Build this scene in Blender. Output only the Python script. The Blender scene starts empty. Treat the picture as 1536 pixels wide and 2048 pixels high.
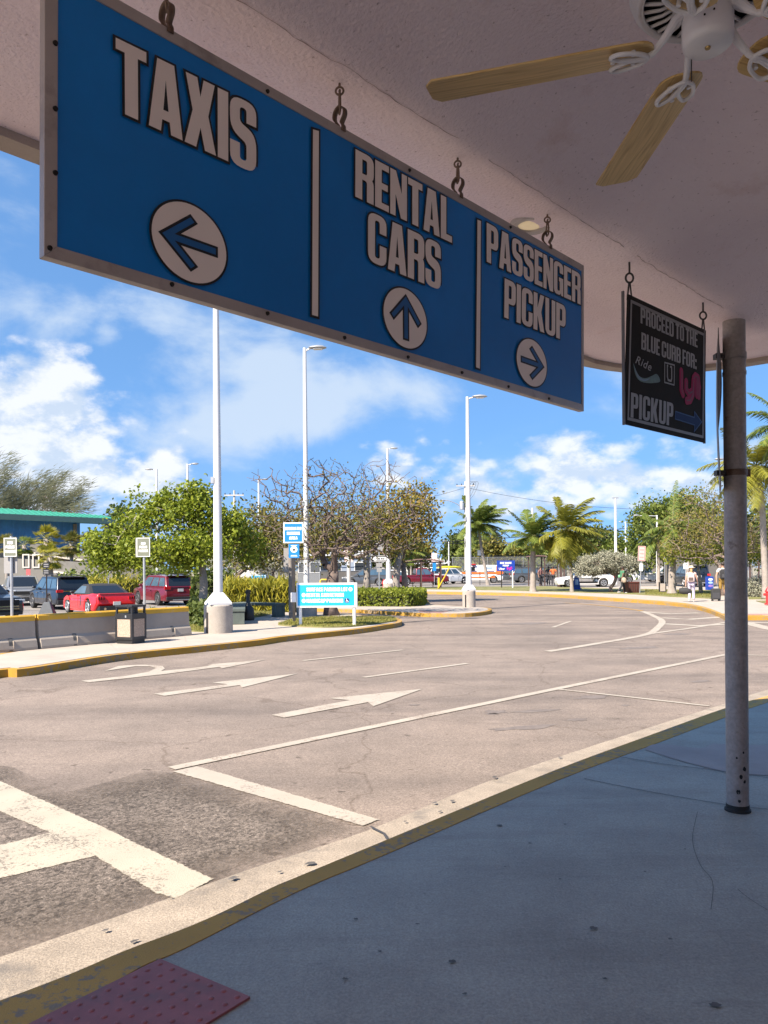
EXPOSURE=1.45; SUN_STRENGTH=4.5; SKY_STRENGTH=0.10; SKY_SAT=1.25; SKY_VAL=0.92; CLOUD=3.9
import bpy, bmesh, math, random
from mathutils import Vector, Matrix
from mathutils.geometry import tessellate_polygon, delaunay_2d_cdt
V = Vector
R = math.radians
SC = bpy.context.scene
COL = SC.collection
F = 1538.0                      # focal length in photo pixels (1536 wide)
EYE = V((0, 0, 1.6))
HOR = 1140.0
ROLL = -0.0079
RC, RS = math.cos(ROLL), math.sin(ROLL)
RIGHT, UP, FWD = V((RC, 0, RS)), V((-RS, 0, RC)), V((0, 1, 0))
ROAD = -0.11

# ---- photo pixel -> place in the world (a known plane or a known distance)
def ray(px, py):
    return RIGHT * ((px - 768) / F) + UP * ((HOR - py) / F) + FWD
def onz(px, py, z=0.0):
    d = ray(px, py)
    return EYE + d * ((z - EYE.z) / d.z)
def atd(px, py, d):
    return EYE + ray(px, py) * d
def at(px, d, z=0.0):
    return V((((px - 768) / F * d - (z - 1.6) * RS) / RC, d, z))

# ---- objects
def link(name, me, mat=None, parent=None):
    o = bpy.data.objects.new(name, me)
    COL.objects.link(o)
    if mat is not None:
        for m in (mat if isinstance(mat, (list, tuple)) else [mat]):
            me.materials.append(m)
    if parent is not None:
        o.parent = parent
    return o
def tag(o, label=None, cat=None, group=None, kind=None):
    if label: o['label'] = label
    if cat: o['category'] = cat
    if group: o['group'] = group
    if kind: o['kind'] = kind
    return o
def thing(name, label, cat, loc=(0, 0, 0), rz=0.0, group=None):
    o = bpy.data.objects.new(name, None)
    COL.objects.link(o)
    o.empty_display_size = .2
    o.location = loc
    o.rotation_euler = (0, 0, rz)
    return tag(o, label, cat, group)
def struct(o):
    o['kind'] = 'structure'
    return o
def dup(root, loc, rz=0.0, label=None, scale=None):
    r = root.copy(); COL.objects.link(r)
    r.location = loc; r.rotation_euler = (0, 0, rz)
    if label: r['label'] = label
    if scale: r.scale = (scale,) * 3
    for ch in list(root.children):
        c = ch.copy(); COL.objects.link(c); c.parent = r
        for g in list(ch.children):
            d = g.copy(); COL.objects.link(d); d.parent = c
    return r

class MB:
    """collects shapes of ONE object"""
    def __init__(s):
        s.v, s.f, s.mi, s.m = [], [], [], 0
        s.X = Matrix.Identity(4)
    def add(s, vs, fs):
        n = len(s.v)
        X = s.X
        s.v += [tuple(X @ V(p)) for p in vs]
        s.f += [tuple(i + n for i in f) for f in fs]
        s.mi += [s.m] * len(fs)
        return s
    def box(s, c, d, rz=0.0):
        x, y, z = d[0] / 2, d[1] / 2, d[2] / 2
        co, si = math.cos(rz), math.sin(rz)
        vs = [(c[0] + a * x * co - b * y * si, c[1] + a * x * si + b * y * co, c[2] + e * z)
              for e in (-1, 1) for a, b in ((-1, -1), (1, -1), (1, 1), (-1, 1))]
        return s.add(vs, [(3, 2, 1, 0), (4, 5, 6, 7), (0, 1, 5, 4), (1, 2, 6, 5), (2, 3, 7, 6), (3, 0, 4, 7)])
    def frame_box(s, o, ax, ay, az):
        """box from corner o with edge vectors"""
        o, ax, ay, az = V(o), V(ax), V(ay), V(az)
        vs = [o, o + ax, o + ax + ay, o + ay, o + az, o + ax + az, o + ax + ay + az, o + ay + az]
        return s.add(vs, [(3, 2, 1, 0), (4, 5, 6, 7), (0, 1, 5, 4), (1, 2, 6, 5), (2, 3, 7, 6), (3, 0, 4, 7)])
    def tube(s, pts, r, n=8, closed=False, caps=True):
        pts = [V(p) for p in pts]
        k = len(pts)
        rs = r if isinstance(r, (list, tuple)) else [r] * k
        rings = []
        ref = None
        for i in range(k):
            if closed:
                t = pts[(i + 1) % k] - pts[i - 1]
            else:
                t = pts[min(i + 1, k - 1)] - pts[max(i - 1, 0)]
            if t.length < 1e-9: t = V((0, 0, 1))
            t.normalize()
            if ref is None:
                ref = V((0, 0, 1)) if abs(t.z) < .9 else V((1, 0, 0))
            a = ref - t * ref.dot(t)
            if a.length < 1e-6:
                a = t.orthogonal()
            a.normalize(); ref = a
            b = t.cross(a)
            rings.append([pts[i] + (a * math.cos(2 * math.pi * j / n) + b * math.sin(2 * math.pi * j / n)) * rs[i] for j in range(n)])
        vs = [p for rg in rings for p in rg]
        fs = []
        for i in range(k if closed else k - 1):
            i2 = (i + 1) % k
            for j in range(n):
                j2 = (j + 1) % n
                fs.append((i * n + j, i * n + j2, i2 * n + j2, i2 * n + j))
        if caps and not closed:
            fs.append(tuple(range(n - 1, -1, -1)))
            fs.append(tuple((k - 1) * n + j for j in range(n)))
        return s.add(vs, fs)
    def cyl(s, p0, p1, r0, r1=None, n=16):
        return s.tube([p0, p1], [r0, r0 if r1 is None else r1], n)
    def lathe(s, prof, n=24, c=(0, 0, 0), caps=True):
        vs, fs = [], []
        for r, z in prof:
            for j in range(n):
                a = 2 * math.pi * j / n
                vs.append((c[0] + r * math.cos(a), c[1] + r * math.sin(a), c[2] + z))
        for i in range(len(prof) - 1):
            for j in range(n):
                j2 = (j + 1) % n
                fs.append((i * n + j, i * n + j2, (i + 1) * n + j2, (i + 1) * n + j))
        if caps:
            fs.append(tuple(range(n - 1, -1, -1)))
            fs.append(tuple((len(prof) - 1) * n + j for j in range(n)))
        return s.add(vs, fs)
    def prism(s, poly, z0, z1, tri=True):
        n = len(poly)
        vs = [(p[0], p[1], z0) for p in poly] + [(p[0], p[1], z1) for p in poly]
        fs = [(i, (i + 1) % n, n + (i + 1) % n, n + i) for i in range(n)]
        for t in tessellate_polygon([[V((p[0], p[1], 0)) for p in poly]]):
            a, b, c = t
            P = [V((poly[q][0], poly[q][1])) for q in t]
            if (P[1] - P[0]).cross(P[2] - P[0]) < 0: a, c = c, a
            fs.append((c, b, a)); fs.append((n + a, n + b, n + c))
        return s.add(vs, fs)
    def sheet(s, loops, fn):
        """flat outline with holes; fn maps (x,y)->3d"""
        allp = [p for lp in loops for p in lp]
        fs = []
        for t in tessellate_polygon([[V((p[0], p[1], 0)) for p in lp] for lp in loops]):
            P = [V((allp[q][0], allp[q][1])) for q in t]
            cr = (P[1] - P[0]).cross(P[2] - P[0])
            if abs(cr) < 1e-12: continue
            fs.append(t if cr > 0 else t[::-1])
        return s.add([fn(*p) for p in allp], fs)
    def ball(s, c, r, n=12, m=8):
        r = r if isinstance(r, (tuple, list)) else (r, r, r)
        vs = [(c[0], c[1], c[2] - r[2])]
        fs = []
        for i in range(1, m):
            t = math.pi * i / m - math.pi / 2
            for j in range(n):
                a = 2 * math.pi * j / n
                vs.append((c[0] + r[0] * math.cos(t) * math.cos(a), c[1] + r[1] * math.cos(t) * math.sin(a), c[2] + r[2] * math.sin(t)))
        vs.append((c[0], c[1], c[2] + r[2]))
        for j in range(n):
            j2 = (j + 1) % n
            fs.append((0, 1 + j2, 1 + j))
            for i in range(m - 2):
                fs.append((1 + i * n + j, 1 + i * n + j2, 1 + (i + 1) * n + j2, 1 + (i + 1) * n + j))
            fs.append((1 + (m - 2) * n + j, 1 + (m - 2) * n + j2, len(vs) - 1))
        return s.add(vs, fs)
    def build(s, name, mat=None, parent=None, smooth=False, bevel=0.0, angle=35):
        me = bpy.data.meshes.new(name)
        me.from_pydata(s.v, [], s.f)
        o = link(name, me, mat, parent)
        if any(s.mi): me.polygons.foreach_set('material_index', s.mi)
        if smooth:
            me.polygons.foreach_set('use_smooth', [True] * len(s.f))
            if smooth != 'all':
                me.set_sharp_from_angle(angle=R(angle))
        me.update()
        if bevel:
            b = o.modifiers.new('bevel', 'BEVEL'); b.width = bevel; b.segments = 2; b.limit_method = 'ANGLE'
            b.angle_limit = R(40)
        return o

def offset_poly(pts, t):
    """grow a counter-clockwise outline by t (mitred)"""
    n = len(pts); out = []
    for i in range(n):
        a, b, c = V(pts[i - 1]), V(pts[i]), V(pts[(i + 1) % n])
        d1, d2 = (b - a), (c - b)
        if d1.length < 1e-9 or d2.length < 1e-9:
            out.append(tuple(b)); continue
        d1.normalize(); d2.normalize()
        n1, n2 = V((d1.y, -d1.x)), V((d2.y, -d2.x))
        m = n1 + n2
        if m.length < 1e-6: m = n1.copy()
        m.normalize()
        k = t / max(.35, m.dot(n1))
        out.append((b.x + m.x * k, b.y + m.y * k))
    return out
def round_poly(pts, seg=5):
    out = []; n = len(pts)
    for i in range(n):
        p = pts[i]
        if len(p) < 3 or p[2] <= 0:
            out.append((p[0], p[1])); continue
        b = V(p[:2]); a = V(pts[i - 1][:2]); c = V(pts[(i + 1) % n][:2])
        r1 = min(p[2], (a - b).length * .5); r2 = min(p[2], (c - b).length * .5)
        s0 = b + (a - b).normalized() * r1; s1 = b + (c - b).normalized() * r2
        for k in range(seg + 1):
            t = k / seg
            q = s0 * (1 - t) ** 2 + b * (2 * t * (1 - t)) + s1 * t * t
            q = q * .72 + (s0 * (1 - t) + s1 * t) * .08 + b * .2 * 1.0 if 0 < t < 1 and False else q
            out.append((q.x, q.y))
    return out

# ---- materials
def nodes_of(name):
    m = bpy.data.materials.new(name)
    m.use_nodes = True
    nt = m.node_tree
    return m, nt, nt.nodes['Principled BSDF']
def N(nt, kind, **kw):
    n = nt.nodes.new(kind)
    for k, v in kw.items():
        if k.startswith('i_'):
            n.inputs[k[2:].replace('_', ' ')].default_value = v
        else:
            setattr(n, k, v)
    return n
def c4(c): return (c[0], c[1], c[2], 1)
def ramp(nt, stops):
    r = nt.nodes.new('ShaderNodeValToRGB')
    e = r.color_ramp.elements
    e[0].position, e[0].color = stops[0][0], c4(stops[0][1])
    e[1].position, e[1].color = stops[-1][0], c4(stops[-1][1])
    for p, c in stops[1:-1]:
        q = e.new(p); q.color = c4(c)
    return r
def mat(name, col, rough=.6, metal=0.0, var=.12, vs=6.0, bump=0.0, bs=60.0, dirt=None, ds=1.5, dth=(.55, .75), coat=0.0, spec=.5, fine=0.0, fs=200):
    """base colour broken up by noise; dirt = colour of worn or stained patches"""
    m, nt, bs_ = nodes_of(name)
    L = nt.links.new
    tc = N(nt, 'ShaderNodeTexCoord')
    no = N(nt, 'ShaderNodeTexNoise', i_Scale=vs, i_Detail=6.0, i_Roughness=.65)
    L(tc.outputs['Object'], no.inputs['Vector'])
    rp = ramp(nt, [(.3, [x * (1 - var) for x in col]), (.7, [min(1, x * (1 + var)) for x in col])])
    L(no.outputs['Fac'], rp.inputs[0])
    out = rp.outputs[0]
    if fine:
        n3 = N(nt, 'ShaderNodeTexNoise', i_Scale=fs, i_Detail=2.0)
        L(tc.outputs['Object'], n3.inputs['Vector'])
        r3 = ramp(nt, [(.35, (1 - fine,) * 3), (.65, (1 + fine,) * 3)])
        L(n3.outputs['Fac'], r3.inputs[0])
        mx = N(nt, 'ShaderNodeMix', data_type='RGBA', blend_type='MULTIPLY')
        mx.inputs['Factor'].default_value = 1
        L(out, mx.inputs[6]); L(r3.outputs[0], mx.inputs[7]); out = mx.outputs[2]
    if dirt is not None:
        n2 = N(nt, 'ShaderNodeTexNoise', i_Scale=ds, i_Detail=9.0, i_Roughness=.7)
        L(tc.outputs['Object'], n2.inputs['Vector'])
        r2 = ramp(nt, [(dth[0], (0, 0, 0)), (dth[1], (1, 1, 1))])
        L(n2.outputs['Fac'], r2.inputs[0])
        mx = N(nt, 'ShaderNodeMix', data_type='RGBA')
        L(r2.outputs[0], mx.inputs['Factor']); L(out, mx.inputs[6]); mx.inputs[7].default_value = c4(dirt)
        out = mx.outputs[2]
    L(out, bs_.inputs['Base Color'])
    bs_.inputs['Roughness'].default_value = rough
    bs_.inputs['Metallic'].default_value = metal
    bs_.inputs['Specular IOR Level'].default_value = spec
    if coat: bs_.inputs['Coat Weight'].default_value = coat; bs_.inputs['Coat Roughness'].default_value = .05
    if bump:
        nb = N(nt, 'ShaderNodeTexNoise', i_Scale=bs, i_Detail=4.0)
        L(tc.outputs['Object'], nb.inputs['Vector'])
        bp = N(nt, 'ShaderNodeBump', i_Strength=bump, i_Distance=.01)
        L(nb.outputs['Fac'], bp.inputs['Height']); L(bp.outputs[0], bs_.inputs['Normal'])
    return m
def leaf_mat(name, cols, trans=.35, rough=.5):
    """each leaf its own colour out of the list"""
    m, nt, b = nodes_of(name)
    L = nt.links.new
    g = N(nt, 'ShaderNodeNewGeometry')
    n = len(cols)
    rp = ramp(nt, [(i / max(1, n - 1), [x * 1.3 for x in c]) for i, c in enumerate(cols)])
    L(g.outputs['Random Per Island'], rp.inputs[0])
    L(rp.outputs[0], b.inputs['Base Color'])
    b.inputs['Roughness'].default_value = rough
    b.inputs['Specular IOR Level'].default_value = .3
    t = N(nt, 'ShaderNodeBsdfTranslucent')
    L(rp.outputs[0], t.inputs['Color'])
    ms = N(nt, 'ShaderNodeMixShader'); ms.inputs[0].default_value = trans
    L(b.outputs[0], ms.inputs[1]); L(t.outputs[0], ms.inputs[2])
    L(ms.outputs[0], nt.nodes['Material Output'].inputs['Surface'])
    return m
# ---- heavy condensed capitals drawn as outlines: (advance, [outer, holes...]) on a cap height of 1
def _g():
    s, w = .175, .47
    r = .2
    e, q = .125, .055           # horizontal stroke, inner corner
    G = {}
    def put(ch, adv, outer, *holes):
        G[ch] = (adv, [round_poly(outer)] + [round_poly(h) for h in holes])
    put('I', s, [(0, 0), (s, 0), (s, 1), (0, 1)])
    put('L', .36, [(0, 0), (.36, 0), (.36, .15), (s, .15), (s, 1), (0, 1)])
    put('T', .42, [(.12, 0), (.30, 0), (.30, .85), (.42, .85), (.42, 1), (0, 1), (0, .85), (.12, .85)])
    put('E', .37, [(0, 0), (.37, 0), (.37, .14), (s, .14), (s, .43), (.34, .43), (.34, .57), (s, .57), (s, .86), (.37, .86), (.37, 1), (0, 1)])
    put('F', .37, [(0, 0), (s, 0), (s, .42), (.34, .42), (.34, .56), (s, .56), (s, .86), (.37, .86), (.37, 1), (0, 1)])
    put('H', .48, [(0, 0), (s, 0), (s, .42), (.305, .42), (.305, 0), (.48, 0), (.48, 1), (.305, 1), (.305, .57), (s, .57), (s, 1), (0, 1)])
    put('N', .47, [(0, 0), (.15, 0), (.15, .48), (.30, 0), (.47, 0), (.47, 1), (.32, 1), (.32, .55), (.16, 1), (0, 1)])
    put('M', .62, [(0, 0), (.14, 0), (.14, .62), (.24, 0), (.38, 0), (.48, .62), (.48, 0), (.62, 0), (.62, 1), (.42, 1), (.31, .42), (.20, 1), (0, 1)])
    put('W', .70, [(.10, 0), (.29, 0), (.35, .48), (.41, 0), (.60, 0), (.70, 1), (.54, 1), (.495, .42), (.43, 1), (.27, 1), (.205, .42), (.16, 1), (0, 1)])
    put('A', .50, [(0, 0), (.175, 0), (.195, .17), (.305, .17), (.325, 0), (.50, 0), (.375, 1), (.125, 1)], [(.212, .31), (.25, .74), (.288, .31)])
    put('X', .50, [(0, 0), (.18, 0), (.25, .30), (.32, 0), (.50, 0), (.375, .51), (.48, 1), (.30, 1), (.25, .74), (.20, 1), (.02, 1), (.125, .51)])
    put('Y', .48, [(.15, 0), (.33, 0), (.33, .36), (.48, 1), (.305, 1), (.24, .60), (.175, 1), (0, 1), (.15, .36)])
    put('K', .49, [(0, 0), (s, 0), (s, .40), (.30, 0), (.49, 0), (.345, .53), (.48, 1), (.30, 1), (s, .62), (s, 1), (0, 1)])
    put('U', w, [(0, 0, r), (w, 0, r), (w, 1), (w - s, 1), (w - s, e, q), (s, e, q), (s, 1), (0, 1)])
    put('O', w, [(0, 0, r), (w, 0, r), (w, 1, r), (0, 1, r)], [(s, e, q), (s, 1 - e, q), (w - s, 1 - e, q), (w - s, e, q)])
    put('D', w, [(0, 0), (w, 0, r), (w, 1, r), (0, 1)], [(s, .14), (s, .86), (w - s, .86, q), (w - s, .14, q)])
    put('B', w, [(0, 0), (w, 0, .17), (w, .44, .09), (w - .04, .51), (w, .58, .09), (w, 1, .17), (0, 1)],
        [(s, .13), (s, .44), (w - s, .44, .04), (w - s, .13, .04)], [(s, .58), (s, .87), (w - s, .87, .04), (w - s, .58, .04)])
    put('P', .46, [(0, 0), (s, 0), (s, .39), (.46, .39, .18), (.46, 1, .18), (0, 1)], [(s, .53), (s, .86), (.285, .86, .04), (.285, .53, .04)])
    put('R', w, [(0, 0), (s, 0), (s, .43), (w - s, .43, .06), (w - s, 0), (w, 0), (w, .44, .09), (w - .04, .50), (w, .56, .09), (w, 1, .18), (0, 1)],
        [(s, .56), (s, .86), (w - s, .86, .04), (w - s, .56, .04)])
    put('C', w, [(0, 0, r), (w, 0, r), (w, .40), (w - s, .40), (w - s, e, q), (s, e, q), (s, 1 - e, q), (w - s, 1 - e, q), (w - s, .64), (w, .64), (w, 1, r), (0, 1, r)])
    put('G', w, [(0, 0, r), (.30, 0, .08), (.345, .07), (.37, 0), (w, 0), (w, .54), (.26, .54), (.26, .42), (w - s, .42), (w - s, e, q), (s, e, q), (s, 1 - e, q), (w - s, 1 - e, q), (w - s, .68), (w, .68), (w, 1, r), (0, 1, r)])
    put('S', .46, [(0, 0, .19), (.46, 0, .19), (.46, .56, .2), (.17, .66, .06), (.17, .88, .05), (.285, .88, .05), (.285, .68), (.46, .68), (.46, 1, .19), (0, 1, .19), (0, .50, .2), (.285, .38, .06), (.285, .12, .05), (.17, .12, .05), (.17, .35), (0, .35)])
    put(':', .17, [(0, 0), (.17, 0), (.17, .2), (0, .2)])
    return G
GLYPH = _g()
def layout(text, gap=.045, space=.2):
    x = 0; out = []
    for ch in text:
        if ch == ' ':
            x += space - gap; continue
        adv, loops = GLYPH[ch]
        out.append([[(px + x, py) for px, py in lp] for lp in loops])
        if ch == ':':
            out.append([[(px + x, py + .5) for px, py in lp] for lp in loops])
        x += adv + gap
    return x - gap, out
def text_mb(mb, text, fn, grow=0.0, gap=.045, space=.2):
    """fn maps (0..1, 0..1) of the text's box to 3d"""
    wid, gl = layout(text, gap, space)
    k = 0
    for loops in gl:
        lp = loops
        if grow:
            lp = [offset_poly(loops[0], grow)]
            for h in loops[1:]:
                h2 = offset_poly(h, -grow) if area(h) > 0 else offset_poly(h, grow)
                if abs(area(h2)) > .004 and area(h2) * area(h) > 0: lp.append(h2)
        mb.sheet(lp, (lambda x, y, k=k: fn(x / wid, y, (k % 3) * .00012)))
        k += 1
    return mb
def area(p):
    return sum(p[i - 1][0] * p[i][1] - p[i][0] * p[i - 1][1] for i in range(len(p))) / 2
class Plane:
    """an upright flat board: origin o, direction e along it, n out of it towards the reader"""
    def __init__(s, o, e, n=None):
        s.o, s.e = V(o), V(e).normalized()
        s.z = V((0, 0, 1))
        s.n = V(n) if n is not None else s.e.cross(s.z)
    def uv(s, px, py):
        d = ray(px, py)
        t = (s.o - EYE).dot(s.n) / d.dot(s.n)
        p = EYE + d * t - s.o
        return (p.dot(s.e), p.z)
    def pt(s, u, v, w=0.0):
        return s.o + s.e * u + s.z * v + s.n * w
    def quad(s, tl, tr, br, bl, w):
        tl, tr, br, bl = [V(p) for p in (tl, tr, br, bl)]
        def fn(x, y, dw=0.0):
            a = bl * (1 - x) + br * x; b = tl * (1 - x) + tr * x
            q = a * (1 - y) + b * y
            return s.pt(q.x, q.y, w + dw)
        return fn
    def rect(s, u0, v0, u1, v1, w):
        return s.quad((u0, v1), (u1, v1), (u1, v0), (u0, v0), w)
def stroke(mb, pts, wd, fn, n=10):
    """a thick rounded line as flat pieces in the board's plane"""
    k = 0
    for (x0, y0), (x1, y1) in zip(pts, pts[1:]):
        a = math.atan2(y1 - y0, x1 - x0)
        lp = []
        for i in range(n + 1):
            t = a - math.pi / 2 + math.pi * i / n
            lp.append((x1 + wd / 2 * math.cos(t), y1 + wd / 2 * math.sin(t)))
        for i in range(n + 1):
            t = a + math.pi / 2 + math.pi * i / n
            lp.append((x0 + wd / 2 * math.cos(t), y0 + wd / 2 * math.sin(t)))
        mb.sheet([lp], lambda x, y, k=k: fn(x, y, (k % 7) * .00006))
        k += 1
    return mb
# =====================================================  camera, light, sky
cam_d = bpy.data.cameras.new('camera')
cam = bpy.data.objects.new('camera', cam_d); COL.objects.link(cam)
cam_d.sensor_fit = 'HORIZONTAL'; cam_d.sensor_width = 36.0
cam_d.lens = 36.0 * F / 1536
cam_d.shift_y = (HOR - 1024) / 1536
cam_d.clip_start = .05; cam_d.clip_end = 6000
M = Matrix.Identity(4)
for i, c in enumerate((RIGHT, UP, -FWD)):
    for j in range(3): M[j][i] = c[j]
M.translation = EYE
cam.matrix_world = M
SC.camera = cam
SC.view_settings.view_transform = 'Standard'
SC.view_settings.look = 'None'
SC.view_settings.exposure = EXPOSURE
SC.view_settings.gamma = 1.0
SC.cycles.max_bounces = 8; SC.cycles.diffuse_bounces = 5
SC.cycles.transparent_max_bounces = 16
SC.cycles.use_denoising = True

SUN_AZ, SUN_EL = 43.2, 44.0          # the light travels towards this azimuth, from behind on the left
a, e = R(SUN_AZ), R(SUN_EL)
ldir = V((math.sin(a) * math.cos(e), math.cos(a) * math.cos(e), -math.sin(e)))
sd = bpy.data.lights.new('sun', 'SUN'); sd.energy = SUN_STRENGTH; sd.angle = R(.5); sd.color = (1, .89, .75)
sun = bpy.data.objects.new('sun', sd); COL.objects.link(sun)
sun.rotation_euler = ldir.to_track_quat('-Z', 'Y').to_euler()
sun.location = (-20, -20, 30)

def make_world():
    w = bpy.data.worlds.new('World'); SC.world = w; w.use_nodes = True
    nt = w.node_tree; L = nt.links.new
    bg = nt.nodes['Background']
    sky = N(nt, 'ShaderNodeTexSky', sky_type='NISHITA')
    sky.sun_disc = False; sky.sun_elevation = R(SUN_EL); sky.sun_rotation = R(SUN_AZ + 180)
    sky.air_density = 1.0; sky.dust_density = .3; sky.ozone_density = 2.6; sky.altitude = 0
    hs = N(nt, 'ShaderNodeHueSaturation'); hs.inputs['Saturation'].default_value = SKY_SAT; hs.inputs['Value'].default_value = SKY_VAL
    hs.inputs['Hue'].default_value = .5
    L(sky.outputs[0], hs.inputs['Color'])
    tc = N(nt, 'ShaderNodeTexCoord')
    sp = N(nt, 'ShaderNodeSeparateXYZ'); L(tc.outputs['Generated'], sp.inputs[0])
    # the sky keeps its clear blue down to the horizon
    vm_ = N(nt, 'ShaderNodeVectorMath', operation='MULTIPLY_ADD'); L(tc.outputs['Generated'], vm_.inputs[0])
    vm_.inputs[1].default_value = (1, 1, .75); vm_.inputs[2].default_value = (0, 0, .26)
    vn_ = N(nt, 'ShaderNodeVectorMath', operation='NORMALIZE'); L(vm_.outputs[0], vn_.inputs[0]); L(vn_.outputs[0], sky.inputs['Vector'])
    def mth(op, a, b=None, c=None):
        n = N(nt, 'ShaderNodeMath', operation=op)
        for i, q in enumerate((a, b, c)):
            if q is None: continue
            if isinstance(q, (int, float)): n.inputs[i].default_value = q
            else: L(q, n.inputs[i])
        return n.outputs[0]
    az = mth('ARCTAN2', sp.outputs[0], sp.outputs[1])
    el = mth('ARCSINE', sp.outputs[2])
    # noise on the direction itself, squeezed upright so that banks lie flat
    mp = N(nt, 'ShaderNodeMapping'); mp.inputs['Scale'].default_value = (1, 1, 1.7)
    L(tc.outputs['Generated'], mp.inputs['Vector'])
    n1 = N(nt, 'ShaderNodeTexNoise', i_Scale=5.5, i_Detail=9.0, i_Roughness=.56, i_Distortion=.25); L(mp.outputs[0], n1.inputs['Vector'])
    n2 = N(nt, 'ShaderNodeTexNoise', i_Scale=17.0, i_Detail=8.0, i_Roughness=.6); L(mp.outputs[0], n2.inputs['Vector'])
    n3 = N(nt, 'ShaderNodeTexNoise', i_Scale=3.0, i_Detail=5.0, i_Roughness=.5); L(mp.outputs[0], n3.inputs['Vector'])
    vo = N(nt, 'ShaderNodeTexVoronoi', feature='SMOOTH_F1', i_Scale=34.0, i_Smoothness=.6); L(mp.outputs[0], vo.inputs['Vector'])
    def banks(items):
        tot = None
        for px, py, rx, ry, wgt in items:
            A = math.atan2((px - 768) / F, 1.0); E = math.atan((HOR - py) / F * math.cos(A))
            u = mth('MULTIPLY', mth('SUBTRACT', az, A), F / rx)
            v = mth('MULTIPLY', mth('SUBTRACT', el, E), F / ry)
            r = mth('SQRT', mth('ADD', mth('MULTIPLY', u, u), mth('MULTIPLY', v, v)))
            q = mth('MULTIPLY', mth('SUBTRACT', 1.0, r), wgt)
            tot = q if tot is None else mth('MAXIMUM', tot, q)
        return mth('MAXIMUM', tot, -1.2)
    def smooth(x, lo, hi):
        n = N(nt, 'ShaderNodeMapRange', interpolation_type='SMOOTHSTEP')
        n.inputs['From Min'].default_value = lo; n.inputs['From Max'].default_value = hi
        L(x, n.inputs['Value']); return n.outputs[0]
    # bright heaped clouds
    cum = banks([(110, 790, 110, 95, 1.2), (50, 850, 140, 125, 1.3), (20, 780, 60, 60, .9), (110, 920, 150, 120, 1.1), (320, 960, 100, 75, .95), (205, 880, 22, 12, .8),
                 (1130, 945, 95, 72, .8), (1250, 950, 110, 56, .65), (1380, 965, 110, 58, .6), (960, 985, 95, 62, .6), (815, 935, 70, 55, .62), (1060, 1010, 220, 40, .6)])
    rough = mth('ADD', mth('MULTIPLY', mth('SUBTRACT', n2.outputs['Fac'], .5), 1.7), mth('MULTIPLY', mth('SUBTRACT', vo.outputs['Distance'], .35), -.7))
    cm = smooth(mth('ADD', cum, rough), -.22, .46)
    # pale veils higher up
    vei = banks([(60, 620, 135, 105, .95), (0, 440, 90, 80, .3), (470, 840, 190, 85, .95), (610, 805, 230, 95, 1.0), (420, 705, 140, 110, .75), (715, 775, 160, 75, .95), (540, 735, 150, 70, .7), (340, 640, 80, 80, .45), (820, 770, 170, 80, .4), (1180, 830, 150, 40, .1), (215, 660, 35, 45, .4),
                 (-600, 600, 500, 300, .8), (2200, 700, 500, 250, .8), (900, 300, 400, 200, .6)])
    vm = smooth(mth('ADD', vei, mth('MULTIPLY', mth('SUBTRACT', n1.outputs['Fac'], .5), 3.6)), -.12, .80)
    hz = smooth(mth('ADD', mth('MULTIPLY', n1.outputs['Fac'], .5), mth('MULTIPLY', el, -1.2)), -.05, .32)
    # the sunlit side of a heap is brighter than its underside
    mp2 = N(nt, 'ShaderNodeMapping'); mp2.inputs['Scale'].default_value = (1, 1, 1.7); mp2.inputs['Location'].default_value = (.012, .012, -.03)
    L(tc.outputs['Generated'], mp2.inputs['Vector'])
    n4 = N(nt, 'ShaderNodeTexNoise', i_Scale=17.0, i_Detail=8.0, i_Roughness=.6); L(mp2.outputs[0], n4.inputs['Vector'])
    sh = smooth(mth('SUBTRACT', n2.outputs['Fac'], n4.outputs['Fac']), -.12, .1)
    shade = N(nt, 'ShaderNodeMix', data_type='RGBA'); L(sh, shade.inputs['Factor'])
    shade.inputs[6].default_value = c4([x * CLOUD for x in (.66, .76, .90)]); shade.inputs[7].default_value = c4([x * CLOUD for x in (1.0, 1.01, 1.03)])
    def mix(f, c1, c2):
        n = N(nt, 'ShaderNodeMix', data_type='RGBA')
        L(f, n.inputs['Factor']); L(c1, n.inputs[6])
        if isinstance(c2, tuple): n.inputs[7].default_value = c4([x * CLOUD for x in c2])
        else: L(c2, n.inputs[7])
        return n.outputs[2]
    c = mix(mth('ADD', mth('MULTIPLY', hz, .20), .13), hs.outputs[0], (.56, .74, .97))
    c = mix(mth('MULTIPLY', vm, .80), c, (.68, .79, .93))
    c = mix(mth('MULTIPLY', cm, .86), c, shade.outputs[2])
    L(c, bg.inputs['Color']); bg.inputs['Strength'].default_value = SKY_STRENGTH
make_world()

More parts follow.
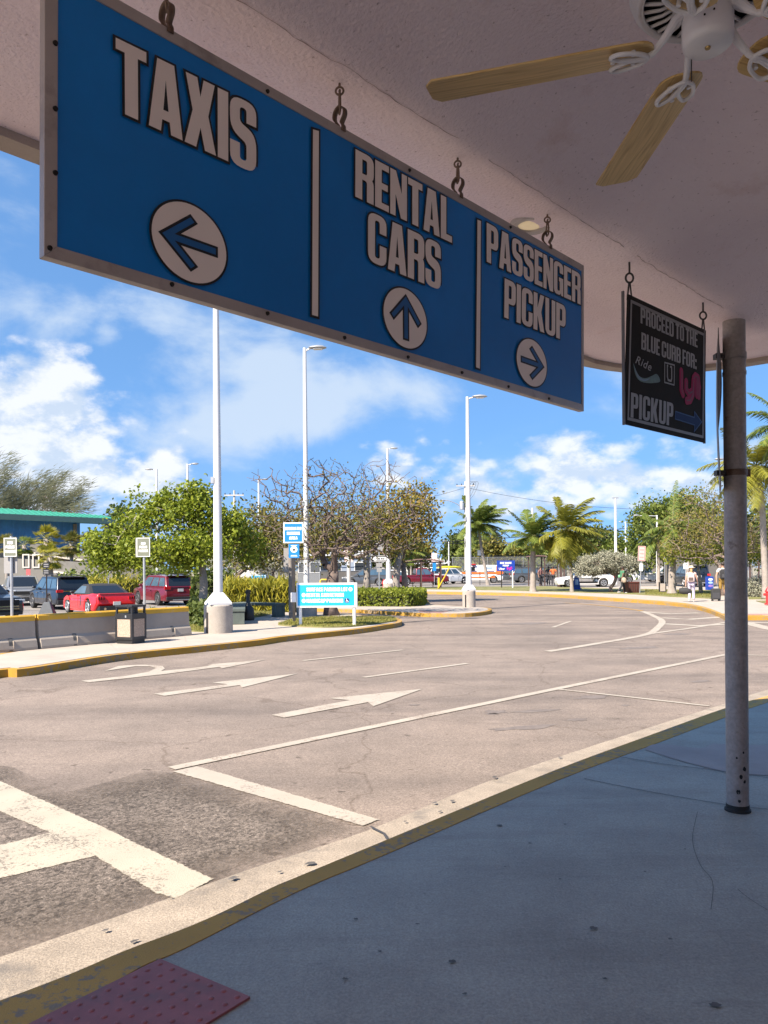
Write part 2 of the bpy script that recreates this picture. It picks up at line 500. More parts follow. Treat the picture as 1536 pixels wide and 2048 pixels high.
# =====================================================  materials used in many places
def asphalt(name, c1, c2, speck, stains=True, bump=.35, bsc=170, light=.18):
    m, nt, b = nodes_of(name); L = nt.links.new
    tc = N(nt, 'ShaderNodeTexCoord')
    def noise(scale, det=6, rough=.6, stretch=None, rot=0):
        n = N(nt, 'ShaderNodeTexNoise', i_Scale=scale, i_Detail=float(det), i_Roughness=rough)
        if stretch:
            mp = N(nt, 'ShaderNodeMapping'); mp.inputs['Scale'].default_value = stretch; mp.inputs['Rotation'].default_value = (0, 0, rot)
            L(tc.outputs['Object'], mp.inputs[0]); L(mp.outputs[0], n.inputs['Vector'])
        else: L(tc.outputs['Object'], n.inputs['Vector'])
        return n.outputs['Fac']
    r1 = ramp(nt, [(.32, c1), (.68, c2)]); L(noise(.35, 8), r1.inputs[0])
    out = r1.outputs[0]
    def mul(x, fac, lo, hi, cl, ch):
        r = ramp(nt, [(lo, cl), (hi, ch)]); L(fac, r.inputs[0])
        q = N(nt, 'ShaderNodeMix', data_type='RGBA', blend_type='MULTIPLY'); q.inputs['Factor'].default_value = 1
        L(x, q.inputs[6]); L(r.outputs[0], q.inputs[7]); return q.outputs[2]
    vo = N(nt, 'ShaderNodeTexVoronoi', i_Scale=bsc * .55); L(tc.outputs['Object'], vo.inputs['Vector'])
    g = ramp(nt, [(0, (1 - speck,) * 3), (1, (1 + speck,) * 3)]); L(vo.outputs['Color'], g.inputs[0])
    q = N(nt, 'ShaderNodeMix', data_type='RGBA', blend_type='MULTIPLY'); q.inputs['Factor'].default_value = 1
    L(out, q.inputs[6]); L(g.outputs[0], q.inputs[7]); out = q.outputs[2]
    out = mul(out, noise(34, 4, .7), .35, .62, (1 - speck * .55,) * 3, (1.04,) * 3)
    out = mul(out, noise(90, 2, .6), .36, .62, (1 - speck * .6,) * 3, (1.06,) * 3)
    out = mul(out, noise(1.7, 7, .7), .3, .72, (1 - light,) * 3, (1 + light * .5,) * 3)
    if stains:
        # tyre-polished and oily streaks along the lanes, and spots
        out = mul(out, noise(1.0, 6, .6, (.10, .9, 1), R(-50)), .34, .54, (.74, .745, .76), (1, 1, 1))
        out = mul(out, noise(.9, 5, .55, (.35, .8, 1), R(-50)), .27, .36, (.62, .62, .63), (1, 1, 1))
        out = mul(out, noise(7.0, 3, .5), .26, .31, (.55, .54, .53), (1, 1, 1))
        # fine cracks
        v2 = N(nt, 'ShaderNodeTexVoronoi', feature='DISTANCE_TO_EDGE', i_Scale=.33)
        nz = N(nt, 'ShaderNodeTexNoise', i_Scale=1.4, i_Detail=6.0); L(tc.outputs['Object'], nz.inputs['Vector'])
        ad = N(nt, 'ShaderNodeMix', data_type='RGBA', blend_type='LINEAR_LIGHT'); ad.inputs['Factor'].default_value = .35
        L(tc.outputs['Object'], ad.inputs[6]); L(nz.outputs['Color'], ad.inputs[7]); L(ad.outputs[2], v2.inputs['Vector'])
        out = mul(out, v2.outputs['Distance'], .001, .006, (.72, .70, .68), (1, 1, 1))
    L(out, b.inputs['Base Color'])
    b.inputs['Roughness'].default_value = .85; b.inputs['Specular IOR Level'].default_value = .25
    bp = N(nt, 'ShaderNodeBump', i_Strength=bump, i_Distance=.012)
    L(noise(bsc, 3, .7), bp.inputs['Height']); L(bp.outputs[0], b.inputs['Normal'])
    return m
def worn_paint(name, col, under, amount=.45, sc=9.0, sharp=.06):
    """road paint with chips worn through to what lies under it"""
    m, nt, b = nodes_of(name); L = nt.links.new
    tc = N(nt, 'ShaderNodeTexCoord')
    n = N(nt, 'ShaderNodeTexNoise', i_Scale=sc * 4, i_Detail=8.0, i_Roughness=.75); L(tc.outputs['Object'], n.inputs['Vector'])
    n2 = N(nt, 'ShaderNodeTexNoise', i_Scale=sc * .35, i_Detail=4.0); L(tc.outputs['Object'], n2.inputs['Vector'])
    ma = N(nt, 'ShaderNodeMath', operation='MULTIPLY_ADD'); L(n2.outputs['Fac'], ma.inputs[0]); ma.inputs[1].default_value = .5; L(n.outputs['Fac'], ma.inputs[2])
    t = .75 + (.5 - amount) * .42
    r = ramp(nt, [(t, (0, 0, 0)), (t + sharp, (1, 1, 1))]); 
    ma2 = N(nt, 'ShaderNodeMath', operation='SUBTRACT'); ma2.inputs[0].default_value = 1.25; L(ma.outputs[0], ma2.inputs[1])
    L(ma.outputs[0], r.inputs[0])
    n3 = N(nt, 'ShaderNodeTexNoise', i_Scale=2.5, i_Detail=6.0); L(tc.outputs['Object'], n3.inputs['Vector'])
    pc = ramp(nt, [(.3, [x * .86 for x in col]), (.7, col)]); L(n3.outputs['Fac'], pc.inputs[0])
    mx = N(nt, 'ShaderNodeMix', data_type='RGBA'); L(r.outputs[0], mx.inputs['Factor']); L(pc.outputs[0], mx.inputs[6]); mx.inputs[7].default_value = c4(under)
    L(mx.outputs[2], b.inputs['Base Color']); b.inputs['Roughness'].default_value = .8; b.inputs['Specular IOR Level'].default_value = .3
    nb = N(nt, 'ShaderNodeTexNoise', i_Scale=150.0, i_Detail=3.0); L(tc.outputs['Object'], nb.inputs['Vector'])
    bp = N(nt, 'ShaderNodeBump', i_Strength=.3, i_Distance=.01); L(nb.outputs['Fac'], bp.inputs['Height']); L(bp.outputs[0], b.inputs['Normal'])
    return m
m_road = asphalt('road_asphalt', (.208, .171, .145), (.298, .239, .197), .30)
m_patch = asphalt('coarse_asphalt', (.185, .153, .127), (.283, .234, .195), .60, stains=False, bump=1.0, bsc=95, light=.35)
m_lot = asphalt('lot_asphalt', (.22, .20, .185), (.30, .275, .25), .25)
m_white = worn_paint('road_white', (.40, .355, .295), (.26, .21, .17), .38)
m_white2 = worn_paint('crosswalk_white', (.42, .375, .30), (.17, .145, .12), .38, 13.0)
m_yellow = worn_paint('kerb_yellow', (.43, .24, .035), (.29, .21, .12), .48, 3.0)
m_brown_y = worn_paint('near_kerb_yellow', (.54, .305, .075), (.27, .205, .14), .42, 4.0)
m_gutter = mat('gutter_concrete', (.29, .242, .19), .85, var=.22, vs=3, bump=.4, bs=120, dirt=(.16, .14, .12), ds=2.6, dth=(.54, .70), fine=.22, fs=90)
m_pave = mat('pale_pavement', (.375, .325, .275), .85, var=.10, vs=1.2, bump=.25, bs=90, dirt=(.33, .28, .235), ds=.9, dth=(.55, .75), fine=.08, fs=120)
def walkway_paint():
    m, nt, b = nodes_of('painted_walkway'); L = nt.links.new
    tc = N(nt, 'ShaderNodeTexCoord'); out = None
    def layer(out, scale, det, lo, hi, cl, ch, stretch=None, rot=0, rough=.65):
        n = N(nt, 'ShaderNodeTexNoise', i_Scale=scale, i_Detail=float(det), i_Roughness=rough)
        mp = N(nt, 'ShaderNodeMapping'); mp.inputs['Scale'].default_value = stretch or (1, 1, 1); mp.inputs['Rotation'].default_value = (0, 0, rot)
        L(tc.outputs['Object'], mp.inputs[0]); L(mp.outputs[0], n.inputs['Vector'])
        r = ramp(nt, [(lo, cl), (hi, ch)]); L(n.outputs['Fac'], r.inputs[0])
        if out is None: return r.outputs[0]
        q = N(nt, 'ShaderNodeMix', data_type='RGBA', blend_type='MULTIPLY'); q.inputs['Factor'].default_value = 1
        L(out, q.inputs[6]); L(r.outputs[0], q.inputs[7]); return q.outputs[2]
    w = (1, 1, 1)
    out = layer(None, .55, 6, .32, .68, (.352, .335, .285), (.408, .396, .336))
    out = layer(out, 1.9, 9, .36, .60, (.84, .82, .82), w)                       # worn, dirty areas
    out = layer(out, 1.2, 8, .40, .50, (.90, .885, .88), w, (.25, 2.2, 1), R(-46))     # scuffing along the walk
    out = layer(out, 2.4, 7, .30, .37, (.74, .72, .71), w, (.3, 1.6, 1), R(30))
    out = layer(out, 9, 4, .27, .33, (.72, .71, .71), w)                          # spots
    out = layer(out, 75, 3, .36, .64, (.80, .80, .81), (1.06, 1.06, 1.06))
    out = layer(out, 30, 5, .36, .64, (.90, .90, .90), (1.04, 1.04, 1.04))
    L(out, b.inputs['Base Color']); b.inputs['Roughness'].default_value = .6; b.inputs['Specular IOR Level'].default_value = .4
    nb = N(nt, 'ShaderNodeTexNoise', i_Scale=85.0, i_Detail=4.0); L(tc.outputs['Object'], nb.inputs['Vector'])
    bp = N(nt, 'ShaderNodeBump', i_Strength=.55, i_Distance=.008); L(nb.outputs['Fac'], bp.inputs['Height']); L(bp.outputs[0], b.inputs['Normal'])
    return m
m_walk = walkway_paint()
m_walk2 = mat('bare_walkway', (.34, .29, .265), .8, var=.12, vs=2, bump=.3, bs=200, fine=.12, fs=250)
m_grass = mat('lawn', (.15, .15, .042), .9, var=.4, vs=2.2, bump=.8, bs=90, dirt=(.24, .20, .10), ds=.8, dth=(.48, .66), fine=.35, fs=60)
m_sand = mat('dry_ground', (.26, .22, .15), .95, var=.25, vs=.2, bump=.4, bs=30, dirt=(.10, .11, .04), ds=.08, dth=(.5, .6))
m_conc = mat('cast_concrete', (.34, .30, .26), .85, var=.14, vs=2.5, bump=.3, bs=60, dirt=(.20, .175, .15), ds=2.2, dth=(.55, .8), fine=.12, fs=80)
m_barrier = mat('barrier_concrete', (.325, .28, .235), .85, var=.10, vs=2.0, bump=.2, bs=60, dirt=(.31, .275, .24), ds=3.0, dth=(.58, .8), fine=.05, fs=90)
m_galv = mat('galvanised_steel', (.42, .43, .44), .45, metal=.6, var=.1, vs=12)
m_polewhite = mat('white_pole_paint', (.60, .60, .60), .4, var=.06, vs=1.5, dirt=(.55, .54, .52), ds=2.5, dth=(.6, .8))
m_black = mat('black_plastic', (.018, .018, .02), .45, var=.2)
m_dark = mat('dark_metal', (.045, .04, .038), .5, metal=.4, var=.2)
m_whitep = mat('white_paint', (.78, .77, .74), .45, var=.05)
m_rust = mat('rusty_steel', (.17, .115, .085), .6, metal=.55, var=.3, vs=25, dirt=(.10, .05, .03), ds=14, dth=(.5, .65))

# =====================================================  ground, roads, pavements
def flat(name, poly, z, m, kind='structure'):
    mb = MB()
    if area([p[:2] for p in poly]) < 0: poly = poly[::-1]
    mb.sheet([[(p[0], p[1]) for p in poly]], lambda x, y: (x, y, z))
    o = mb.build(name, m)
    if kind: o['kind'] = kind
    return o
def slab(name, poly, z0, z1, m):
    poly = [(p[0], p[1]) for p in poly]
    if area(poly) < 0: poly = poly[::-1]
    return struct(MB().prism(poly, z0, z1).build(name, m))
def pxs(pts, z): return [tuple(onz(x, y, z)[:2]) for x, y in pts]
def catmull(pts, k=6, closed=False):
    out = []; n = len(pts)
    for i in range(n if closed else n - 1):
        p = [V(pts[(i + j - 1) % n] if closed else pts[min(max(i + j - 1, 0), n - 1)]) for j in range(4)]
        for q in range(k):
            t = q / k
            out.append(tuple(.5 * ((2 * p[1]) + (p[2] - p[0]) * t + (2 * p[0] - 5 * p[1] + 4 * p[2] - p[3]) * t * t + (3 * p[1] - p[0] - 3 * p[2] + p[3]) * t ** 3)))
    if not closed: out.append(tuple(pts[-1]))
    return out

flat('ground', [(-3000, -3000), (3000, -3000), (3000, 4000), (-3000, 4000)], -.36, m_sand)
flat('parking_lot', [(-70, 12), (-26, -8), (-7.5, 16.2), (-4.9, 19.6), (-3.4, 24), (-3.4, 70), (-70, 70)], -.30, m_lot)
flat('road', [(60, -20), (60, 62), (-3.6, 62), (-3.6, 24), (-5.0, 19.3), (-25, -8), (-25, -20)], ROAD, m_road)
patch = catmull(pxs([(-500, 1600), (-150, 1555), (0, 1532), (60, 1552), (130, 1580), (205, 1567), (285, 1545), (350, 1547), (470, 1580), (600, 1612), (740, 1650), (640, 1700), (545, 1735),
                     (420, 1778), (320, 1812), (160, 1865), (0, 1921), (-250, 2000), (-700, 2150)], ROAD), 5)
def feathered(name, poly, z, m, wd, nsc=7.0, k2=1.1, lo=1.02, hi=1.75):
    if area(poly) < 0: poly = poly[::-1]
    def inside_(p, c=False):
        for i in range(len(poly)):
            (x1, y1), (x2, y2) = poly[i - 1], poly[i]
            if (y1 > p[1]) != (y2 > p[1]) and p[0] < (x2 - x1) * (p[1] - y1) / (y2 - y1) + x1: c = not c
        return c
    def edge_d(p):
        q = V(p); m_ = 9
        for i in range(len(poly)):
            a_, b_ = V(poly[i - 1]), V(poly[i]); ab = b_ - a_
            t = min(1, max(0, (q - a_).dot(ab) / max(1e-9, ab.length_squared))); m_ = min(m_, (a_ + ab * t - q).length)
        return m_
    n = len(poly); pts = [V(p) for p in poly]
    xs = [p[0] for p in poly]; ys = [p[1] for p in poly]; st = wd * .55
    for i in range(int((max(xs) - min(xs)) / st)):
        for j in range(int((max(ys) - min(ys)) / st)):
            p = (min(xs) + i * st, min(ys) + j * st)
            if inside_(p) and edge_d(p) > st * .4: pts.append(V(p))
    res = delaunay_2d_cdt(pts, [(i, (i + 1) % n) for i in range(n)], [], 1, 1e-5)
    mb = MB(); mb.add([(p[0], p[1], z) for p in res[0]], [tuple(f) for f in res[2]])
    o = struct(mb.build(name, m))
    at_ = o.data.attributes.new('wear', 'FLOAT', 'POINT')
    at_.data.foreach_set('value', [min(1.0, edge_d(p) / wd) for p in res[0]])
    nt = m.node_tree; L = nt.links.new
    if any(q.type == 'ATTRIBUTE' for q in nt.nodes): return o
    a_ = N(nt, 'ShaderNodeAttribute', attribute_name='wear'); tc = N(nt, 'ShaderNodeTexCoord')
    no = N(nt, 'ShaderNodeTexNoise', i_Scale=nsc, i_Detail=8.0, i_Roughness=.7); L(tc.outputs['Object'], no.inputs['Vector'])
    n2 = N(nt, 'ShaderNodeTexNoise', i_Scale=1.6, i_Detail=4.0); L(tc.outputs['Object'], n2.inputs['Vector'])
    ad = N(nt, 'ShaderNodeMath', operation='ADD'); L(a_.outputs['Fac'], ad.inputs[0]); L(no.outputs['Fac'], ad.inputs[1])
    a2 = N(nt, 'ShaderNodeMath', operation='MULTIPLY_ADD'); L(n2.outputs['Fac'], a2.inputs[0]); a2.inputs[1].default_value = k2; L(ad.outputs[0], a2.inputs[2])
    mr = N(nt, 'ShaderNodeMapRange'); mr.inputs['From Min'].default_value = lo; mr.inputs['From Max'].default_value = hi; L(a2.outputs[0], mr.inputs['Value'])
    tr = N(nt, 'ShaderNodeBsdfTransparent'); ms = N(nt, 'ShaderNodeMixShader')
    out = nt.nodes['Material Output']; src = nt.nodes['Principled BSDF']
    L(mr.outputs[0], ms.inputs[0]); L(tr.outputs[0], ms.inputs[1]); L(src.outputs[0], ms.inputs[2]); L(ms.outputs[0], out.inputs['Surface'])
    return o
feathered('coarse_asphalt_patch', patch, ROAD + .004, m_patch, .55, 7.0, 1.3, .95, 2.05)

# near kerb: gutter, yellow kerb top, painted walkway
g_out = catmull(pxs([(-520, 2080), (-300, 2010), (0, 1917), (320, 1805), (500, 1740), (740, 1661), (968, 1567), (1218, 1482), (1453, 1407), (1536, 1380), (1700, 1336)], ROAD), 4)
g_in = catmull(pxs([(-520, 2190), (-300, 2110), (0, 2003), (140, 1950), (250, 1903), (370, 1858), (450, 1823), (545, 1776), (590, 1757), (768, 1683), (1113, 1540), (1300, 1471), (1453, 1416), (1536, 1392), (1700, 1345)], 0), 4)
far_r = [(9.5, 15.5), (13, 18.5)]
y_in = catmull(pxs([(-520, 2320), (-300, 2240), (60, 2080), (180, 2000), (282, 1935), (365, 1900), (550, 1806), (640, 1764), (768, 1711), (1118, 1560), (1313, 1487), (1453, 1434), (1536, 1405), (1700, 1356)], 0), 4)
def strip(name, pa, za, pb, zb, m):
    """a band between two lines that may lie at different heights"""
    n = 60
    def resample(p):
        L_ = [0]
        for i in range(1, len(p)): L_.append(L_[-1] + (V(p[i]) - V(p[i - 1])).length)
        out = []
        for k in range(n):
            t = L_[-1] * k / (n - 1)
            i = max(1, next((j for j in range(1, len(L_)) if L_[j] >= t - 1e-9), len(L_) - 1))
            f = (t - L_[i - 1]) / max(1e-9, L_[i] - L_[i - 1])
            out.append(V(p[i - 1]) * (1 - f) + V(p[i]) * f)
        return out
    A, B = resample(pa), resample(pb)
    mb = MB()
    mb.add([(p[0], p[1], za) for p in A] + [(p[0], p[1], zb) for p in B], [(i, i + 1, n + i + 1, n + i) for i in range(n - 1)])
    o = mb.build(name, m); return struct(o)
o = strip('gutter', g_out, ROAD + .006, g_in, ROAD + .018, m_gutter)
for p in o.data.polygons:
    pass
# kerb: front face and top in one object
n_ = len(g_in)
mbk = MB()
mbk.prism([tuple(p[:2]) for p in g_in] + [tuple(p[:2]) for p in y_in[::-1]], ROAD - .05, .004)
struct(mbk.build('near_kerb', m_brown_y))
walk = [tuple(p[:2]) for p in y_in] + [(14, 16), (40, 16), (40, -20), (-25, -20), (-12, -9)]
slab('walkway', walk, ROAD - .1, 0.0, m_walk)
# bare strip across the walkway and its joints
bare = catmull(pxs([(1290, 1497), (1318, 1488), (1400, 1497), (1425, 1488), (1450, 1489), (1536, 1492), (1640, 1497)], 0), 3) + catmull(pxs([(1640, 1562), (1536, 1552), (1455, 1545), (1360, 1522), (1290, 1500)], 0), 3)
flat('bare_walkway_strip', bare, .004, m_walk2)
m_joint = mat('dark_joint', (.05, .05, .055), .9)
def ribbon(name, pts, w, z, m):
    pts = [V(p) for p in pts]; L_, R_ = [], []
    for i in range(len(pts)):
        t = (pts[min(i + 1, len(pts) - 1)] - pts[max(i - 1, 0)]).normalized()
        nrm = V((-t.y, t.x)); ww = w[i] if isinstance(w, (list, tuple)) else w
        L_.append(pts[i] + nrm * ww / 2); R_.append(pts[i] - nrm * ww / 2)
    n = len(pts); mb = MB()
    mb.add([(p.x, p.y, z) for p in R_] + [(p.x, p.y, z) for p in L_], [(i, i + 1, n + i + 1, n + i) for i in range(n - 1)])
    return struct(mb.build(name, m))
ribbon('walkway_joint', catmull(pxs([(1240, 1515), (1330, 1530), (1400, 1538), (1460, 1547), (1536, 1557), (1640, 1570)], 0), 3), .010, .0075, m_joint)
ribbon('walkway_joint', catmull(pxs([(1168, 1558), (1240, 1573), (1330, 1590), (1450, 1610), (1560, 1622)], 0), 3), .008, .005, m_joint)
ribbon('walkway_joint', catmull(pxs([(1395, 1625), (1385, 1680), (1400, 1730), (1425, 1765), (1422, 1820)], 0), 5), .0022, .005, m_joint)
ribbon('walkway_joint', catmull(pxs([(1475, 1780), (1500, 1800), (1540, 1825)], 0), 4), .0025, .005, m_joint)
ribbon('gutter_joint', [V(g_out[13][:2]) * .0 + onz(741, 1660, ROAD).xy, onz(768, 1674, ROAD).xy, onz(775, 1686, ROAD).xy], .02, ROAD + .0245, m_joint)

# spots of tar and gum
rng = random.Random(5)
m_tar = mat('tar_spot', (.10, .09, .08), .7, var=.3)
def blot(c, r, z, name, m, ax=1.0, rot=0.0, n=14):
    ph = [rng.uniform(.55, 1.15) for _ in range(n)]
    pts = []
    for i in range(n):
        a_ = 2 * math.pi * i / n
        x, y = math.cos(a_) * r * ph[i] * ax, math.sin(a_) * r * ph[i]
        pts.append((c[0] + x * math.cos(rot) - y * math.sin(rot), c[1] + x * math.sin(rot) + y * math.cos(rot)))
    return flat(name, catmull(pts, 3, True), z, m)
for px, py, r in ((1120, 1760, .012), (835, 1850, .014), (760, 1905, .013), (1010, 1735, .012), (690, 1960, .018), (1290, 1745, .012), (1210, 1960, .016), (930, 1990, .015), (1340, 1880, .014), (1130, 1650, .016), (1370, 1700, .012), (1186, 1858, .028), (905, 1925, .022), (1430, 2012, .03), (712, 1840, .02), (1060, 1688, .02), (1000, 1652, .03)):
    blot(onz(px, py), r * .55, .006, 'gum_spot', m_tar, 1.3)
for px, py, r in ((466, 1765, .035), (212, 1870, .022), (268, 1893, .025), (340, 1802, .012), (620, 1735, .045), (560, 1752, .02), (870, 1612, .03), (905, 1608, .03), (880, 1630, .025), (1120, 1520, .03), (990, 1560, .04), (810, 1650, .02)):
    blot(onz(px, py, ROAD), r * .55, ROAD + .026, 'tar_spot', m_tar, 1.5, R(45))
m_oil = mat('oil_stain', (.165, .135, .115), .7, var=.25, vs=9)
for px, py, r, ax in ((992, 1424, .12, 1.5), (985, 1428, .06, 1.5), (1048, 1455, .13, 3.2), (1075, 1422, .11, 3.4), (1155, 1440, .07, 2.2), (830, 1410, .05, 2.0), (1182, 1395, .13, 2.2), (1280, 1296, .20, 4.0), (1250, 1411, .05, 1.6),
                      (1060, 1247, .45, 2.0), (1400, 1363, .12, 2.0), (1355, 1268, .28, 1.6)):
    blot(onz(px, py, ROAD), r, ROAD + .003, 'oil_stain', m_oil, ax, R(20))

# painted markings
def mark(name, pts, m=None, z=.008, k=0):
    p = pxs(pts, ROAD)
    return flat(name, p, ROAD + z, m or m_white)
m_white3 = worn_paint('stall_white', (.40, .355, .295), (.24, .20, .17), .34)
def ragged(name, pts, m, z=.008):
    return feathered(name, pxs(pts, ROAD), ROAD + z, m, .06, 22.0, 0.0, .50, .66)
ragged('crosswalk_band', [(-60, 1538), (0, 1563), (195, 1650), (330, 1715), (428, 1760), (400, 1776), (352, 1800), (312, 1790), (190, 1715), (97, 1667), (0, 1625), (-60, 1604)], m_white2)
ragged('crosswalk_stripe', [(-240, 1750), (0, 1692), (94.5, 1668.2), (118, 1662), (225, 1706), (187, 1715.6), (0, 1760), (-240, 1820)], m_white2, .0078)
ribbon('lane_line', [onz(x, y, ROAD).xy for x, y in ((343, 1538), (700, 1464), (1100, 1381), (1453, 1309.5))], .13, ROAD + .008, m_white)
ragged('stall_line', [(344, 1544.5), (395, 1533.5), (760, 1641), (725, 1654)], m_white3, .0082)
ribbon('stall_line', [onz(x, y, ROAD).xy for x, y in ((1105, 1378), (1260, 1395), (1418, 1413))], .075, ROAD + .0078, m_white)
ribbon('stall_line', [onz(x, y, ROAD).xy for x, y in ((1453, 1309.5), (1500, 1311), (1640, 1313))], .11, ROAD + .0076, m_white)
ribbon('lane_dash', [onz(x, y, ROAD).xy for x, y in ((606, 1322), (805, 1300.5))], .11, ROAD + .008, m_white)
ribbon('lane_dash', [onz(x, y, ROAD).xy for x, y in ((727, 1355.5), (935, 1327.5))], .11, ROAD + .008, m_white)
ribbon('lane_dash', [onz(x, y, ROAD).xy for x, y in ((1106, 1255), (1142, 1242.5))], .11, ROAD + .008, m_white)
mark('lane_arrow', [(543, 1431), (699, 1401.5), (657, 1397.5), (845, 1379), (747, 1413.5), (736, 1405.5), (569, 1436.5)])
mark('lane_arrow', [(307, 1388.5), (455, 1369.5), (425, 1366), (595, 1348), (484, 1376), (480, 1371), (329, 1392.7)])
mark('lane_arrow', [(162, 1362.5), (256, 1352), (298, 1344), (312, 1337), (300, 1333.5), (272, 1333), (209, 1343), (236, 1333), (251, 1331.5), (290, 1330), (325, 1333), (330, 1338), (322, 1343), (415, 1333.2), (424, 1329), (532, 1320), (444, 1337.5), (440, 1334.5), (330, 1349), (178, 1365.6)])
edge = catmull(pxs([(1095, 1303.5), (1180, 1290), (1290, 1270), (1315, 1256), (1324, 1242), (1305, 1231), (1285, 1223)], ROAD), 6)
ribbon('edge_line', edge, .2, ROAD + .008, m_white)
ribbon('edge_line', catmull(pxs([(1285, 1222), (1250, 1217), (1200, 1211), (1130, 1206)], ROAD), 4), .16, ROAD + .008, m_yellow)
ribbon('edge_line', [onz(x, y, ROAD).xy for x, y in ((1300, 1268), (1380, 1257), (1450, 1245.5), (1600, 1226))], .16, ROAD + .0082, m_white)
for q in ([(1290, 1224), (1340, 1228), (1400, 1226)], [(1322, 1236), (1380, 1239), (1450, 1234)], [(1328, 1248), (1400, 1252), (1445, 1249)], [(1492, 1237), (1560, 1239)], [(1492, 1245), (1580, 1247)], [(1492, 1246), (1536, 1257), (1600, 1270)]):
    ribbon('hatch_line', [onz(x, y, ROAD).xy for x, y in q], .42, ROAD + .0076, m_white)

# the island on the left, with its yellow kerb
front = catmull(pxs([(-420, 1415), (-150, 1367), (0, 1340), (57, 1336.5), (233, 1309.5), (400, 1292.5), (512, 1281), (576, 1272), (712, 1258.5), (770, 1250), (797, 1245.5), (804, 1241), (797, 1236)], .02), 4)
back = [at(700, 27.6).xy, at(560, 29.5).xy, at(470, 30.5).xy, at(420, 30.5).xy, at(366, 27).xy, at(366, 19.6).xy, at(70, 16.3).xy, at(-420, 10.5).xy]
isl = [tuple(p[:2]) for p in front] + [tuple(p) for p in back]
inner = offset_poly(isl if area(isl) > 0 else isl[::-1], -.16)
slab('island_kerb', isl, ROAD - .3, .02, m_yellow)
slab('island_pavement', inner, ROAD - .1, .027, m_pave)
for px0, py0, px1, py1 in ((372, 1283, 366, 1262), (232, 1300, 215, 1281), (560, 1268, 545, 1246)):
    p0, p1 = onz(px0, py0, .03), onz(px1, py1, .03)
    ribbon('pavement_joint', [p0.xy, p1.xy], .02, .0305, m_conc)
lawn = catmull(pxs([(560, 1251), (630, 1255), (700, 1254), (760, 1247), (792, 1242), (780, 1236), (720, 1235), (640, 1236), (590, 1240), (566, 1246)], .03), 4, True)
slab('island_lawn', lawn, .0, .06, m_grass)
lawn2 = [at(330, 22.6).xy, at(408, 19.9).xy, at(470, 24).xy, at(565, 29.2).xy, at(430, 30.2).xy, at(372, 27).xy, at(370, 20.2).xy]
slab('island_verge', [tuple(p) for p in lawn2[1:]], -.1, .05, m_grass)

# the hedge island across the driveway
isl2 = catmull(pxs([(470, 1217), (560, 1216), (700, 1219), (820, 1225.5), (860, 1227), (930, 1227), (972, 1223), (984, 1218.5), (970, 1215), (930, 1213), (862, 1209)], .02), 4)
isl2 = [tuple(p[:2]) for p in isl2] + [tuple(at(855, 39.5).xy), tuple(at(700, 41).xy), tuple(at(470, 41).xy)]
i2 = offset_poly(isl2 if area(isl2) > 0 else isl2[::-1], -.15)
slab('hedge_island_kerb', isl2, ROAD - .3, .02, m_yellow)
slab('hedge_island_pavement', i2, ROAD - .1, .027, m_pave)
m_ramp = mat('red_ramp', (.33, .19, .15), .8, var=.15)
slab('kerb_ramp', pxs([(836, 1220), (874, 1222.5), (905, 1221), (880, 1226.5), (838, 1224.5)], .03), 0, .032, m_ramp)

# the far side
farkerb = catmull(pxs([(400, 1182), (700, 1184), (850, 1184.5), (1000, 1187), (1100, 1190), (1200, 1196), (1300, 1202.5), (1370, 1209), (1410, 1217), (1440, 1228), (1449, 1233)], .02), 4)
farpoly = [tuple(p[:2]) for p in farkerb] + [tuple(onz(1536, 1232.5, .02).xy), tuple(onz(1750, 1232, .02).xy), (70, 30), (70, 130), (-60, 130), (-60, 62)]
slab('far_kerb', farpoly, -.5, .02, m_yellow)
fi = [tuple(onz(x, y - 1.2, .02).xy) for x, y in ((400, 1181.5), (700, 1183.5), (850, 1184), (1000, 1186.3), (1100, 1189.2), (1200, 1195), (1300, 1201.2), (1370, 1207.5), (1412, 1216), (1444, 1228))]
fi = catmull(fi, 4) + [tuple(onz(1536, 1230.8, .02).xy), tuple(onz(1750, 1230, .02).xy), (70, 31), (70, 130), (-60, 130), (-60, 62.5)]
slab('far_pavement', fi, -.1, .027, m_pave)
slab('far_lawn', [tuple(p) for p in [at(300, 63).xy, at(700, 62).xy, at(850, 61.5).xy, at(1000, 56.5).xy, at(1150, 50.5).xy, at(1270, 45.5).xy, at(1340, 41.5).xy, at(1420, 38.6).xy, at(1436, 41.0).xy, at(1436, 52).xy, at(1200, 60).xy, at(1100, 68).xy, at(300, 72).xy]], 0, .05, m_grass)
slab('right_lawn', [tuple(p) for p in [at(1497, 37.5).xy, at(1620, 36.5).xy, at(1640, 52).xy, at(1497, 52).xy]], 0, .05, m_grass)
slab('right_verge', [tuple(p) for p in [at(1512, 35.4).xy, at(1560, 29.5).xy, at(1700, 33.5).xy, at(1600, 35.8).xy]], 0, .055, m_grass)
flat('far_lot', [(-60, 74), (70, 62), (70, 130), (-60, 130)], .034, m_lot)
slab('ramp_strip', pxs([(1492, 1230.4), (1640, 1230), (1640, 1228), (1492, 1228.3)], .02), 0, .032, m_ramp)
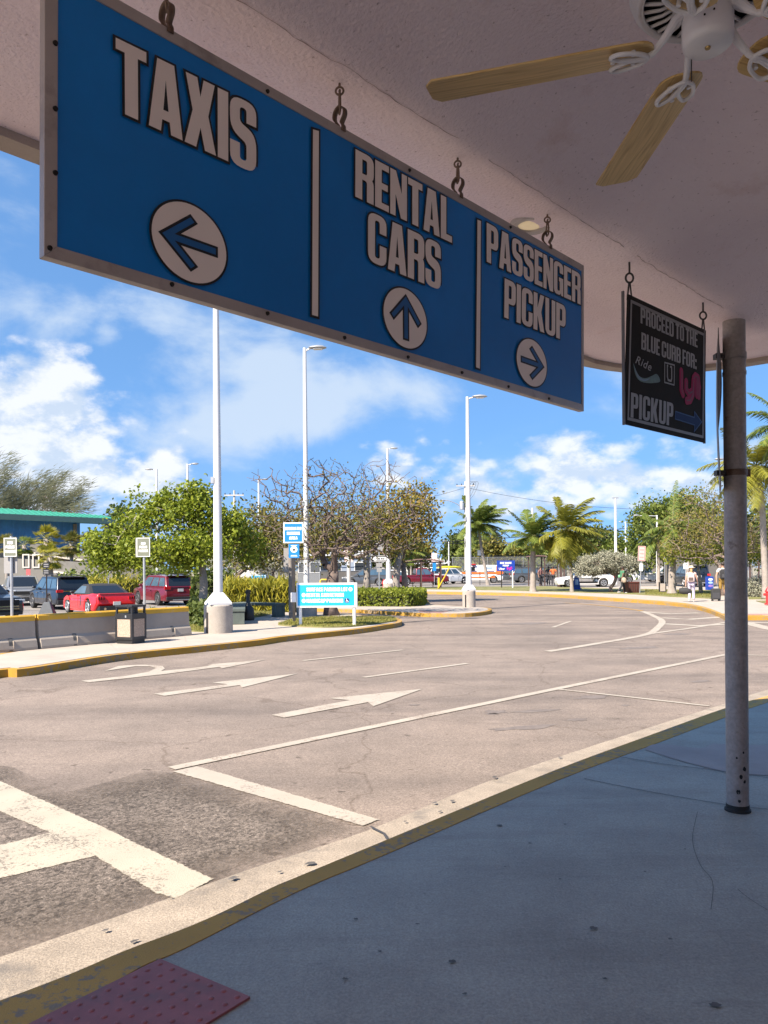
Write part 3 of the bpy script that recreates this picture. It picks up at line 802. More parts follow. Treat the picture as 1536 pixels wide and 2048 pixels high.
# =====================================================  canopy
CEIL = 3.2
m_stucco, nt, b = nodes_of('ceiling_stucco')
def _st():
    L = nt.links.new
    tc = N(nt, 'ShaderNodeTexCoord')
    n1 = N(nt, 'ShaderNodeTexNoise', i_Scale=1.1, i_Detail=7.0, i_Roughness=.6); L(tc.outputs['Object'], n1.inputs['Vector'])
    r1 = ramp(nt, [(.3, (.88, .705, .72)), (.7, (.94, .785, .80))]); L(n1.outputs['Fac'], r1.inputs[0])
    # rusty and sooty specks
    n2 = N(nt, 'ShaderNodeTexNoise', i_Scale=55.0, i_Detail=3.0, i_Roughness=.5); L(tc.outputs['Object'], n2.inputs['Vector'])
    r2 = ramp(nt, [(.66, (1, 1, 1)), (.74, (.62, .56, .54))]); L(n2.outputs['Fac'], r2.inputs[0])
    mx = N(nt, 'ShaderNodeMix', data_type='RGBA', blend_type='MULTIPLY'); mx.inputs['Factor'].default_value = 1
    L(r1.outputs[0], mx.inputs[6]); L(r2.outputs[0], mx.inputs[7])
    n5 = N(nt, 'ShaderNodeTexNoise', i_Scale=3.2, i_Detail=8.0, i_Roughness=.7); L(tc.outputs['Object'], n5.inputs['Vector'])
    r5 = ramp(nt, [(.60, (1, 1, 1)), (.74, (.90, .84, .81))]); L(n5.outputs['Fac'], r5.inputs[0])
    m2 = N(nt, 'ShaderNodeMix', data_type='RGBA', blend_type='MULTIPLY'); m2.inputs['Factor'].default_value = 1
    L(mx.outputs[2], m2.inputs[6]); L(r5.outputs[0], m2.inputs[7])
    L(m2.outputs[2], b.inputs['Base Color'])
    b.inputs['Roughness'].default_value = .9; b.inputs['Specular IOR Level'].default_value = .2
    n3 = N(nt, 'ShaderNodeTexNoise', i_Scale=95.0, i_Detail=5.0, i_Roughness=.65); L(tc.outputs['Object'], n3.inputs['Vector'])
    n4 = N(nt, 'ShaderNodeTexVoronoi', i_Scale=60.0); L(tc.outputs['Object'], n4.inputs['Vector'])
    ad = N(nt, 'ShaderNodeMath', operation='MULTIPLY_ADD'); L(n4.outputs['Distance'], ad.inputs[0]); ad.inputs[1].default_value = .5; L(n3.outputs['Fac'], ad.inputs[2])
    bp = N(nt, 'ShaderNodeBump', i_Strength=.55, i_Distance=.016); L(ad.outputs[0], bp.inputs['Height']); L(bp.outputs[0], b.inputs['Normal'])
_st()
m_fascia = mat('fascia_plaster', (.40, .33, .28), .9, var=.15, vs=3, bump=.5, bs=90, dirt=(.25, .2, .17), ds=3)
edge_px = [(0, 301), (88, 334), (620, 521), (1000, 672), (1167, 733), (1210, 741), (1250, 745.6), (1330, 746.5), (1412, 743), (1485, 735), (1536, 727)]
ZE = 3.29
epts = [V(onz(x, y, ZE)[:2]) for x, y in edge_px]
back_dir = (epts[0] - epts[2]).normalized()
hin_ = V((-back_dir.y, back_dir.x)) if V((-back_dir.y, back_dir.x)).x > 0 else V((back_dir.y, -back_dir.x))
rd = (epts[-1] - epts[-3]).normalized()
outline = [epts[0] + back_dir * 9 + hin_ * .42] + epts[:2] + epts[4:] + [epts[-1] + V((.55, -.16)), epts[-1] + V((1.3, -.62)), epts[-1] + V((2.4, -1.6)), V((11, -2.5)), V((11, -9))]  # unseen back corner is pulled inwards so the canopy's shadow meets the kerb
HL0, HL1 = V(onz(680, 165, CEIL)[:2]), V(onz(1408, 612, CEIL)[:2])
hd = (HL1 - HL0).normalized(); hin = V((hd.y, -hd.x))
def sstep(x, a_, b_):
    t = min(1, max(0, (x - a_) / (b_ - a_))); return t * t * (3 - 2 * t)
def ceil_z(x, y):
    """a low ridge runs along the posts; the soffit rises from it towards the edge and inwards"""
    q = V((x, y)) - HL0; p, s_ = q.dot(hin), q.dot(hd)
    A = 1 - sstep(s_, 3.75, 4.6)
    top = ZE + .035 + .05 * sstep(p, .0, .5) - .03 * sstep(p, .6, 1.5)
    r_ = max(0.0, 1 + p / .56) if p < 0 else 1 - sstep(p, 0, .42)
    r_ = r_ - .12 * math.exp(-(p / .06) ** 2) * r_
    return top - A * (top - CEIL) * r_ * 1.0
can = thing('canopy', 'pinkish stucco canopy overhead with a rounded corner, shading the walkway', 'canopy', (0, 0, 0))
ol = [tuple(p) for p in outline]
if area(ol) < 0: ol = ol[::-1]
ol_s = ol
inn = offset_poly(ol_s, -.105)
xs = [p[0] for p in inn]; ys = [p[1] for p in inn]
def inside(p, poly):
    c = False
    for i in range(len(poly)):
        (x1, y1), (x2, y2) = poly[i - 1], poly[i]
        if (y1 > p[1]) != (y2 > p[1]) and p[0] < (x2 - x1) * (p[1] - y1) / (y2 - y1) + x1: c = not c
    return c
pts2 = [V(p) for p in inn]; ne = len(pts2)
shr = offset_poly(ol_s, -.16)
for i in range(-60, 80):
    for j in range(-12, 50):
        p = HL0 + hd * (i * .16) + hin * (j * .075 if j < 20 else 1.5 + (j - 20) * .3) + hin * 0
        if inside(p, shr): pts2.append(p)
res = delaunay_2d_cdt(pts2, [(i, (i + 1) % ne) for i in range(ne)], [], 1, 1e-5)
mb = MB(); mb.add([(p[0], p[1], ceil_z(p[0], p[1])) for p in res[0]], [tuple(f[::-1]) for f in res[2]])
mb.build('ceiling', m_stucco, can, smooth='all')
rc = random.Random(8)
m_crack = mat('crack_dirt', (.42, .30, .275), .9, var=.3, vs=20)
for s0, s1, p0, p1 in ((-.9, .55, .045, .05), (.75, 1.9, .05, .035), (2.05, 3.2, .04, .05)):
    pts = []; p_ = p0
    for i in range(40):
        f = i / 39; p_ += (p0 + (p1 - p0) * f - p_) * .3 + rc.gauss(0, .0035)
        q = HL0 + hd * (s0 + (s1 - s0) * f) + hin * p_
        pts.append((q.x, q.y, ceil_z(q.x, q.y)))
    mb = MB(); mb.tube(pts, [.0005 + .0010 * rc.random() for _ in pts], 5); mb.build('plaster_crack', m_crack, can)
# lip and fascia along the edge, and the roof above
mb = MB()
n = len(ol_s); inn2 = offset_poly(ol_s, -.115)
for i in range(n):
    j = (i + 1) % n
    a0, a1, c0, c1 = ol_s[i], ol_s[j], inn2[i], inn2[j]
    zb = ZE
    mb.add([(c0[0], c0[1], zb), (c1[0], c1[1], zb), (a1[0], a1[1], zb), (a0[0], a0[1], zb), (a0[0], a0[1], 3.55), (a1[0], a1[1], 3.55), (c0[0], c0[1], 3.40), (c1[0], c1[1], 3.40)],
           [(0, 1, 2, 3), (3, 2, 5, 4), (1, 0, 6, 7)])
mb.build('fascia', m_fascia, can)
mb = MB(); mb.prism(offset_poly(ol_s, -.006), 3.48, 3.54); mb.build('roof_slab', m_fascia, can)
# unseen terminal wall, added behind the camera to shape the light under the canopy
wp = HL0 + hin * 5.2
tw = MB()
q = [wp + hd * -9, wp + hd * 7.5]
nn = hin * .3
tw.prism([tuple(q[0]), tuple(q[0] + nn), tuple(q[1] + nn), tuple(q[1])][::-1], 0, 3.3)
struct(tw.build('unseen_wall', mat('unseen_wall_plaster', (.55, .48, .46), .85, var=.08)))

# canopy post
m_post = mat('post_paint', (.29, .25, .23), .55, var=.22, vs=9, bump=.35, bs=70, dirt=(.15, .11, .085), ds=9, dth=(.60, .70), fine=.09, fs=45)
pc = onz(1475.5, 1621, 0)
PX, PY = pc.x, pc.y
post = thing('canopy_post', 'scuffed grey-brown round steel post holding up the canopy', 'post', (PX, PY, 0))
rp = .0695
mb = MB(); mb.lathe([(rp, 0.02), (rp, 2.86), (rp + .004, 2.862), (rp + .004, 2.885), (rp, 2.887), (rp, 3.26)], 40); mb.build('shaft', m_post, post, smooth=True)
mb = MB(); mb.lathe([(rp + .012, 0), (rp + .012, .012), (rp + .003, .02), (rp + .002, .045)], 40); mb.build('base_collar', mat('tarred_base', (.012, .011, .010), .7), post, smooth=True)
rs = random.Random(3)
for k in range(7):
    mb = MB(); an = R(-92 + rs.uniform(-28, 32)); z = .08 + k * .055 + rs.uniform(-.02, .02); rr = rs.uniform(.006, .014)
    c = V((math.cos(an) * rp, math.sin(an) * rp, z)); t = V((-math.sin(an), math.cos(an), 0)); out_ = V((math.cos(an), math.sin(an), 0))
    lp = [c + out_ * .0006 - out_ * (1 - math.cos(rr * math.cos(q) / rp)) * rp + t * rr * math.cos(q) + V((0, 0, 1)) * rr * rs.uniform(.8, 1.5) * math.sin(q) for q in [2 * math.pi * i / 12 for i in range(12)]]
    mb.add(lp, [tuple(range(12))]); mb.build('paint_chip', mat('bare_black', (.01, .01, .01), .8) if k == 0 else bpy.data.materials['bare_black'], post)

# thin bent sign seen edge-on, strapped to the post
es = thing('post_sign', 'thin bowed sign sheet seen edge-on, strapped to the canopy post', 'sign', (PX, PY, 0))
mb = MB(); npt = 16
vd = V((PX, PY)).normalized(); sdv = V((-1, 0))
zt, zb_ = atd(1434, 676, PY).z, atd(1440, 980, PY).z
vs = []
depth = V((vd.x, vd.y)) 
for i in range(npt + 1):
    t = i / npt; z = zt + (zb_ - zt) * t
    px = 1434 - 4 * math.sin(math.pi * t) + 5.5 * t
    x = at(px, PY, z).x - PX
    bow = .028 * math.sin(math.pi * min(1, t * 1.6)) if t < .62 else .028 * math.sin(math.pi * min(1, t * 1.6))
    for k, (sx, sy) in enumerate(((0, -.22), (.004 + bow, -.03), (.004, .22))):
        vs.append((x + sx + sy * vd.x * .98, sy, z))
fs = [(3 * i + k, 3 * i + k + 1, 3 * i + k + 4, 3 * i + k + 3) for i in range(npt) for k in range(2)]
mb.add(vs, fs); o = mb.build('sheet', mat('sign_back', (.16, .145, .135), .5, metal=.3), es, smooth='all')
sm = o.modifiers.new('thick', 'SOLIDIFY'); sm.thickness = .004
for py in (713, 946):
    z = atd(1470, py, PY).z
    mb = MB(); mb.lathe([(rp + .001, z - .02), (rp + .006, z - .02), (rp + .006, z + .02), (rp + .001, z + .02)], 32, caps=False)
    o = mb.build('strap', m_post if py < 800 else m_rust, es, smooth=True)
    mb = MB(); mb.box((-rp - .03, 0, z), (.06, .05, .034)); mb.build('bracket', m_dark, o)
    if py > 800:
        mb = MB(); mb.box((rp + .012, -.005, z), (.028, .02, .05)); mb.build('buckle', m_rust, o)

# =====================================================  hanging direction sign
TANS = .93
e_ = V((TANS, 1, 0)).normalized()
d1 = 2.495 / (TANS - (90 - 768) / F)
SP = Plane(V(((90 - 768) / F * d1, d1, 0)), e_)
m_blue = mat('sign_blue', (.001, .185, .56), .33, var=.10, vs=2.2, spec=.35, dirt=(.001, .16, .50), ds=1.2, dth=(.45, .7))
m_let = mat('letter_vinyl', (.86, .74, .67), .55, var=.04, vs=3)
m_outl = mat('letter_outline', (.006, .006, .008), .5, var=.1)
m_frame = mat('sign_frame', (.42, .365, .34), .45, metal=.25, var=.10, vs=4, dirt=(.24, .2, .18), ds=5)
m_screw = mat('screw_head', (.02, .017, .015), .5, metal=.5)
ds_ = thing('direction_sign', 'long blue hanging sign reading taxis, rental cars and passenger pickup', 'sign', SP.pt(0, 0))
ds_.location = (0, 0, 0)
TL, TR, BR, BL = SP.uv(90, -81), SP.uv(1166, 532), SP.uv(1166, 822), SP.uv(88.5, 511.5)
def lerp2(a_, b_, t): return (a_[0] + (b_[0] - a_[0]) * t, a_[1] + (b_[1] - a_[1]) * t)
TH = .020
mb = MB(); cn = [SP.pt(*p, 0) for p in (BL, BR, TR, TL)]
cb = [SP.pt(*p, -TH) for p in (BL, BR, TR, TL)]
mb.add(cn + cb, [(0, 1, 2, 3), (7, 6, 5, 4), (0, 4, 5, 1), (1, 5, 6, 2), (2, 6, 7, 3), (3, 7, 4, 0)])
mb.build('panel', m_blue, ds_)
fw = .030
mb = MB()
def bar(p0, p1, q0, q1, w0=-.024, w1=.004):
    """frame bar between outer p0-p1 and inner q0-q1"""
    ps = [SP.pt(*p, w) for w in (w0, w1) for p in (p0, p1, q1, q0)]
    mb.add(ps, [(3, 2, 1, 0), (4, 5, 6, 7), (0, 1, 5, 4), (1, 2, 6, 5), (2, 3, 7, 6), (3, 0, 4, 7)])
oBL, oBR, oTR, oTL = [(p[0] + dx, p[1] + dz) for p, dx, dz in ((BL, -.002, -.002), (BR, .002, -.002), (TR, .002, .002), (TL, -.002, .002))]
iBL, iBR, iTR, iTL = (BL[0] + fw, BL[1] + fw), (BR[0] - fw * .55, BR[1] + fw), (TR[0] - fw * .55, TR[1] - fw), (TL[0] + fw, TL[1] - fw)
bar(oBL, oBR, iBL, iBR); bar(oBR, oTR, iBR, iTR); bar(oTR, oTL, iTR, iTL); bar(oTL, oBL, iTL, iBL)
mb.build('frame', m_frame, ds_, bevel=.0015)
W1, W2 = .0048, .0058
def words(text, tl, tr, br, bl, gap=.05, space=.2):
    q = [SP.uv(*p) for p in (tl, tr, br, bl)]
    f1 = SP.quad(*q, W1); f2 = SP.quad(*q, W2)
    wid, _ = layout(text, gap, space)
    o = MB(); text_mb(o, text, f1, grow=.036, gap=gap, space=space); o = o.build('letter_outline', m_outl, ds_)
    l = MB(); text_mb(l, text, f2, gap=gap, space=space); l.build('lettering', m_let, o)
words('TAXIS', (229, 77), (510, 214), (510, 350), (230, 222), .03)
words('RENTAL', (708.5, 299), (901.5, 402), (901.5, 487), (708, 394), .035)
words('CARS', (733.6, 422), (879.3, 489), (879.3, 582), (733.6, 522), .035)
words('PASSENGER', (971, 445.6), (1159, 549), (1159, 610), (971, 524), .04)
words('PICKUP', (1007, 557), (1129, 613), (1129, 683), (1006, 635), .04)
ARW = [(.74, 0), (.00, .66), (-.14, .53), (.33, .105), (-.68, .105), (-.68, -.105), (.33, -.105), (-.14, -.53), (.00, -.66)]
def disc(cx, cy, rx, ry, ang):
    ul, ur = SP.uv(cx - rx, cy)[0], SP.uv(cx + rx, cy)[0]
    uc = (ul + ur) / 2
    v1, v0 = SP.uv(cx, cy - ry)[1], SP.uv(cx, cy + ry)[1]
    vc = SP.uv(cx, cy)[1]
    ru = (ur - ul) / 2 * .985; rv = ru
    rv = ((v1 - v0) / 2) * .86
    k = 56
    def ring(s): return [(s * math.cos(2 * math.pi * i / k), s * math.sin(2 * math.pi * i / k)) for i in range(k)]
    fn = lambda w: (lambda x, y, dw=0: SP.pt(uc + x * ru, vc + y * rv, w + dw))
    o = MB(); o.sheet([ring(1.0)], fn(W1 + .0004)); o = o.build('arrow_badge', m_outl, ds_)
    l = MB(); l.sheet([ring(.945)], fn(W2 + .0002)); l.build('badge_disc', m_let, o)
    ca, sa = math.cos(ang), math.sin(ang)
    arr = [(x * ca - y * sa, x * sa + y * ca) for x, y in ARW]
    if area(arr) < 0: arr = arr[::-1]
    l = MB(); l.sheet([offset_poly(arr, .035)], fn(W2 + .0008)); l.build('arrow_outline', m_outl, o)
    l = MB(); l.sheet([offset_poly(arr, -.028)], fn(W2 + .0014)); l.build('arrow', mat('arrow_blue_%d' % int(cx), (.006, .11, .32), .4), o)
disc(375, 486, 80, 95, math.pi)
disc(807.6, 637, 46.3, 72, math.pi / 2)
disc(1061, 726, 32.2, 57, 0)
for tl, tr, br, bl in (((623.6, 260), (635.4, 263.5), (633.8, 634), (621.6, 630.5)), ((952.6, 440), (959.6, 443), (957.4, 738), (949.8, 735))):
    q = [SP.uv(*p) for p in (tl, tr, br, bl)]
    c_ = [sum(p[i] for p in q) / 4 for i in (0, 1)]
    lp = [tuple(q[3]), tuple(q[2]), tuple(q[1]), tuple(q[0])]
    o = MB(); o.sheet([offset_poly(lp, .0075)], lambda x, y: SP.pt(x, y, W1)); o = o.build('divider', m_outl, ds_)
    l = MB(); l.sheet([lp], lambda x, y: SP.pt(x, y, W2)); l.build('divider_fill', m_let, o)
for px, py in ((109, 88), (109, 219), (109, 347), (98, 497), (342, 569.5), (533, 627.5), (687, 676), (814, 714.5), (922, 745.5), (1015, 773.5), (1096, 797.5), (817, 341.5), (1019, 455), (533, 184)):
    u_, v_ = SP.uv(px, py)
    mb = MB(); mb.cyl(SP.pt(u_, v_, .003), SP.pt(u_, v_, .009), .0068, .0052, 12); mb.build('screw', m_screw, ds_, smooth=True)
def ringpts(c, ax, ay, ra, rb, k=20):
    return [V(c) + V(ax) * ra * math.cos(2 * math.pi * i / k) + V(ay) * rb * math.sin(2 * math.pi * i / k) for i in range(k)]
def hanger(top, bot, e, nrm, parent, strap=True):
    """eye bolt in the ceiling, quick link, strap round the top edge of the board"""
    top, bot = V(top), V(bot); z = V((0, 0, 1)); L_ = top.z - bot.z
    mb = MB()
    mb.cyl(top + z * .02, top - z * .012, .004, n=10)
    mb.tube(ringpts(top - z * .024, e * .6 + nrm * .8, z, .013, .013), .0036, 8, True)
    y0, y1 = .030, L_ * .60 if strap else L_ - .005
    c = top - z * (y0 + y1) / 2
    a_ = (nrm * .8 - e * .6)
    link_ = ringpts(c, a_, z, .013, (y1 - y0) / 2 + .006, 24)
    mb.tube([p + a_ * (.010 * ((c.z - p.z) / (y1 - y0))) * (1 if (p - c).dot(a_) > 0 else -1) for p in link_], .0038, 8, True)
    o = mb.build('hanger', m_rust, parent, smooth=True)
    mb = MB()
    if strap:
        s0 = top - z * (y1 - .012)
        h = s0.z - bot.z
        prof = [(-.0125, -h - .012), (-.0125, -h + .004), (-.008, -h * .74), (-.021, -h * .45), (-.018, -h * .16), (0, 0), (.018, -h * .16), (.021, -h * .45), (.008, -h * .74), (.0145, -h + .004), (.0145, -h - .012)]
        prof = catmull(prof, 4)
        w_ = .0095
        vs = []
        mid = bot - nrm * .010
        for u_, zz in prof:
            for sgn in (-1, 1):
                vs.append(V((mid.x, mid.y, s0.z)) + nrm * u_ * 1.08 + z * zz + e * w_ * sgn)
        mb.add(vs, [(2 * i, 2 * i + 1, 2 * i + 3, 2 * i + 2) for i in range(len(prof) - 1)])
        q = mb.build('strap', m_rust, o, smooth='all')
        q.modifiers.new('thick', 'SOLIDIFY').thickness = .003
    return o
for tp, bp_ in (((335, -28), (338, 84)), ((681, 163), (684, 265)), ((914, 314), (920, 400)), ((1090, 431), (1099, 494))):
    bu = SP.uv(*bp_)
    bot = SP.pt(bu[0], lerp2(TL, TR, (bu[0] - TL[0]) / (TR[0] - TL[0]))[1] + .002)
    top = onz(tp[0], tp[1], CEIL)
    hanger(V((bot.x - SP.n.x * .010, bot.y - SP.n.y * .010, ceil_z(top.x, top.y))), bot, SP.e, SP.n, ds_)

# =====================================================  small dark ride sign
d2 = 2.907 / (1.04 - (1253 - 768) / F)
KP = Plane(V(((1253 - 768) / F * d2, d2, 0)), V((1.04, 1, 0)))
m_kblack = mat('sign_black', (.020, .016, .013), .7, var=.15, vs=5, spec=.12)
m_kgrey = mat('sign_grey', (.23, .215, .205), .5, var=.05)
m_kwhite = mat('sign_letter_grey', (.30, .285, .275), .5, var=.05)
ks = thing('pickup_sign', 'small black hanging sign saying proceed to the blue curb, with pink and blue marks', 'sign')
TL, TR, BR, BL = KP.uv(1256.5, 588), KP.uv(1412, 661), KP.uv(1410, 885.5), KP.uv(1249.5, 848)
mb = MB(); cn = [KP.pt(*p, 0) for p in (BL, BR, TR, TL)]; cb = [KP.pt(*p, -.008) for p in (BL, BR, TR, TL)]
mb.add(cn + cb, [(0, 1, 2, 3), (7, 6, 5, 4), (0, 4, 5, 1), (1, 5, 6, 2), (2, 6, 7, 3), (3, 7, 4, 0)])
mb.build('panel', m_kblack, ks)
mb = MB(); lp = [BL, BR, TR, TL]
o1, o2 = offset_poly(lp, -.024), offset_poly(lp, -.040)
mb.sheet([o1, o2[::-1]], lambda x, y: KP.pt(x, y, .0015)); mb.build('border_line', m_kgrey, ks)
mb = MB()
mb.frame_box(KP.pt(BL[0] - .006, BL[1] - .004, -.011), KP.e * .010, V((0, 0, TL[1] - BL[1] + .008)), KP.n * .013)
mb.build('edge_trim', mat('trim_grey', (.11, .10, .098), .5), ks)
mb = MB()
mb.frame_box(KP.pt(BR[0] - .004, BR[1] - .004, -.011), KP.e * .010, V((0, 0, TR[1] - BR[1] + .008)), KP.n * .013)
mb.build('edge_trim', bpy.data.materials['trim_grey'], ks)
def kw(text, tl, tr, br, bl, m=None, gap=.05):
    q = [KP.uv(*p) for p in (tl, tr, br, bl)]
    l = MB(); text_mb(l, text, KP.quad(*q, .002), gap=gap); l.build('lettering', m or m_kwhite, ks)
def kz(x, y): return (1136 + x / 3.84, 480 + y / 3.84)
kw('PROCEED TO THE', kz(555, 515), kz(992, 715), kz(992, 828), kz(555, 638))
kw('BLUE CURB FOR:', kz(562, 708), kz(985, 885), kz(985, 995), kz(560, 838))
kw('PICKUP', kz(482, 1170), kz(807, 1255), kz(803, 1430), kz(478, 1362), None, .06)
# blue arrow
q = [KP.uv(*kz(*p)) for p in ((822, 1312), (965, 1358), (968, 1312), (1028, 1398), (965, 1480), (968, 1425), (818, 1378))][::-1]
o = MB(); o.sheet([q if area(q) > 0 else q[::-1]], lambda x, y: KP.pt(x, y, .002)); o = o.build('arrow_edge', mat('arrow_light', (.05, .11, .26), .6, spec=.15), ks)
q2 = offset_poly(q if area(q) > 0 else q[::-1], -.007)
l = MB(); l.sheet([q2], lambda x, y: KP.pt(x, y, .0026)); l.build('arrow', mat('arrow_deep_blue', (.006, .03, .13), .6, spec=.15), o)
# the boxed letter
def kbox(pts, t, m, w, name, parent):
    q = [KP.uv(*kz(*p)) for p in pts]
    if area(q) < 0: q = q[::-1]
    l = MB(); l.sheet([q, offset_poly(q, -t)[::-1]] if t else [q], lambda x, y: KP.pt(x, y, w)); return l.build(name, m, parent)
bx = kbox([(738, 935), (817, 957), (815, 1120), (737, 1098)], .008, m_kwhite, .002, 'square_mark', ks)
u0, v0 = KP.uv(*kz(777, 1028))
l = MB()
stroke(l, [(u0 - .022, v0 + .042), (u0 - .026, v0 + .042), (u0 - .026, v0 - .022), (u0 - .018, v0 - .038), (u0 + .018, v0 - .038), (u0 + .026, v0 - .022), (u0 + .026, v0 + .042), (u0 + .012, v0 + .042)], .012, lambda x, y, dw=0: KP.pt(x, y, .0022 + dw))
l.build('square_letter', m_kwhite, bx)
# pink word: fat rounded strokes
m_pink = mat('pink_vinyl', (.36, .016, .085), .6, spec=.15, var=.08)
m_pinkd = mat('pink_line', (.13, .016, .055), .5)
pu = lambda x, y: KP.uv(*kz(x, y))
fat = [[(868, 1010), (868, 1150), (880, 1185)], [(905, 1090), (905, 1150), (925, 1180), (950, 1165)], [(958, 1085), (955, 1185), (935, 1230), (908, 1235)], [(985, 1190), (985, 1075), (985, 1060)], [(960, 1065), (975, 1045), (995, 1060), (1000, 1110), (1000, 1200)], [(985, 1120), (1003, 1128)]]
l = MB()
for k, s_ in enumerate(fat):
    stroke(l, [pu(*p) for p in s_], .047, lambda x, y, dw=0, k=k: KP.pt(x, y, .002 + dw + k * .0004))
pk = l.build('pink_word', m_pink, ks)
l = MB()
for k, s_ in enumerate(fat[:5]):
    stroke(l, [pu(*p) for p in s_], .007, lambda x, y, dw=0, k=k: KP.pt(x, y, .0052 + dw))
l.build('word_line', m_pinkd, pk)
# swoosh and slanted word
sw = catmull([pu(*p) for p in ((498, 940), (515, 1000), (545, 1045), (590, 1062), (640, 1045), (680, 1030), (705, 1085), (660, 1098), (600, 1098), (550, 1082), (515, 1035))], 4, True)
l = MB(); l.sheet([sw if area(sw) > 0 else sw[::-1]], lambda x, y: KP.pt(x, y, .002)); sw_o = l.build('swoosh', mat('swoosh_green', (.075, .13, .10), .4, var=.5, vs=12), ks)
sw2 = catmull([pu(*p) for p in ((500, 950), (530, 1025), (575, 1070), (625, 1062), (585, 1085), (530, 1055))], 4, True)
l = MB(); l.sheet([sw2 if area(sw2) > 0 else sw2[::-1]], lambda x, y: KP.pt(x, y, .0026)); l.build('swoosh_highlight', mat('swoosh_pale', (.14, .21, .25), .4), sw_o)
def builtin_text(txt, fn, name, m, parent, shear=0.0, bold=.0):
    cu = bpy.data.curves.new('t', 'FONT'); cu.body = txt; cu.size = 1; cu.offset = bold; cu.shear = shear; cu.resolution_u = 3; cu.space_character = 1.12
    ob = bpy.data.objects.new('t', cu); COL.objects.link(ob)
    dg = bpy.context.evaluated_depsgraph_get()
    me = bpy.data.meshes.new_from_object(ob.evaluated_get(dg))
    bpy.data.objects.remove(ob)
    xs_ = [v.co.x for v in me.vertices]; ys_ = [v.co.y for v in me.vertices]
    x0, x1, y0, y1 = min(xs_), max(xs_), min(ys_), max(ys_)
    for v in me.vertices: v.co = fn((v.co.x - x0) / (x1 - x0), (v.co.y - y0) / (y1 - y0))
    me.name = name
    return link(name, me, m, parent)
q = [pu(*p) for p in ((520, 885), (640, 948), (635, 1012), (512, 945))]
builtin_text('Ride', KP.quad(*q, .003), 'slanted_word', m_kwhite, ks, .3, .01)
for tp, bp_ in (((1258, 529), (1262, 592)), ((1408, 611), (1409, 662))):
    bu = KP.uv(*bp_); bot = KP.pt(bu[0], lerp2(TL, TR, (bu[0] - TL[0]) / (TR[0] - TL[0]))[1] + .002, -.008)
    mb = MB(); z = V((0, 0, 1))
    cz = ceil_z(bot.x, bot.y); top = V((bot.x, bot.y, cz)); h = cz - bot.z
    mb.cyl(top + z * .01, top - z * h * .34, .0055, n=10)
    mb.tube(ringpts(top - z * h * .48, KP.e * .7 + KP.n * .7, z, .020, h * .14, 20), .0055, 8, True)
    o = mb.build('hook', m_dark, ks, smooth=True)
    mb = MB(); c = top - z * h * .60
    mb.tube([c + KP.e * .004, bot + KP.e * .026 - z * .03, bot - KP.e * .026 - z * .03, c - KP.e * .004], .0045, 8, True); mb.build('link', m_dark, o, smooth=True)

# =====================================================  ceiling fan
FX, FY = .81, 1.90
fan = thing('ceiling_fan', 'white five-blade ceiling fan with pale wooden blades under the canopy', 'fan', (FX, FY, 0))
m_fanw = mat('fan_enamel', (.66, .63, .65), .38, var=.06, vs=8, dirt=(.36, .33, .33), ds=12, dth=(.6, .8))
m_wood, ntw, bw = nodes_of('fan_blade_wood')
def _wd():
    L = ntw.links.new
    tc = N(ntw, 'ShaderNodeTexCoord')
    mp = N(ntw, 'ShaderNodeMapping'); mp.inputs['Scale'].default_value = (1.1, 11, 11); L(tc.outputs['Object'], mp.inputs[0])
    no = N(ntw, 'ShaderNodeTexNoise', i_Scale=1.3, i_Detail=2.0, i_Roughness=.4, i_Distortion=.4); L(mp.outputs[0], no.inputs['Vector'])
    mm = N(ntw, 'ShaderNodeMath', operation='MULTIPLY'); L(no.outputs['Fac'], mm.inputs[0]); mm.inputs[1].default_value = 9
    fr = N(ntw, 'ShaderNodeMath', operation='FRACT'); L(mm.outputs[0], fr.inputs[0])
    r = ramp(ntw, [(0, (.44, .27, .085)), (.25, (.60, .39, .15)), (.8, (.64, .43, .17)), (1, (.50, .31, .10))]); L(fr.outputs[0], r.inputs[0])
    mp2 = N(ntw, 'ShaderNodeMapping'); mp2.inputs['Scale'].default_value = (6, 160, 160); L(tc.outputs['Object'], mp2.inputs[0])
    n2 = N(ntw, 'ShaderNodeTexNoise', i_Scale=1.0, i_Detail=3.0); L(mp2.outputs[0], n2.inputs['Vector'])
    r2 = ramp(ntw, [(.35, (.82, .80, .78)), (.65, (1.05, 1.05, 1.05))]); L(n2.outputs['Fac'], r2.inputs[0])
    mx = N(ntw, 'ShaderNodeMix', data_type='RGBA', blend_type='MULTIPLY'); mx.inputs['Factor'].default_value = 1
    L(r.outputs[0], mx.inputs[6]); L(r2.outputs[0], mx.inputs[7]); L(mx.outputs[2], bw.inputs['Base Color'])
    bw.inputs['Roughness'].default_value = .42
_wd()
ZB = 2.90
zv = 3.012
cz = ceil_z(FX, FY)
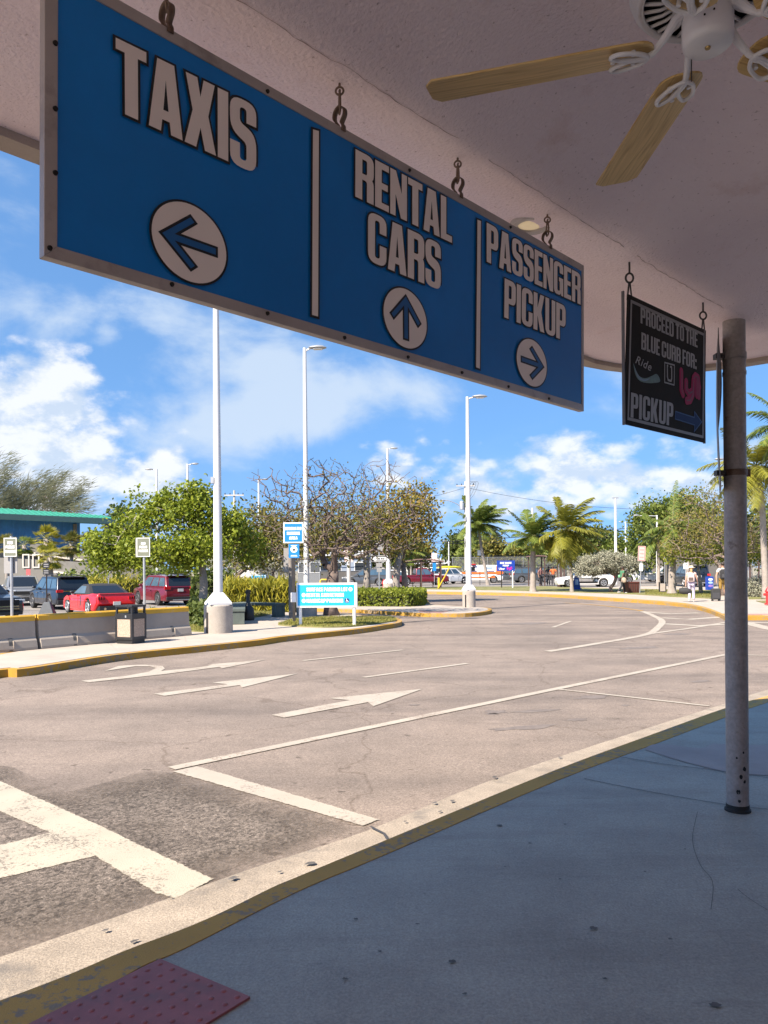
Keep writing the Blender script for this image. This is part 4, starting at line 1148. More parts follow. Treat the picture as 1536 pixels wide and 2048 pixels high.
# motor: rounded drum with a slotted underside
mb = MB(); mb.lathe([(.07, cz + .01), (.075, cz - .04), (.10, cz - .09), (.17, zv + .11), (.184, zv + .08), (.184, zv + .03), (.175, zv + .008), (.158, zv)], 48, caps=False)
mb.build('motor_housing', m_fanw, fan, smooth='all')
mb = MB(); mb.lathe([(.157, zv), (.157, zv + .03), (.05, zv + .03)], 48, caps=False); mot = mb.build('motor_core', m_black, fan)
mb = MB()
for k in range(30):
    a_ = 2 * math.pi * k / 30; ca, sa = math.cos(a_), math.sin(a_)
    mb.tube([(.076 * ca, .076 * sa, zv + .004), (.11 * ca, .11 * sa, zv - .002), (.158 * ca, .158 * sa, zv + .004)], .0048, 6)
mb.tube([(.080 * math.cos(t * math.pi / 16), .080 * math.sin(t * math.pi / 16), zv) for t in range(32)], .006, 6, True)
mb.tube([(.158 * math.cos(t * math.pi / 16), .158 * math.sin(t * math.pi / 16), zv) for t in range(32)], .009, 8, True)
mb.build('vent_grille', m_fanw, fan, smooth='all')
zs = 2.885
mb = MB(); mb.lathe([(.045, zv + .02), (.052, zv - .004), (.056, zv - .008)], 40, caps=False); mb.build('hub_ring', m_black, fan, smooth='all')
mb = MB(); mb.lathe([(.056, zv - .006), (.060, zv - .014), (.0605, zs + .02), (.058, zs + .007), (.050, zs), (.0, zs)], 44, caps=False); sw_ = mb.build('switch_housing', m_fanw, fan, smooth=True, angle=50)
mb = MB(); mb.cyl((0, 0, zs + .001), (0, 0, zs - .004), .0075, .006, 14); mb.build('brass_nut', mat('brass', (.42, .27, .10), .35, metal=.8), sw_, smooth=True)
cam_a = math.atan2(-FY, -FX)
mb = MB(); c_ = V((math.cos(cam_a + .25) * .0605, math.sin(cam_a + .25) * .0605, (zv + zs) / 2 + .012)); mb.box(c_, (.004, .011, .024), cam_a + .25); mb.build('reverse_switch', m_frame, sw_)
for da, dz in ((.25, .022), (.25, -.022), (-.4, .03), (-.1, -.03), (.9, .02)):
    mb = MB(); an = cam_a + da; p = V((math.cos(an), math.sin(an), 0)); q = V((0, 0, (zv + zs) / 2 + dz + .01)); mb.cyl(p * .060 + q, p * .0625 + q, .0028, .0022, 8); mb.build('screw', m_screw, sw_)
mb = MB(); mb.tube([(-.022, .045, zs + .012), (-.022, .047, zs - .055)], .0016, 6); mb.build('pull_chain', m_dark, fan)
BLADE = [163.5, 91.5, 19.5, -52.5, 235.5]
rt = .705
for k, deg in enumerate(BLADE):
    X = Matrix.Rotation(R(deg), 4, 'Z') @ Matrix.Translation((0, 0, ZB)) @ Matrix.Rotation(R(-11), 4, 'X')
    w0, w1 = .058, .071
    pl = round_poly([(.125, -w0, .055), (.21, -w0 - .005), (rt - .02, -w1), (rt, -w1 + .03), (rt, w1 - .03), (rt - .02, w1), (.21, w0 + .005), (.125, w0, .055)], 5)
    bl = MB(); bl.prism(pl, 0, .006)
    o = bl.build('blade', m_wood, fan, bevel=.001)
    o.matrix_local = X
    ir = MB()
    ir.tube([(.05, 0, .075), (.075, 0, .06), (.10, 0, .025), (.13, 0, -.006), (.15, 0, -.012)], [.014, .012, .010, .008, .0065], 10)
    for sg in (1, -1):
        ir.tube(catmull([(.140, 0, -.012), (.160, .030 * sg, -.012), (.208, .049 * sg, -.012), (.230, .034 * sg, -.012), (.198, .006 * sg, -.012), (.162, -.004 * sg, -.012)], 5, True), .0058, 8, True)
    ir.tube([(.152, 0, -.012), (.212, .014, -.012)], .0055, 8)
    for x, y in ((.175, .026), (.175, -.026), (.225, 0)):
        ir.cyl((x, y, -.012), (x, y, .001), .006, n=8)
    io = ir.build('blade_arm', m_fanw, fan, smooth=True)
    io.matrix_local = X

# =====================================================  ceiling lights
m_lens = mat('frosted_lens', (.70, .60, .42), .35, var=.05)
m_lens.node_tree.nodes['Principled BSDF'].inputs['Emission Color'].default_value = (1, .72, .36, 1)
m_lens.node_tree.nodes['Principled BSDF'].inputs['Emission Strength'].default_value = .10
for (px, py, r_, lab) in ((1062, 470, .098, 'round recessed ceiling light half hidden behind the long sign near its right end'), (106, -26, .098, 'round ceiling light with a rust-stained rim at the top left corner')):
    c = onz(px, py, CEIL - .01)
    lt = thing('ceiling_light', lab, 'light', (c.x, c.y, 0), 0, 'ceiling lights')
    z = ceil_z(c.x, c.y)
    mb = MB(); mb.lathe([(r_, z + .01), (r_, z - .006), (r_ * .95, z - .013), (r_ * .66, z - .010), (r_ * .62, z + .002)], 40, caps=False)
    mb.build('rim', mat('rim_rust', (.62, .60, .60), .5, var=.1, vs=8, dirt=(.30, .15, .05), ds=16, dth=(.5, .62)) if px < 500 else m_frame, lt, smooth=True)
    mb = MB(); mb.lathe([(r_ * .63, z - .001), (r_ * .4, z - .006), (0, z - .008)], 32, caps=False); mb.build('lens', m_lens, lt, smooth='all')

# =====================================================  tactile pad
m_tact = mat('tactile_red', (.31, .09, .085), .55, var=.18, vs=7, bump=.15, bs=200, dirt=(.20, .085, .08), ds=6, dth=(.5, .7))
c00, c10 = onz(320, 1919, .006), onz(500, 1995, .006)
ed = (c10 - c00)
dn = (onz(60, 2048, .006) - c00)
dn = dn.normalized() * .95
mb = MB()
nrm2 = V((ed.x, ed.y, 0)).normalized()
mb.frame_box(V((c00.x, c00.y, -.02)), ed, dn, V((0, 0, .030)))
L1, L2 = ed.length, dn.length
na, nb2 = 7, 16
for i in range(na):
    for j in range(nb2):
        p = c00 + ed * ((i + .5) / na) + dn * ((j + .5) / nb2)
        mb.lathe([(.0125, .0095), (.0105, .0125), (.007, .0145), (.0, .015)], 12, (p.x, p.y, 0), caps=False)
o = mb.build('tactile_paving', m_tact, None, smooth=True)
tag(o, 'dark red tactile paving pad with raised dots at the kerb', 'tactile pad')
# =====================================================  light poles
PAV = .027
def base_z(d, px): return PAV
def light_pole(px, d, h, label, r0, r1, base=None, head='right', rz=0.0, group='white car park light poles', z0=PAV, small=False, arm=.35):
    c = at(px, d, z0)
    t = thing('light_pole', label, 'light pole', c, 0, group)
    zb = 0
    if base:
        br, bh = base
        mb = MB(); mb.lathe([(br, 0), (br, bh - .03), (br - .03, bh)], 36); mb.build('concrete_base', m_conc, t, smooth=True)
        if not small:
            mb = MB(); mb.box((-br * .60, -br * .805, bh * .38), (.05, .05, bh * .72)); mb.build('conduit_slot', m_dark, t)
        zb = bh
        # square cover over the anchor bolts
        w = br * .78
        vs = [(sx * w, sy * w, zb + .002) for sx, sy in ((-1, -1), (1, -1), (1, 1), (-1, 1))] + [(sx * w, sy * w, zb + .05) for sx, sy in ((-1, -1), (1, -1), (1, 1), (-1, 1))] + \
             [(sx * r0 * .95, sy * r0 * .95, zb + br * .85) for sx, sy in ((-1, -1), (1, -1), (1, 1), (-1, 1))]
        fs = [(0, 1, 5, 4), (1, 2, 6, 5), (2, 3, 7, 6), (3, 0, 4, 7), (4, 5, 9, 8), (5, 6, 10, 9), (6, 7, 11, 10), (7, 4, 8, 11), (8, 9, 10, 11)]
        mb = MB(); mb.add(vs, fs); o = mb.build('base_cover', m_polewhite, t, bevel=.01)
        o.rotation_euler = (0, 0, R(28))
    mb = MB(); mb.lathe([(r0, zb), (r0 * .98, zb + .5), (r1, h)], 24 if not small else 10); mb.build('shaft', m_polewhite, t, smooth=True)
    if not small:
        mb = MB(); mb.box((-r0 * .9, -r0 * .5, h * .42), (.08, .10, .16)); mb.build('junction_box', m_galv, t)
    if head:
        dirs = {'right': [1], 'left': [-1], 'both': [1, -1], 'flat': [0]}[head]
        for s in dirs:
            if s == 0:
                mb = MB(); mb.box((0, 0, h + .04), (.62, .25, .08)); mb.build('lamp_head', m_galv, t, bevel=.02)
                continue
            mb = MB(); mb.tube([(0, 0, h - .12), (s * .10, 0, h - .06), (s * arm, -.02, h - .02)], .028, 8); a_ = mb.build('lamp_arm', m_polewhite, t, smooth=True)
            L_ = .62; x0 = s * (arm - .08)
            prof = [(0, .06, .03), (.10, .13, .06), (.30, .17, .09), (.50, .15, .07), (L_, .05, .02)]
            vs, fs = [], []
            for x, w, hh in prof:
                for q in range(12):
                    an = 2 * math.pi * q / 12
                    vs.append((x0 + s * x, -.02 + w * math.cos(an), h + .0 + hh * math.sin(an) * (1 if math.sin(an) > 0 else .5)))
            for i in range(len(prof) - 1):
                for q in range(12):
                    fs.append((i * 12 + q, i * 12 + (q + 1) % 12, (i + 1) * 12 + (q + 1) % 12, (i + 1) * 12 + q))
            fs.append(tuple(range(11, -1, -1))); fs.append(tuple((len(prof) - 1) * 12 + q for q in range(12)))
            mb = MB(); mb.add(vs, fs); hd_ = mb.build('lamp_head', m_galv, t, smooth=True, angle=60)
            mb = MB(); mb.box((x0 + s * .32, -.02, h - .045), (.3, .2, .02)); mb.build('lamp_glass', m_whitep, hd_)
    t.rotation_euler = (0, 0, rz)
    return t
light_pole(437, 19.75, 9.3, 'tall white light pole on a round concrete footing beside the green tree', .118, .068, (.365, .72), 'right')
light_pole(613.5, 26.7, 9.3, 'white light pole rising behind the bare tree and the smoking area sign', .10, .06, (.36, .5), 'right', arm=.22)
light_pole(938, 32.0, 8.75, 'white light pole on a concrete footing at the tip of the hedge island', .125, .062, (.275, .70), 'right', arm=.28)
light_pole(777, 61.5, 11.3, 'white light pole behind the boxed hedge, right of the red hydrant', .19, .09, (.42, .5), 'right', small=True, arm=.3)
light_pole(315, 60, 9.9, 'white light pole left of the pair above the green tree, lamp to the left', .13, .08, None, 'left', small=True, z0=-.3)
light_pole(377, 60, 10.3, 'white light pole right of the pair above the green tree, lamp to the right', .13, .08, None, 'right', small=True, z0=-.3)
light_pole(519, 70, 9.9, 'distant white light pole left of the bare tree crown', .13, .08, (.3, .5), 'right', small=True)
light_pole(1232, 75, 8.4, 'white pole with a flat top lamp behind the clipped round bush', .15, .12, None, 'flat', small=True)
light_pole(1252, 95, 7.3, 'thin white pole with a lamp to the left, right of the flat-topped pole', .11, .08, None, 'left', small=True)
light_pole(1315, 72, 6.5, 'white street light whose lamp reaches left out of the dense green tree', .11, .08, None, 'left', small=True, arm=1.7)
light_pole(1461, 45, 7.9, 'white street light half hidden behind the canopy post', .11, .07, None, 'left', small=True, arm=.35)
light_pole(898, 112, 5.7, 'small distant light pole over the grey roofed building', .10, .07, None, 'left', small=True)
light_pole(1066, 85, 8.3, 'white pole behind the coconut palm with the hanging dead frond', .14, .12, None, None, small=True)

# utility poles and their lines
m_poleg = mat('utility_pole_grey', (.42, .41, .39), .8, var=.15, vs=2)
def utility(px, d, h, label):
    c = at(px, d, PAV); t = thing('utility_pole', label, 'utility pole', c, 0, 'utility poles')
    mb = MB(); mb.cyl((0, 0, 0), (0, 0, h), .17, .11, 10); mb.build('shaft', m_poleg, t, smooth=True)
    mb = MB(); mb.box((0, -.15, h - .55), (2.2, .12, .14)); a_ = mb.build('crossarm', m_poleg, t)
    for x in (-1, -.45, .45, 1):
        mb = MB(); mb.lathe([(.05, 0), (.07, .06), (.04, .10), (.06, .16), (.02, .2)], 8, (x, -.15, h - .48)); mb.build('insulator', m_dark, a_)
    return t, h
up, uh = utility(932, 92, 12.1, 'grey utility pole with a transformer behind the white pole on the hedge island')
mb = MB(); mb.lathe([(.0, 0), (.28, .02), (.30, .9), (.26, 1.0), (0, 1.02)], 16, (-.42, -.1, uh - 3.4)); mb.build('transformer', m_galv, up, smooth=True)
mb = MB(); mb.tube(catmull([(-.1, 0, uh - 3.4), (-1.0, 0, uh - 2.7), (-2.0, 0, uh - 2.3), (-2.5, 0, uh - 2.25)], 4), .05, 6); ar_ = mb.build('lamp_arm', m_galv, up, smooth=True)
mb = MB(); mb.ball((-2.75, 0, uh - 2.25), (.4, .16, .09), 10, 6); mb.build('lamp_head', m_galv, ar_, smooth=True)
for x0 in (.2, .5, .8):
    mb = MB(); mb.tube(catmull([(x0, -.2, uh - .5), (x0 + .35, -.2, uh - .1), (x0 + .75, -.2, uh - .25), (x0 + .2, -.2, uh - 1.6), (.1, -.2, uh - 2.6)], 4), .018, 5); mb.build('jumper_wire', m_dark, up)
utility(470, 86, 10.6, 'distant cross-shaped utility pole right of the big white pole')
def wire(p0, p1, sag, r, label):
    p0, p1 = V(p0), V(p1)
    pts = [p0.lerp(p1, t / 24) - V((0, 0, 1)) * sag * 4 * (t / 24) * (1 - t / 24) for t in range(25)]
    mb = MB(); mb.tube(pts, r, 5); o = mb.build('power_line', m_black)
    tag(o, label, 'power line', 'overhead lines')
wire(atd(560, 1095, 96), atd(1400, 1042, 96), .6, .045, 'thick overhead cable crossing the coconut palms')
wire(atd(560, 1040, 92), atd(932, 975, 92), .7, .02, 'upper wire running left from the utility pole transformer')
wire(atd(932, 975, 92), atd(1400, 1018, 92), .9, .02, 'upper wire running right from the utility pole transformer')
wire(atd(640, 1108, 98), atd(1400, 1098, 98), .5, .025, 'lowest overhead wire just above the grey roof')
wire(atd(640, 1088, 99), atd(1400, 1065, 99), .5, .025, 'thin overhead wire below the thick cable')

# =====================================================  concrete barriers
m_ytop = worn_paint('barrier_yellow', (.60, .34, .04), (.33, .31, .28), .25, 4.0)
b0, b1 = at(72, 15.97, PAV), at(373, 19.1, PAV)
bdir = (V((b1.x, b1.y)) - V((b0.x, b0.y))); blen = bdir.length; bdir.normalize()
brz = math.atan2(bdir.y, bdir.x)
def barrier(loc, label, L_):
    t = thing('concrete_barrier', label, 'barrier', loc, brz, 'yellow topped concrete barriers along the pavement')
    prof = [(0, 0), (0, .055), (.035, .19), (.085, .25), (.12, .675)]   # y inwards from the foot
    H, W = .70, .42
    cs = [(-W / 2 + y, z) for y, z in prof] + [(W / 2 - y, z) for y, z in prof[::-1]]
    # body under the painted top
    n = len(cs); stations = [0]
    slots = [L_ * .20, L_ * .54, L_ * .86]
    mb = MB()
    mb.add([(0, y, z) for y, z in cs] + [(L_, y, z) for y, z in cs], [(i, (i + 1) % n, n + (i + 1) % n, n + i)[::-1] for i in range(n)] + [tuple(range(n)), tuple(range(2 * n - 1, n - 1, -1))])
    body = mb.build('body', m_barrier, t, bevel=.012)
    zc = .585; yk = W / 2 - .1088 + .002
    mb = MB()
    f = [(-yk - .001, zc), (-(W / 2 - .12) - .003, .678), (-(W / 2 - .135), .704), (W / 2 - .135, .704), (W / 2 - .12 + .003, .678), (yk + .001, zc)]
    m_ = len(f)
    mb.add([(-.003, y, z) for y, z in f] + [(L_ + .003, y, z) for y, z in f], [(i, i + 1, m_ + i + 1, m_ + i)[::-1] for i in range(m_ - 1)] + [tuple(range(m_)), tuple(range(2 * m_ - 1, m_ - 1, -1))])
    mb.build('yellow_cap', m_ytop, t, bevel=.006)
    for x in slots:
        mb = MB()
        # forklift pocket: recess shade put into a dark face, its cheek a raised rib
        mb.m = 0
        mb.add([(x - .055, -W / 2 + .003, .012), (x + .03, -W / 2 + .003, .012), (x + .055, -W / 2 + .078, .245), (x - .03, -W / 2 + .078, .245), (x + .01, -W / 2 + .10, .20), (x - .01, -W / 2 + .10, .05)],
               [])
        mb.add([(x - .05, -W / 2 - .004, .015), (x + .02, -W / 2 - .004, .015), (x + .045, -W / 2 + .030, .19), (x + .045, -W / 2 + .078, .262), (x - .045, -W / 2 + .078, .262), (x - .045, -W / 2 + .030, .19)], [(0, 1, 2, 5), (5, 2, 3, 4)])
        mb.build('lifting_pocket_shade', mat('pocket_shadowed', (.10, .098, .095), .9) if 'pocket_shadowed' not in bpy.data.materials else bpy.data.materials['pocket_shadowed'], t)
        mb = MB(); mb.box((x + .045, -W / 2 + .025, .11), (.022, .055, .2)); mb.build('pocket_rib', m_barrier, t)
    return t
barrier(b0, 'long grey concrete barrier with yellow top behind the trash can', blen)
q = V((b0.x, b0.y)) - bdir * (blen + .07)
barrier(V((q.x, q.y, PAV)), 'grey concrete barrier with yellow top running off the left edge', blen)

# =====================================================  trash can
tc_ = at(262, 17.05, PAV)
t = thing('trash_can', 'square black trash can with pebbled beige side panels on the pavement', 'trash can', tc_, R(-22))
m_pebble = mat('pebble_panel', (.40, .30, .23), .85, var=.3, vs=60, bump=.9, bs=120, fine=.35, fs=130)
w = .235
mb = MB(); mb.box((0, 0, .05), (2 * w - .05, 2 * w - .05, .1)); mb.build('base', m_black, t, bevel=.008)
mb = MB()
mb.box((0, 0, .12), (2 * w, 2 * w, .06)); mb.box((0, 0, .60), (2 * w, 2 * w, .12))
for sx, sy in ((-1, -1), (1, -1), (1, 1), (-1, 1)):
    mb.box((sx * (w - .028), sy * (w - .028), .346), (.055, .055, .39))
mb.build('frame', m_black, t)
mb = MB()
for sx, sy in ((-1, -1), (1, -1), (1, 1), (-1, 1)):
    mb.box((sx * (w - .03), sy * (w - .03), .73), (.04, .04, .141))
mb.build('lid_posts', m_black, t)
mb = MB(); mb.prism(round_poly([(-w - .01, -w - .01, .05), (w + .01, -w - .01, .05), (w + .01, w + .01, .05), (-w - .01, w + .01, .05)]), .80, .845); mb.build('lid', m_black, t, bevel=.01)
for k, (x, y, rz_) in enumerate(((0, -1, 0), (1, 0, 90), (0, 1, 0), (-1, 0, 90))):
    mb = MB(); mb.box((x * (w - .016), y * (w - .016), .345), (2 * w - .114, .02, .388), R(rz_)); mb.build('side_panel', m_pebble, t)
mb = MB(); mb.box((.06, -w - .002, .60), (.035, .004, .05)); mb.build('badge', m_galv, t)
mb = MB(); mb.cyl((.09, .05, .661), (.09, .05, .795), .05, .05, 12); mb.build('ash_tray', m_black, t, smooth=True)

# =====================================================  small street signs on posts
m_sgreen = mat('sign_grey_green', (.155, .165, .12), .5, var=.08)
m_sback = mat('sign_back_alu', (.30, .29, .28), .5, metal=.2, var=.06)
m_swhite = mat('sign_white', (.78, .78, .76), .45, var=.03)
m_sblue = mat('sign_sky_blue', (.012, .34, .68), .4, var=.05)
m_sblue2 = mat('sign_mid_blue', (.012, .19, .52), .4, var=.05)
m_sred = mat('sign_faded_red', (.42, .10, .10), .5, var=.1)
m_spink = mat('sign_faded_pink', (.62, .46, .44), .5, var=.08)
def board(parent, w_, h_, zc, y=0.0, name='panel', m=None, th=.012, r_=.02, x=0.0):
    mb = MB()
    pl = round_poly([(-w_ / 2, -h_ / 2, r_), (w_ / 2, -h_ / 2, r_), (w_ / 2, h_ / 2, r_), (-w_ / 2, h_ / 2, r_)], 4)
    n = len(pl)
    vs = [(p[0] + x, y, p[1] + zc) for p in pl] + [(p[0] + x, y + th, p[1] + zc) for p in pl]
    mb.add(vs, [tuple(range(n)), tuple(range(2 * n - 1, n - 1, -1))] + [(i, (i + 1) % n, n + (i + 1) % n, n + i)[::-1] for i in range(n)])
    return mb.build(name, m, parent)
def post(parent, h, r_=.03, x=0.0, y=.04, m=None, z=0.0, sq=False):
    mb = MB()
    if sq: mb.box((x, y, (h + z) / 2), (2 * r_, 2 * r_, h - z))
    else: mb.cyl((x, y, z), (x, y, h), r_, n=10)
    return mb.build('post', m or m_galv, parent, smooth=not sq)
def rtext(parent, text, x0, x1, z0, z1, y, m, name='lettering', gap=.06):
    mb = MB(); text_mb(mb, text, lambda a_, b_, dw=0: V((x0 + (x1 - x0) * a_, y - dw, z0 + (z1 - z0) * b_)), gap=gap); return mb.build(name, m, parent)
def rect_mark(parent, x0, x1, z0, z1, y, m, name='stripe'):
    mb = MB(); mb.add([(x0, y, z0), (x1, y, z0), (x1, y, z1), (x0, y, z1)], [(0, 1, 2, 3)]); return mb.build(name, m, parent)
def frame_mark(parent, w_, h_, zc, y, inset, t_, m, x=0):
    lp = [(-w_ / 2, -h_ / 2), (w_ / 2, -h_ / 2), (w_ / 2, h_ / 2), (-w_ / 2, h_ / 2)]
    mb = MB(); mb.sheet([offset_poly(lp, -inset), offset_poly(lp, -inset - t_)[::-1]], lambda a_, b_: (a_ + x, y, b_ + zc)); return mb.build('border', m, parent)
for px, d, zt_, lab in ((22, 15.55, 1114, 'NO'), (288, 18.35, 1113, 'NO')):
    c = at(px, d, PAV)
    t = thing('parking_sign', 'grey-green no public parking sign on a post ' + ('at the left edge, before the barrier' if px < 100 else 'behind the trash can'), 'sign', c, R(-8), 'no public parking signs')
    post(t, atd(px, 1074, d).z - PAV + .02, .028)
    zt2, zb2 = atd(px, 1075, d).z - PAV, atd(px, 1114, d).z - PAV
    zc = (zt2 + zb2) / 2; hh = zt2 - zb2; ww = hh * .74
    pn = board(t, ww, hh, zc, 0, 'panel', m_sgreen)
    frame_mark(pn, ww, hh, zc, -.002, .008, .012, m_swhite)
    rtext(pn, 'NO', -.055, .055, zc + .06, zc + .12, -.002, m_swhite)
    rtext(pn, 'PUBLIC', -.10, .10, zc - .025, zc + .035, -.002, m_swhite)
    rtext(pn, 'PARKING', -.115, .115, zc - .115, zc - .055, -.002, m_swhite)
    board(t, ww, hh, zc - (.33 if px < 100 else 0.0), .075, 'rear_panel', m_sback, x=-.045 if px < 100 else -.06)

# long low sign: surface parking lot
ps_ = at(652, 21.6, .05)
t = thing('parking_direction_sign', 'wide light blue sign in a white frame pointing to surface parking lot', 'sign', ps_, R(-3))
k_ = 21.6 / F
zt2, zb2 = atd(650, 1166, 21.6).z - .05, atd(650, 1215, 21.6).z - .05
hw = 61 * k_
mb = MB(); mb.box((.03, .05, (zt2 + zb2) / 2), (2 * hw, .14, zt2 - zb2)); mb.build('cabinet', m_whitep, t, bevel=.01)
pn = MB(); pn.add([(-hw + .06, -.0225, zb2 + .05), (hw - .05, -.0225, zb2 + .05), (hw - .05, -.0225, zt2 - .05), (-hw + .06, -.0225, zt2 - .05)], [(0, 1, 2, 3)]); pn = pn.build('panel', m_sblue, t)
H_ = zt2 - zb2
for tx, x0, x1, r_ in (('SURFACE PARKING LOT', -.60, .60, .735), ('RENTAL CAR RETURN', -.60, .49, .47), ('HANDICAP PARKING', -.60, .47, .20)):
    z = zb2 + H_ * (r_ * .86 + .03)
    rtext(pn, tx, x0 + .06, x1 + .02, z, z + H_ * .155, -.024, m_swhite)
for x, r_, s in ((.70, .735, 1), (-.62, .47, 0), (-.62, .20, 0)):
    z = zb2 + H_ * (r_ * .86 + .03) + H_ * .078
    mb = MB(); mb.sheet([[(x + .056 * math.cos(q * math.pi / 10), z + .056 * math.sin(q * math.pi / 10)) for q in range(20)]], lambda a_, b_: (a_, -.0242, b_)); dd = mb.build('arrow_badge', m_swhite, pn)
    arr = [(a_ * .05, b_ * .05) for a_, b_ in ARW]; an = R(90) if s else R(180)
    arr = [(x + a_ * math.cos(an) - b_ * math.sin(an), z + a_ * math.sin(an) + b_ * math.cos(an)) for a_, b_ in arr]
    if area(arr) < 0: arr = arr[::-1]
    mb = MB(); mb.sheet([arr], lambda a_, b_: (a_, -.0255, b_)); mb.build('badge_arrow', m_sblue2, dd)
zz = zb2 + H_ * (.20 * .86 + .03) + H_ * .078
mb = MB(); mb.sheet([[(.60 + .068 * math.cos(q * math.pi / 12), zz + .068 * math.sin(q * math.pi / 12)) for q in range(24)]], lambda a_, b_: (a_, -.0242, b_)); wd_ = mb.build('wheelchair_badge', mat('badge_navy', (.012, .04, .13), .4), pn)
mb = MB(); fnw = lambda a_, b_, dw=0: V((.60 + a_, -.0255 - dw, zz + b_))
stroke(mb, [(-.012, .035), (-.008, 0), (.02, 0), (.03, -.03), (.042, -.03)], .012, fnw, 6)
stroke(mb, [(-.018, .005), (-.03, -.015), (-.022, -.04), (.0, -.048), (.018, -.035)], .009, fnw, 6)
stroke(mb, [(-.013, .048), (-.012, .0481)], .02, fnw, 8)
mb.build('wheelchair_mark', m_swhite, wd_)
for x in (-hw + .13, hw - .06):
    post(t, zb2 + .02, .045, x, .05, m_whitep, z=-.05)
mb = MB(); mb.box((-hw - .06, .05, zb2 + H_ * .42), (.15, .1, .27)); mb.build('side_box', m_whitep, t, bevel=.01)

# designated smoking area
c = at(588, 23.2, .05)
t = thing('smoking_sign', 'blue designated smoking area sign with a smaller blue sign below it', 'sign', c, R(0))
d = 23.2; k_ = d / F
post(t, atd(588, 1046, d).z - .05, .04, 0, .05, m_dark, sq=True)
zt2, zb2 = atd(588, 1045, d).z - .05, atd(588, 1086, d).z - .05
pn = board(t, 40 * k_, zt2 - zb2, (zt2 + zb2) / 2, 0, 'panel', m_swhite, r_=.01)
ip = MB(); w_ = 20 * k_ - .035
ip.add([(-w_, -.002, zb2 + .035), (w_, -.002, zb2 + .035), (w_, -.002, zt2 - .035), (-w_, -.002, zt2 - .035)], [(0, 1, 2, 3)]); ip = ip.build('blue_field', m_sblue2, pn)
hh = zt2 - zb2
rtext(ip, 'DESIGNATED', -w_ + .02, w_ - .02, zb2 + hh * .63, zb2 + hh * .78, -.004, m_swhite)
rtext(ip, 'SMOKING', -w_ + .07, w_ - .07, zb2 + hh * .40, zb2 + hh * .55, -.004, m_swhite)
rtext(ip, 'AREA', -w_ + .14, w_ - .14, zb2 + hh * .17, zb2 + hh * .32, -.004, m_swhite)
zt2, zb2 = atd(588, 1088, d).z - .05, atd(588, 1116, d).z - .05
pn = board(t, 21 * k_, zt2 - zb2, (zt2 + zb2) / 2, 0, 'lower_panel', m_sblue2, r_=.01, x=.015)
zc = (zt2 + zb2) / 2 + .05
mb = MB(); mb.sheet([[(.015 + .105 * math.cos(q * math.pi / 12), zc + .10 * math.sin(q * math.pi / 12)) for q in range(24)]], lambda a_, b_: (a_, -.002, b_)); dd = mb.build('round_mark', m_swhite, pn)
mb = MB(); mb.sheet([[(.015 + x * .085, zc + z * .085) for x, z in ((0, -.75), (.35, -.35), (.75, .5), (.15, .05), (0, .3), (-.15, .05), (-.75, .5), (-.35, -.35))]], lambda a_, b_: (a_, -.0035, b_)); mb.build('bird_mark', m_black, dd)
rect_mark(pn, -.08, .11, zb2 + .07, zb2 + .085, -.002, m_swhite); rect_mark(pn, -.09, .12, zb2 + .035, zb2 + .045, -.002, m_swhite)
rect_mark(pn, -.08, .11, zt2 - .05, zt2 - .035, -.002, m_swhite)
# wooden post beside it
c = at(582, 25.6, .03); t = thing('wooden_post', 'thick weathered wooden post beside the smoking sign', 'post', c)
mb = MB(); mb.cyl((0, 0, 0), (0, 0, atd(582, 1090, 25.6).z), .075, .07, 12); mb.build('shaft', mat('weathered_wood', (.20, .175, .155), .9, var=.3, vs=9, bump=.5, bs=30), t, smooth=True)
mb = MB(); mb.box((-.10, .1, atd(582, 1120, 25.6).z - .03), (.28, .05, .8)); mb.build('back_board', m_sback, t)

# one way sign and the others further off
d = 35.0; k_ = d / F
c = at(759, d, PAV); t = thing('one_way_sign', 'black and white one way sign pointing left in front of the boxed hedge', 'sign', c)
post(t, atd(759, 1085, d).z, .03, 0, .03)
z0, z1 = atd(759, 1124, d).z - PAV, atd(759, 1111, d).z - PAV
pn = board(t, 33 * k_, z1 - z0, (z0 + z1) / 2, 0, 'panel', m_black, r_=.01)
frame_mark(pn, 33 * k_, z1 - z0, (z0 + z1) / 2, -.002, .01, .015, m_swhite)
zc = (z0 + z1) / 2; L_ = 15.5 * k_
mb = MB(); mb.sheet([[(-L_ * .95, zc), (-L_ * .45, zc - .11), (-L_ * .45, zc - .075), (L_ * .92, zc - .075), (L_ * .92, zc + .075), (-L_ * .45, zc + .075), (-L_ * .45, zc + .11)]], lambda a_, b_: (a_, -.003, b_)); ar = mb.build('arrow', m_swhite, pn)
rtext(ar, 'ONE WAY', -L_ * .35, L_ * .85, zc - .05, zc + .05, -.005, m_black)
for ya, yb, w_ in ((1126, 1134, 12), (1136, 1144, 10)):
    z0, z1 = atd(759, yb, d).z - PAV, atd(759, ya, d).z - PAV
    board(t, w_ * k_, z1 - z0, (z0 + z1) / 2, 0, 'small_plate', m_sback, r_=.005)
z0, z1 = atd(759, 1103, d).z - PAV, atd(759, 1086, d).z - PAV
board(t, 15 * k_, z1 - z0, (z0 + z1) / 2, .01, 'upper_plate', m_sback, r_=.005, x=.03)
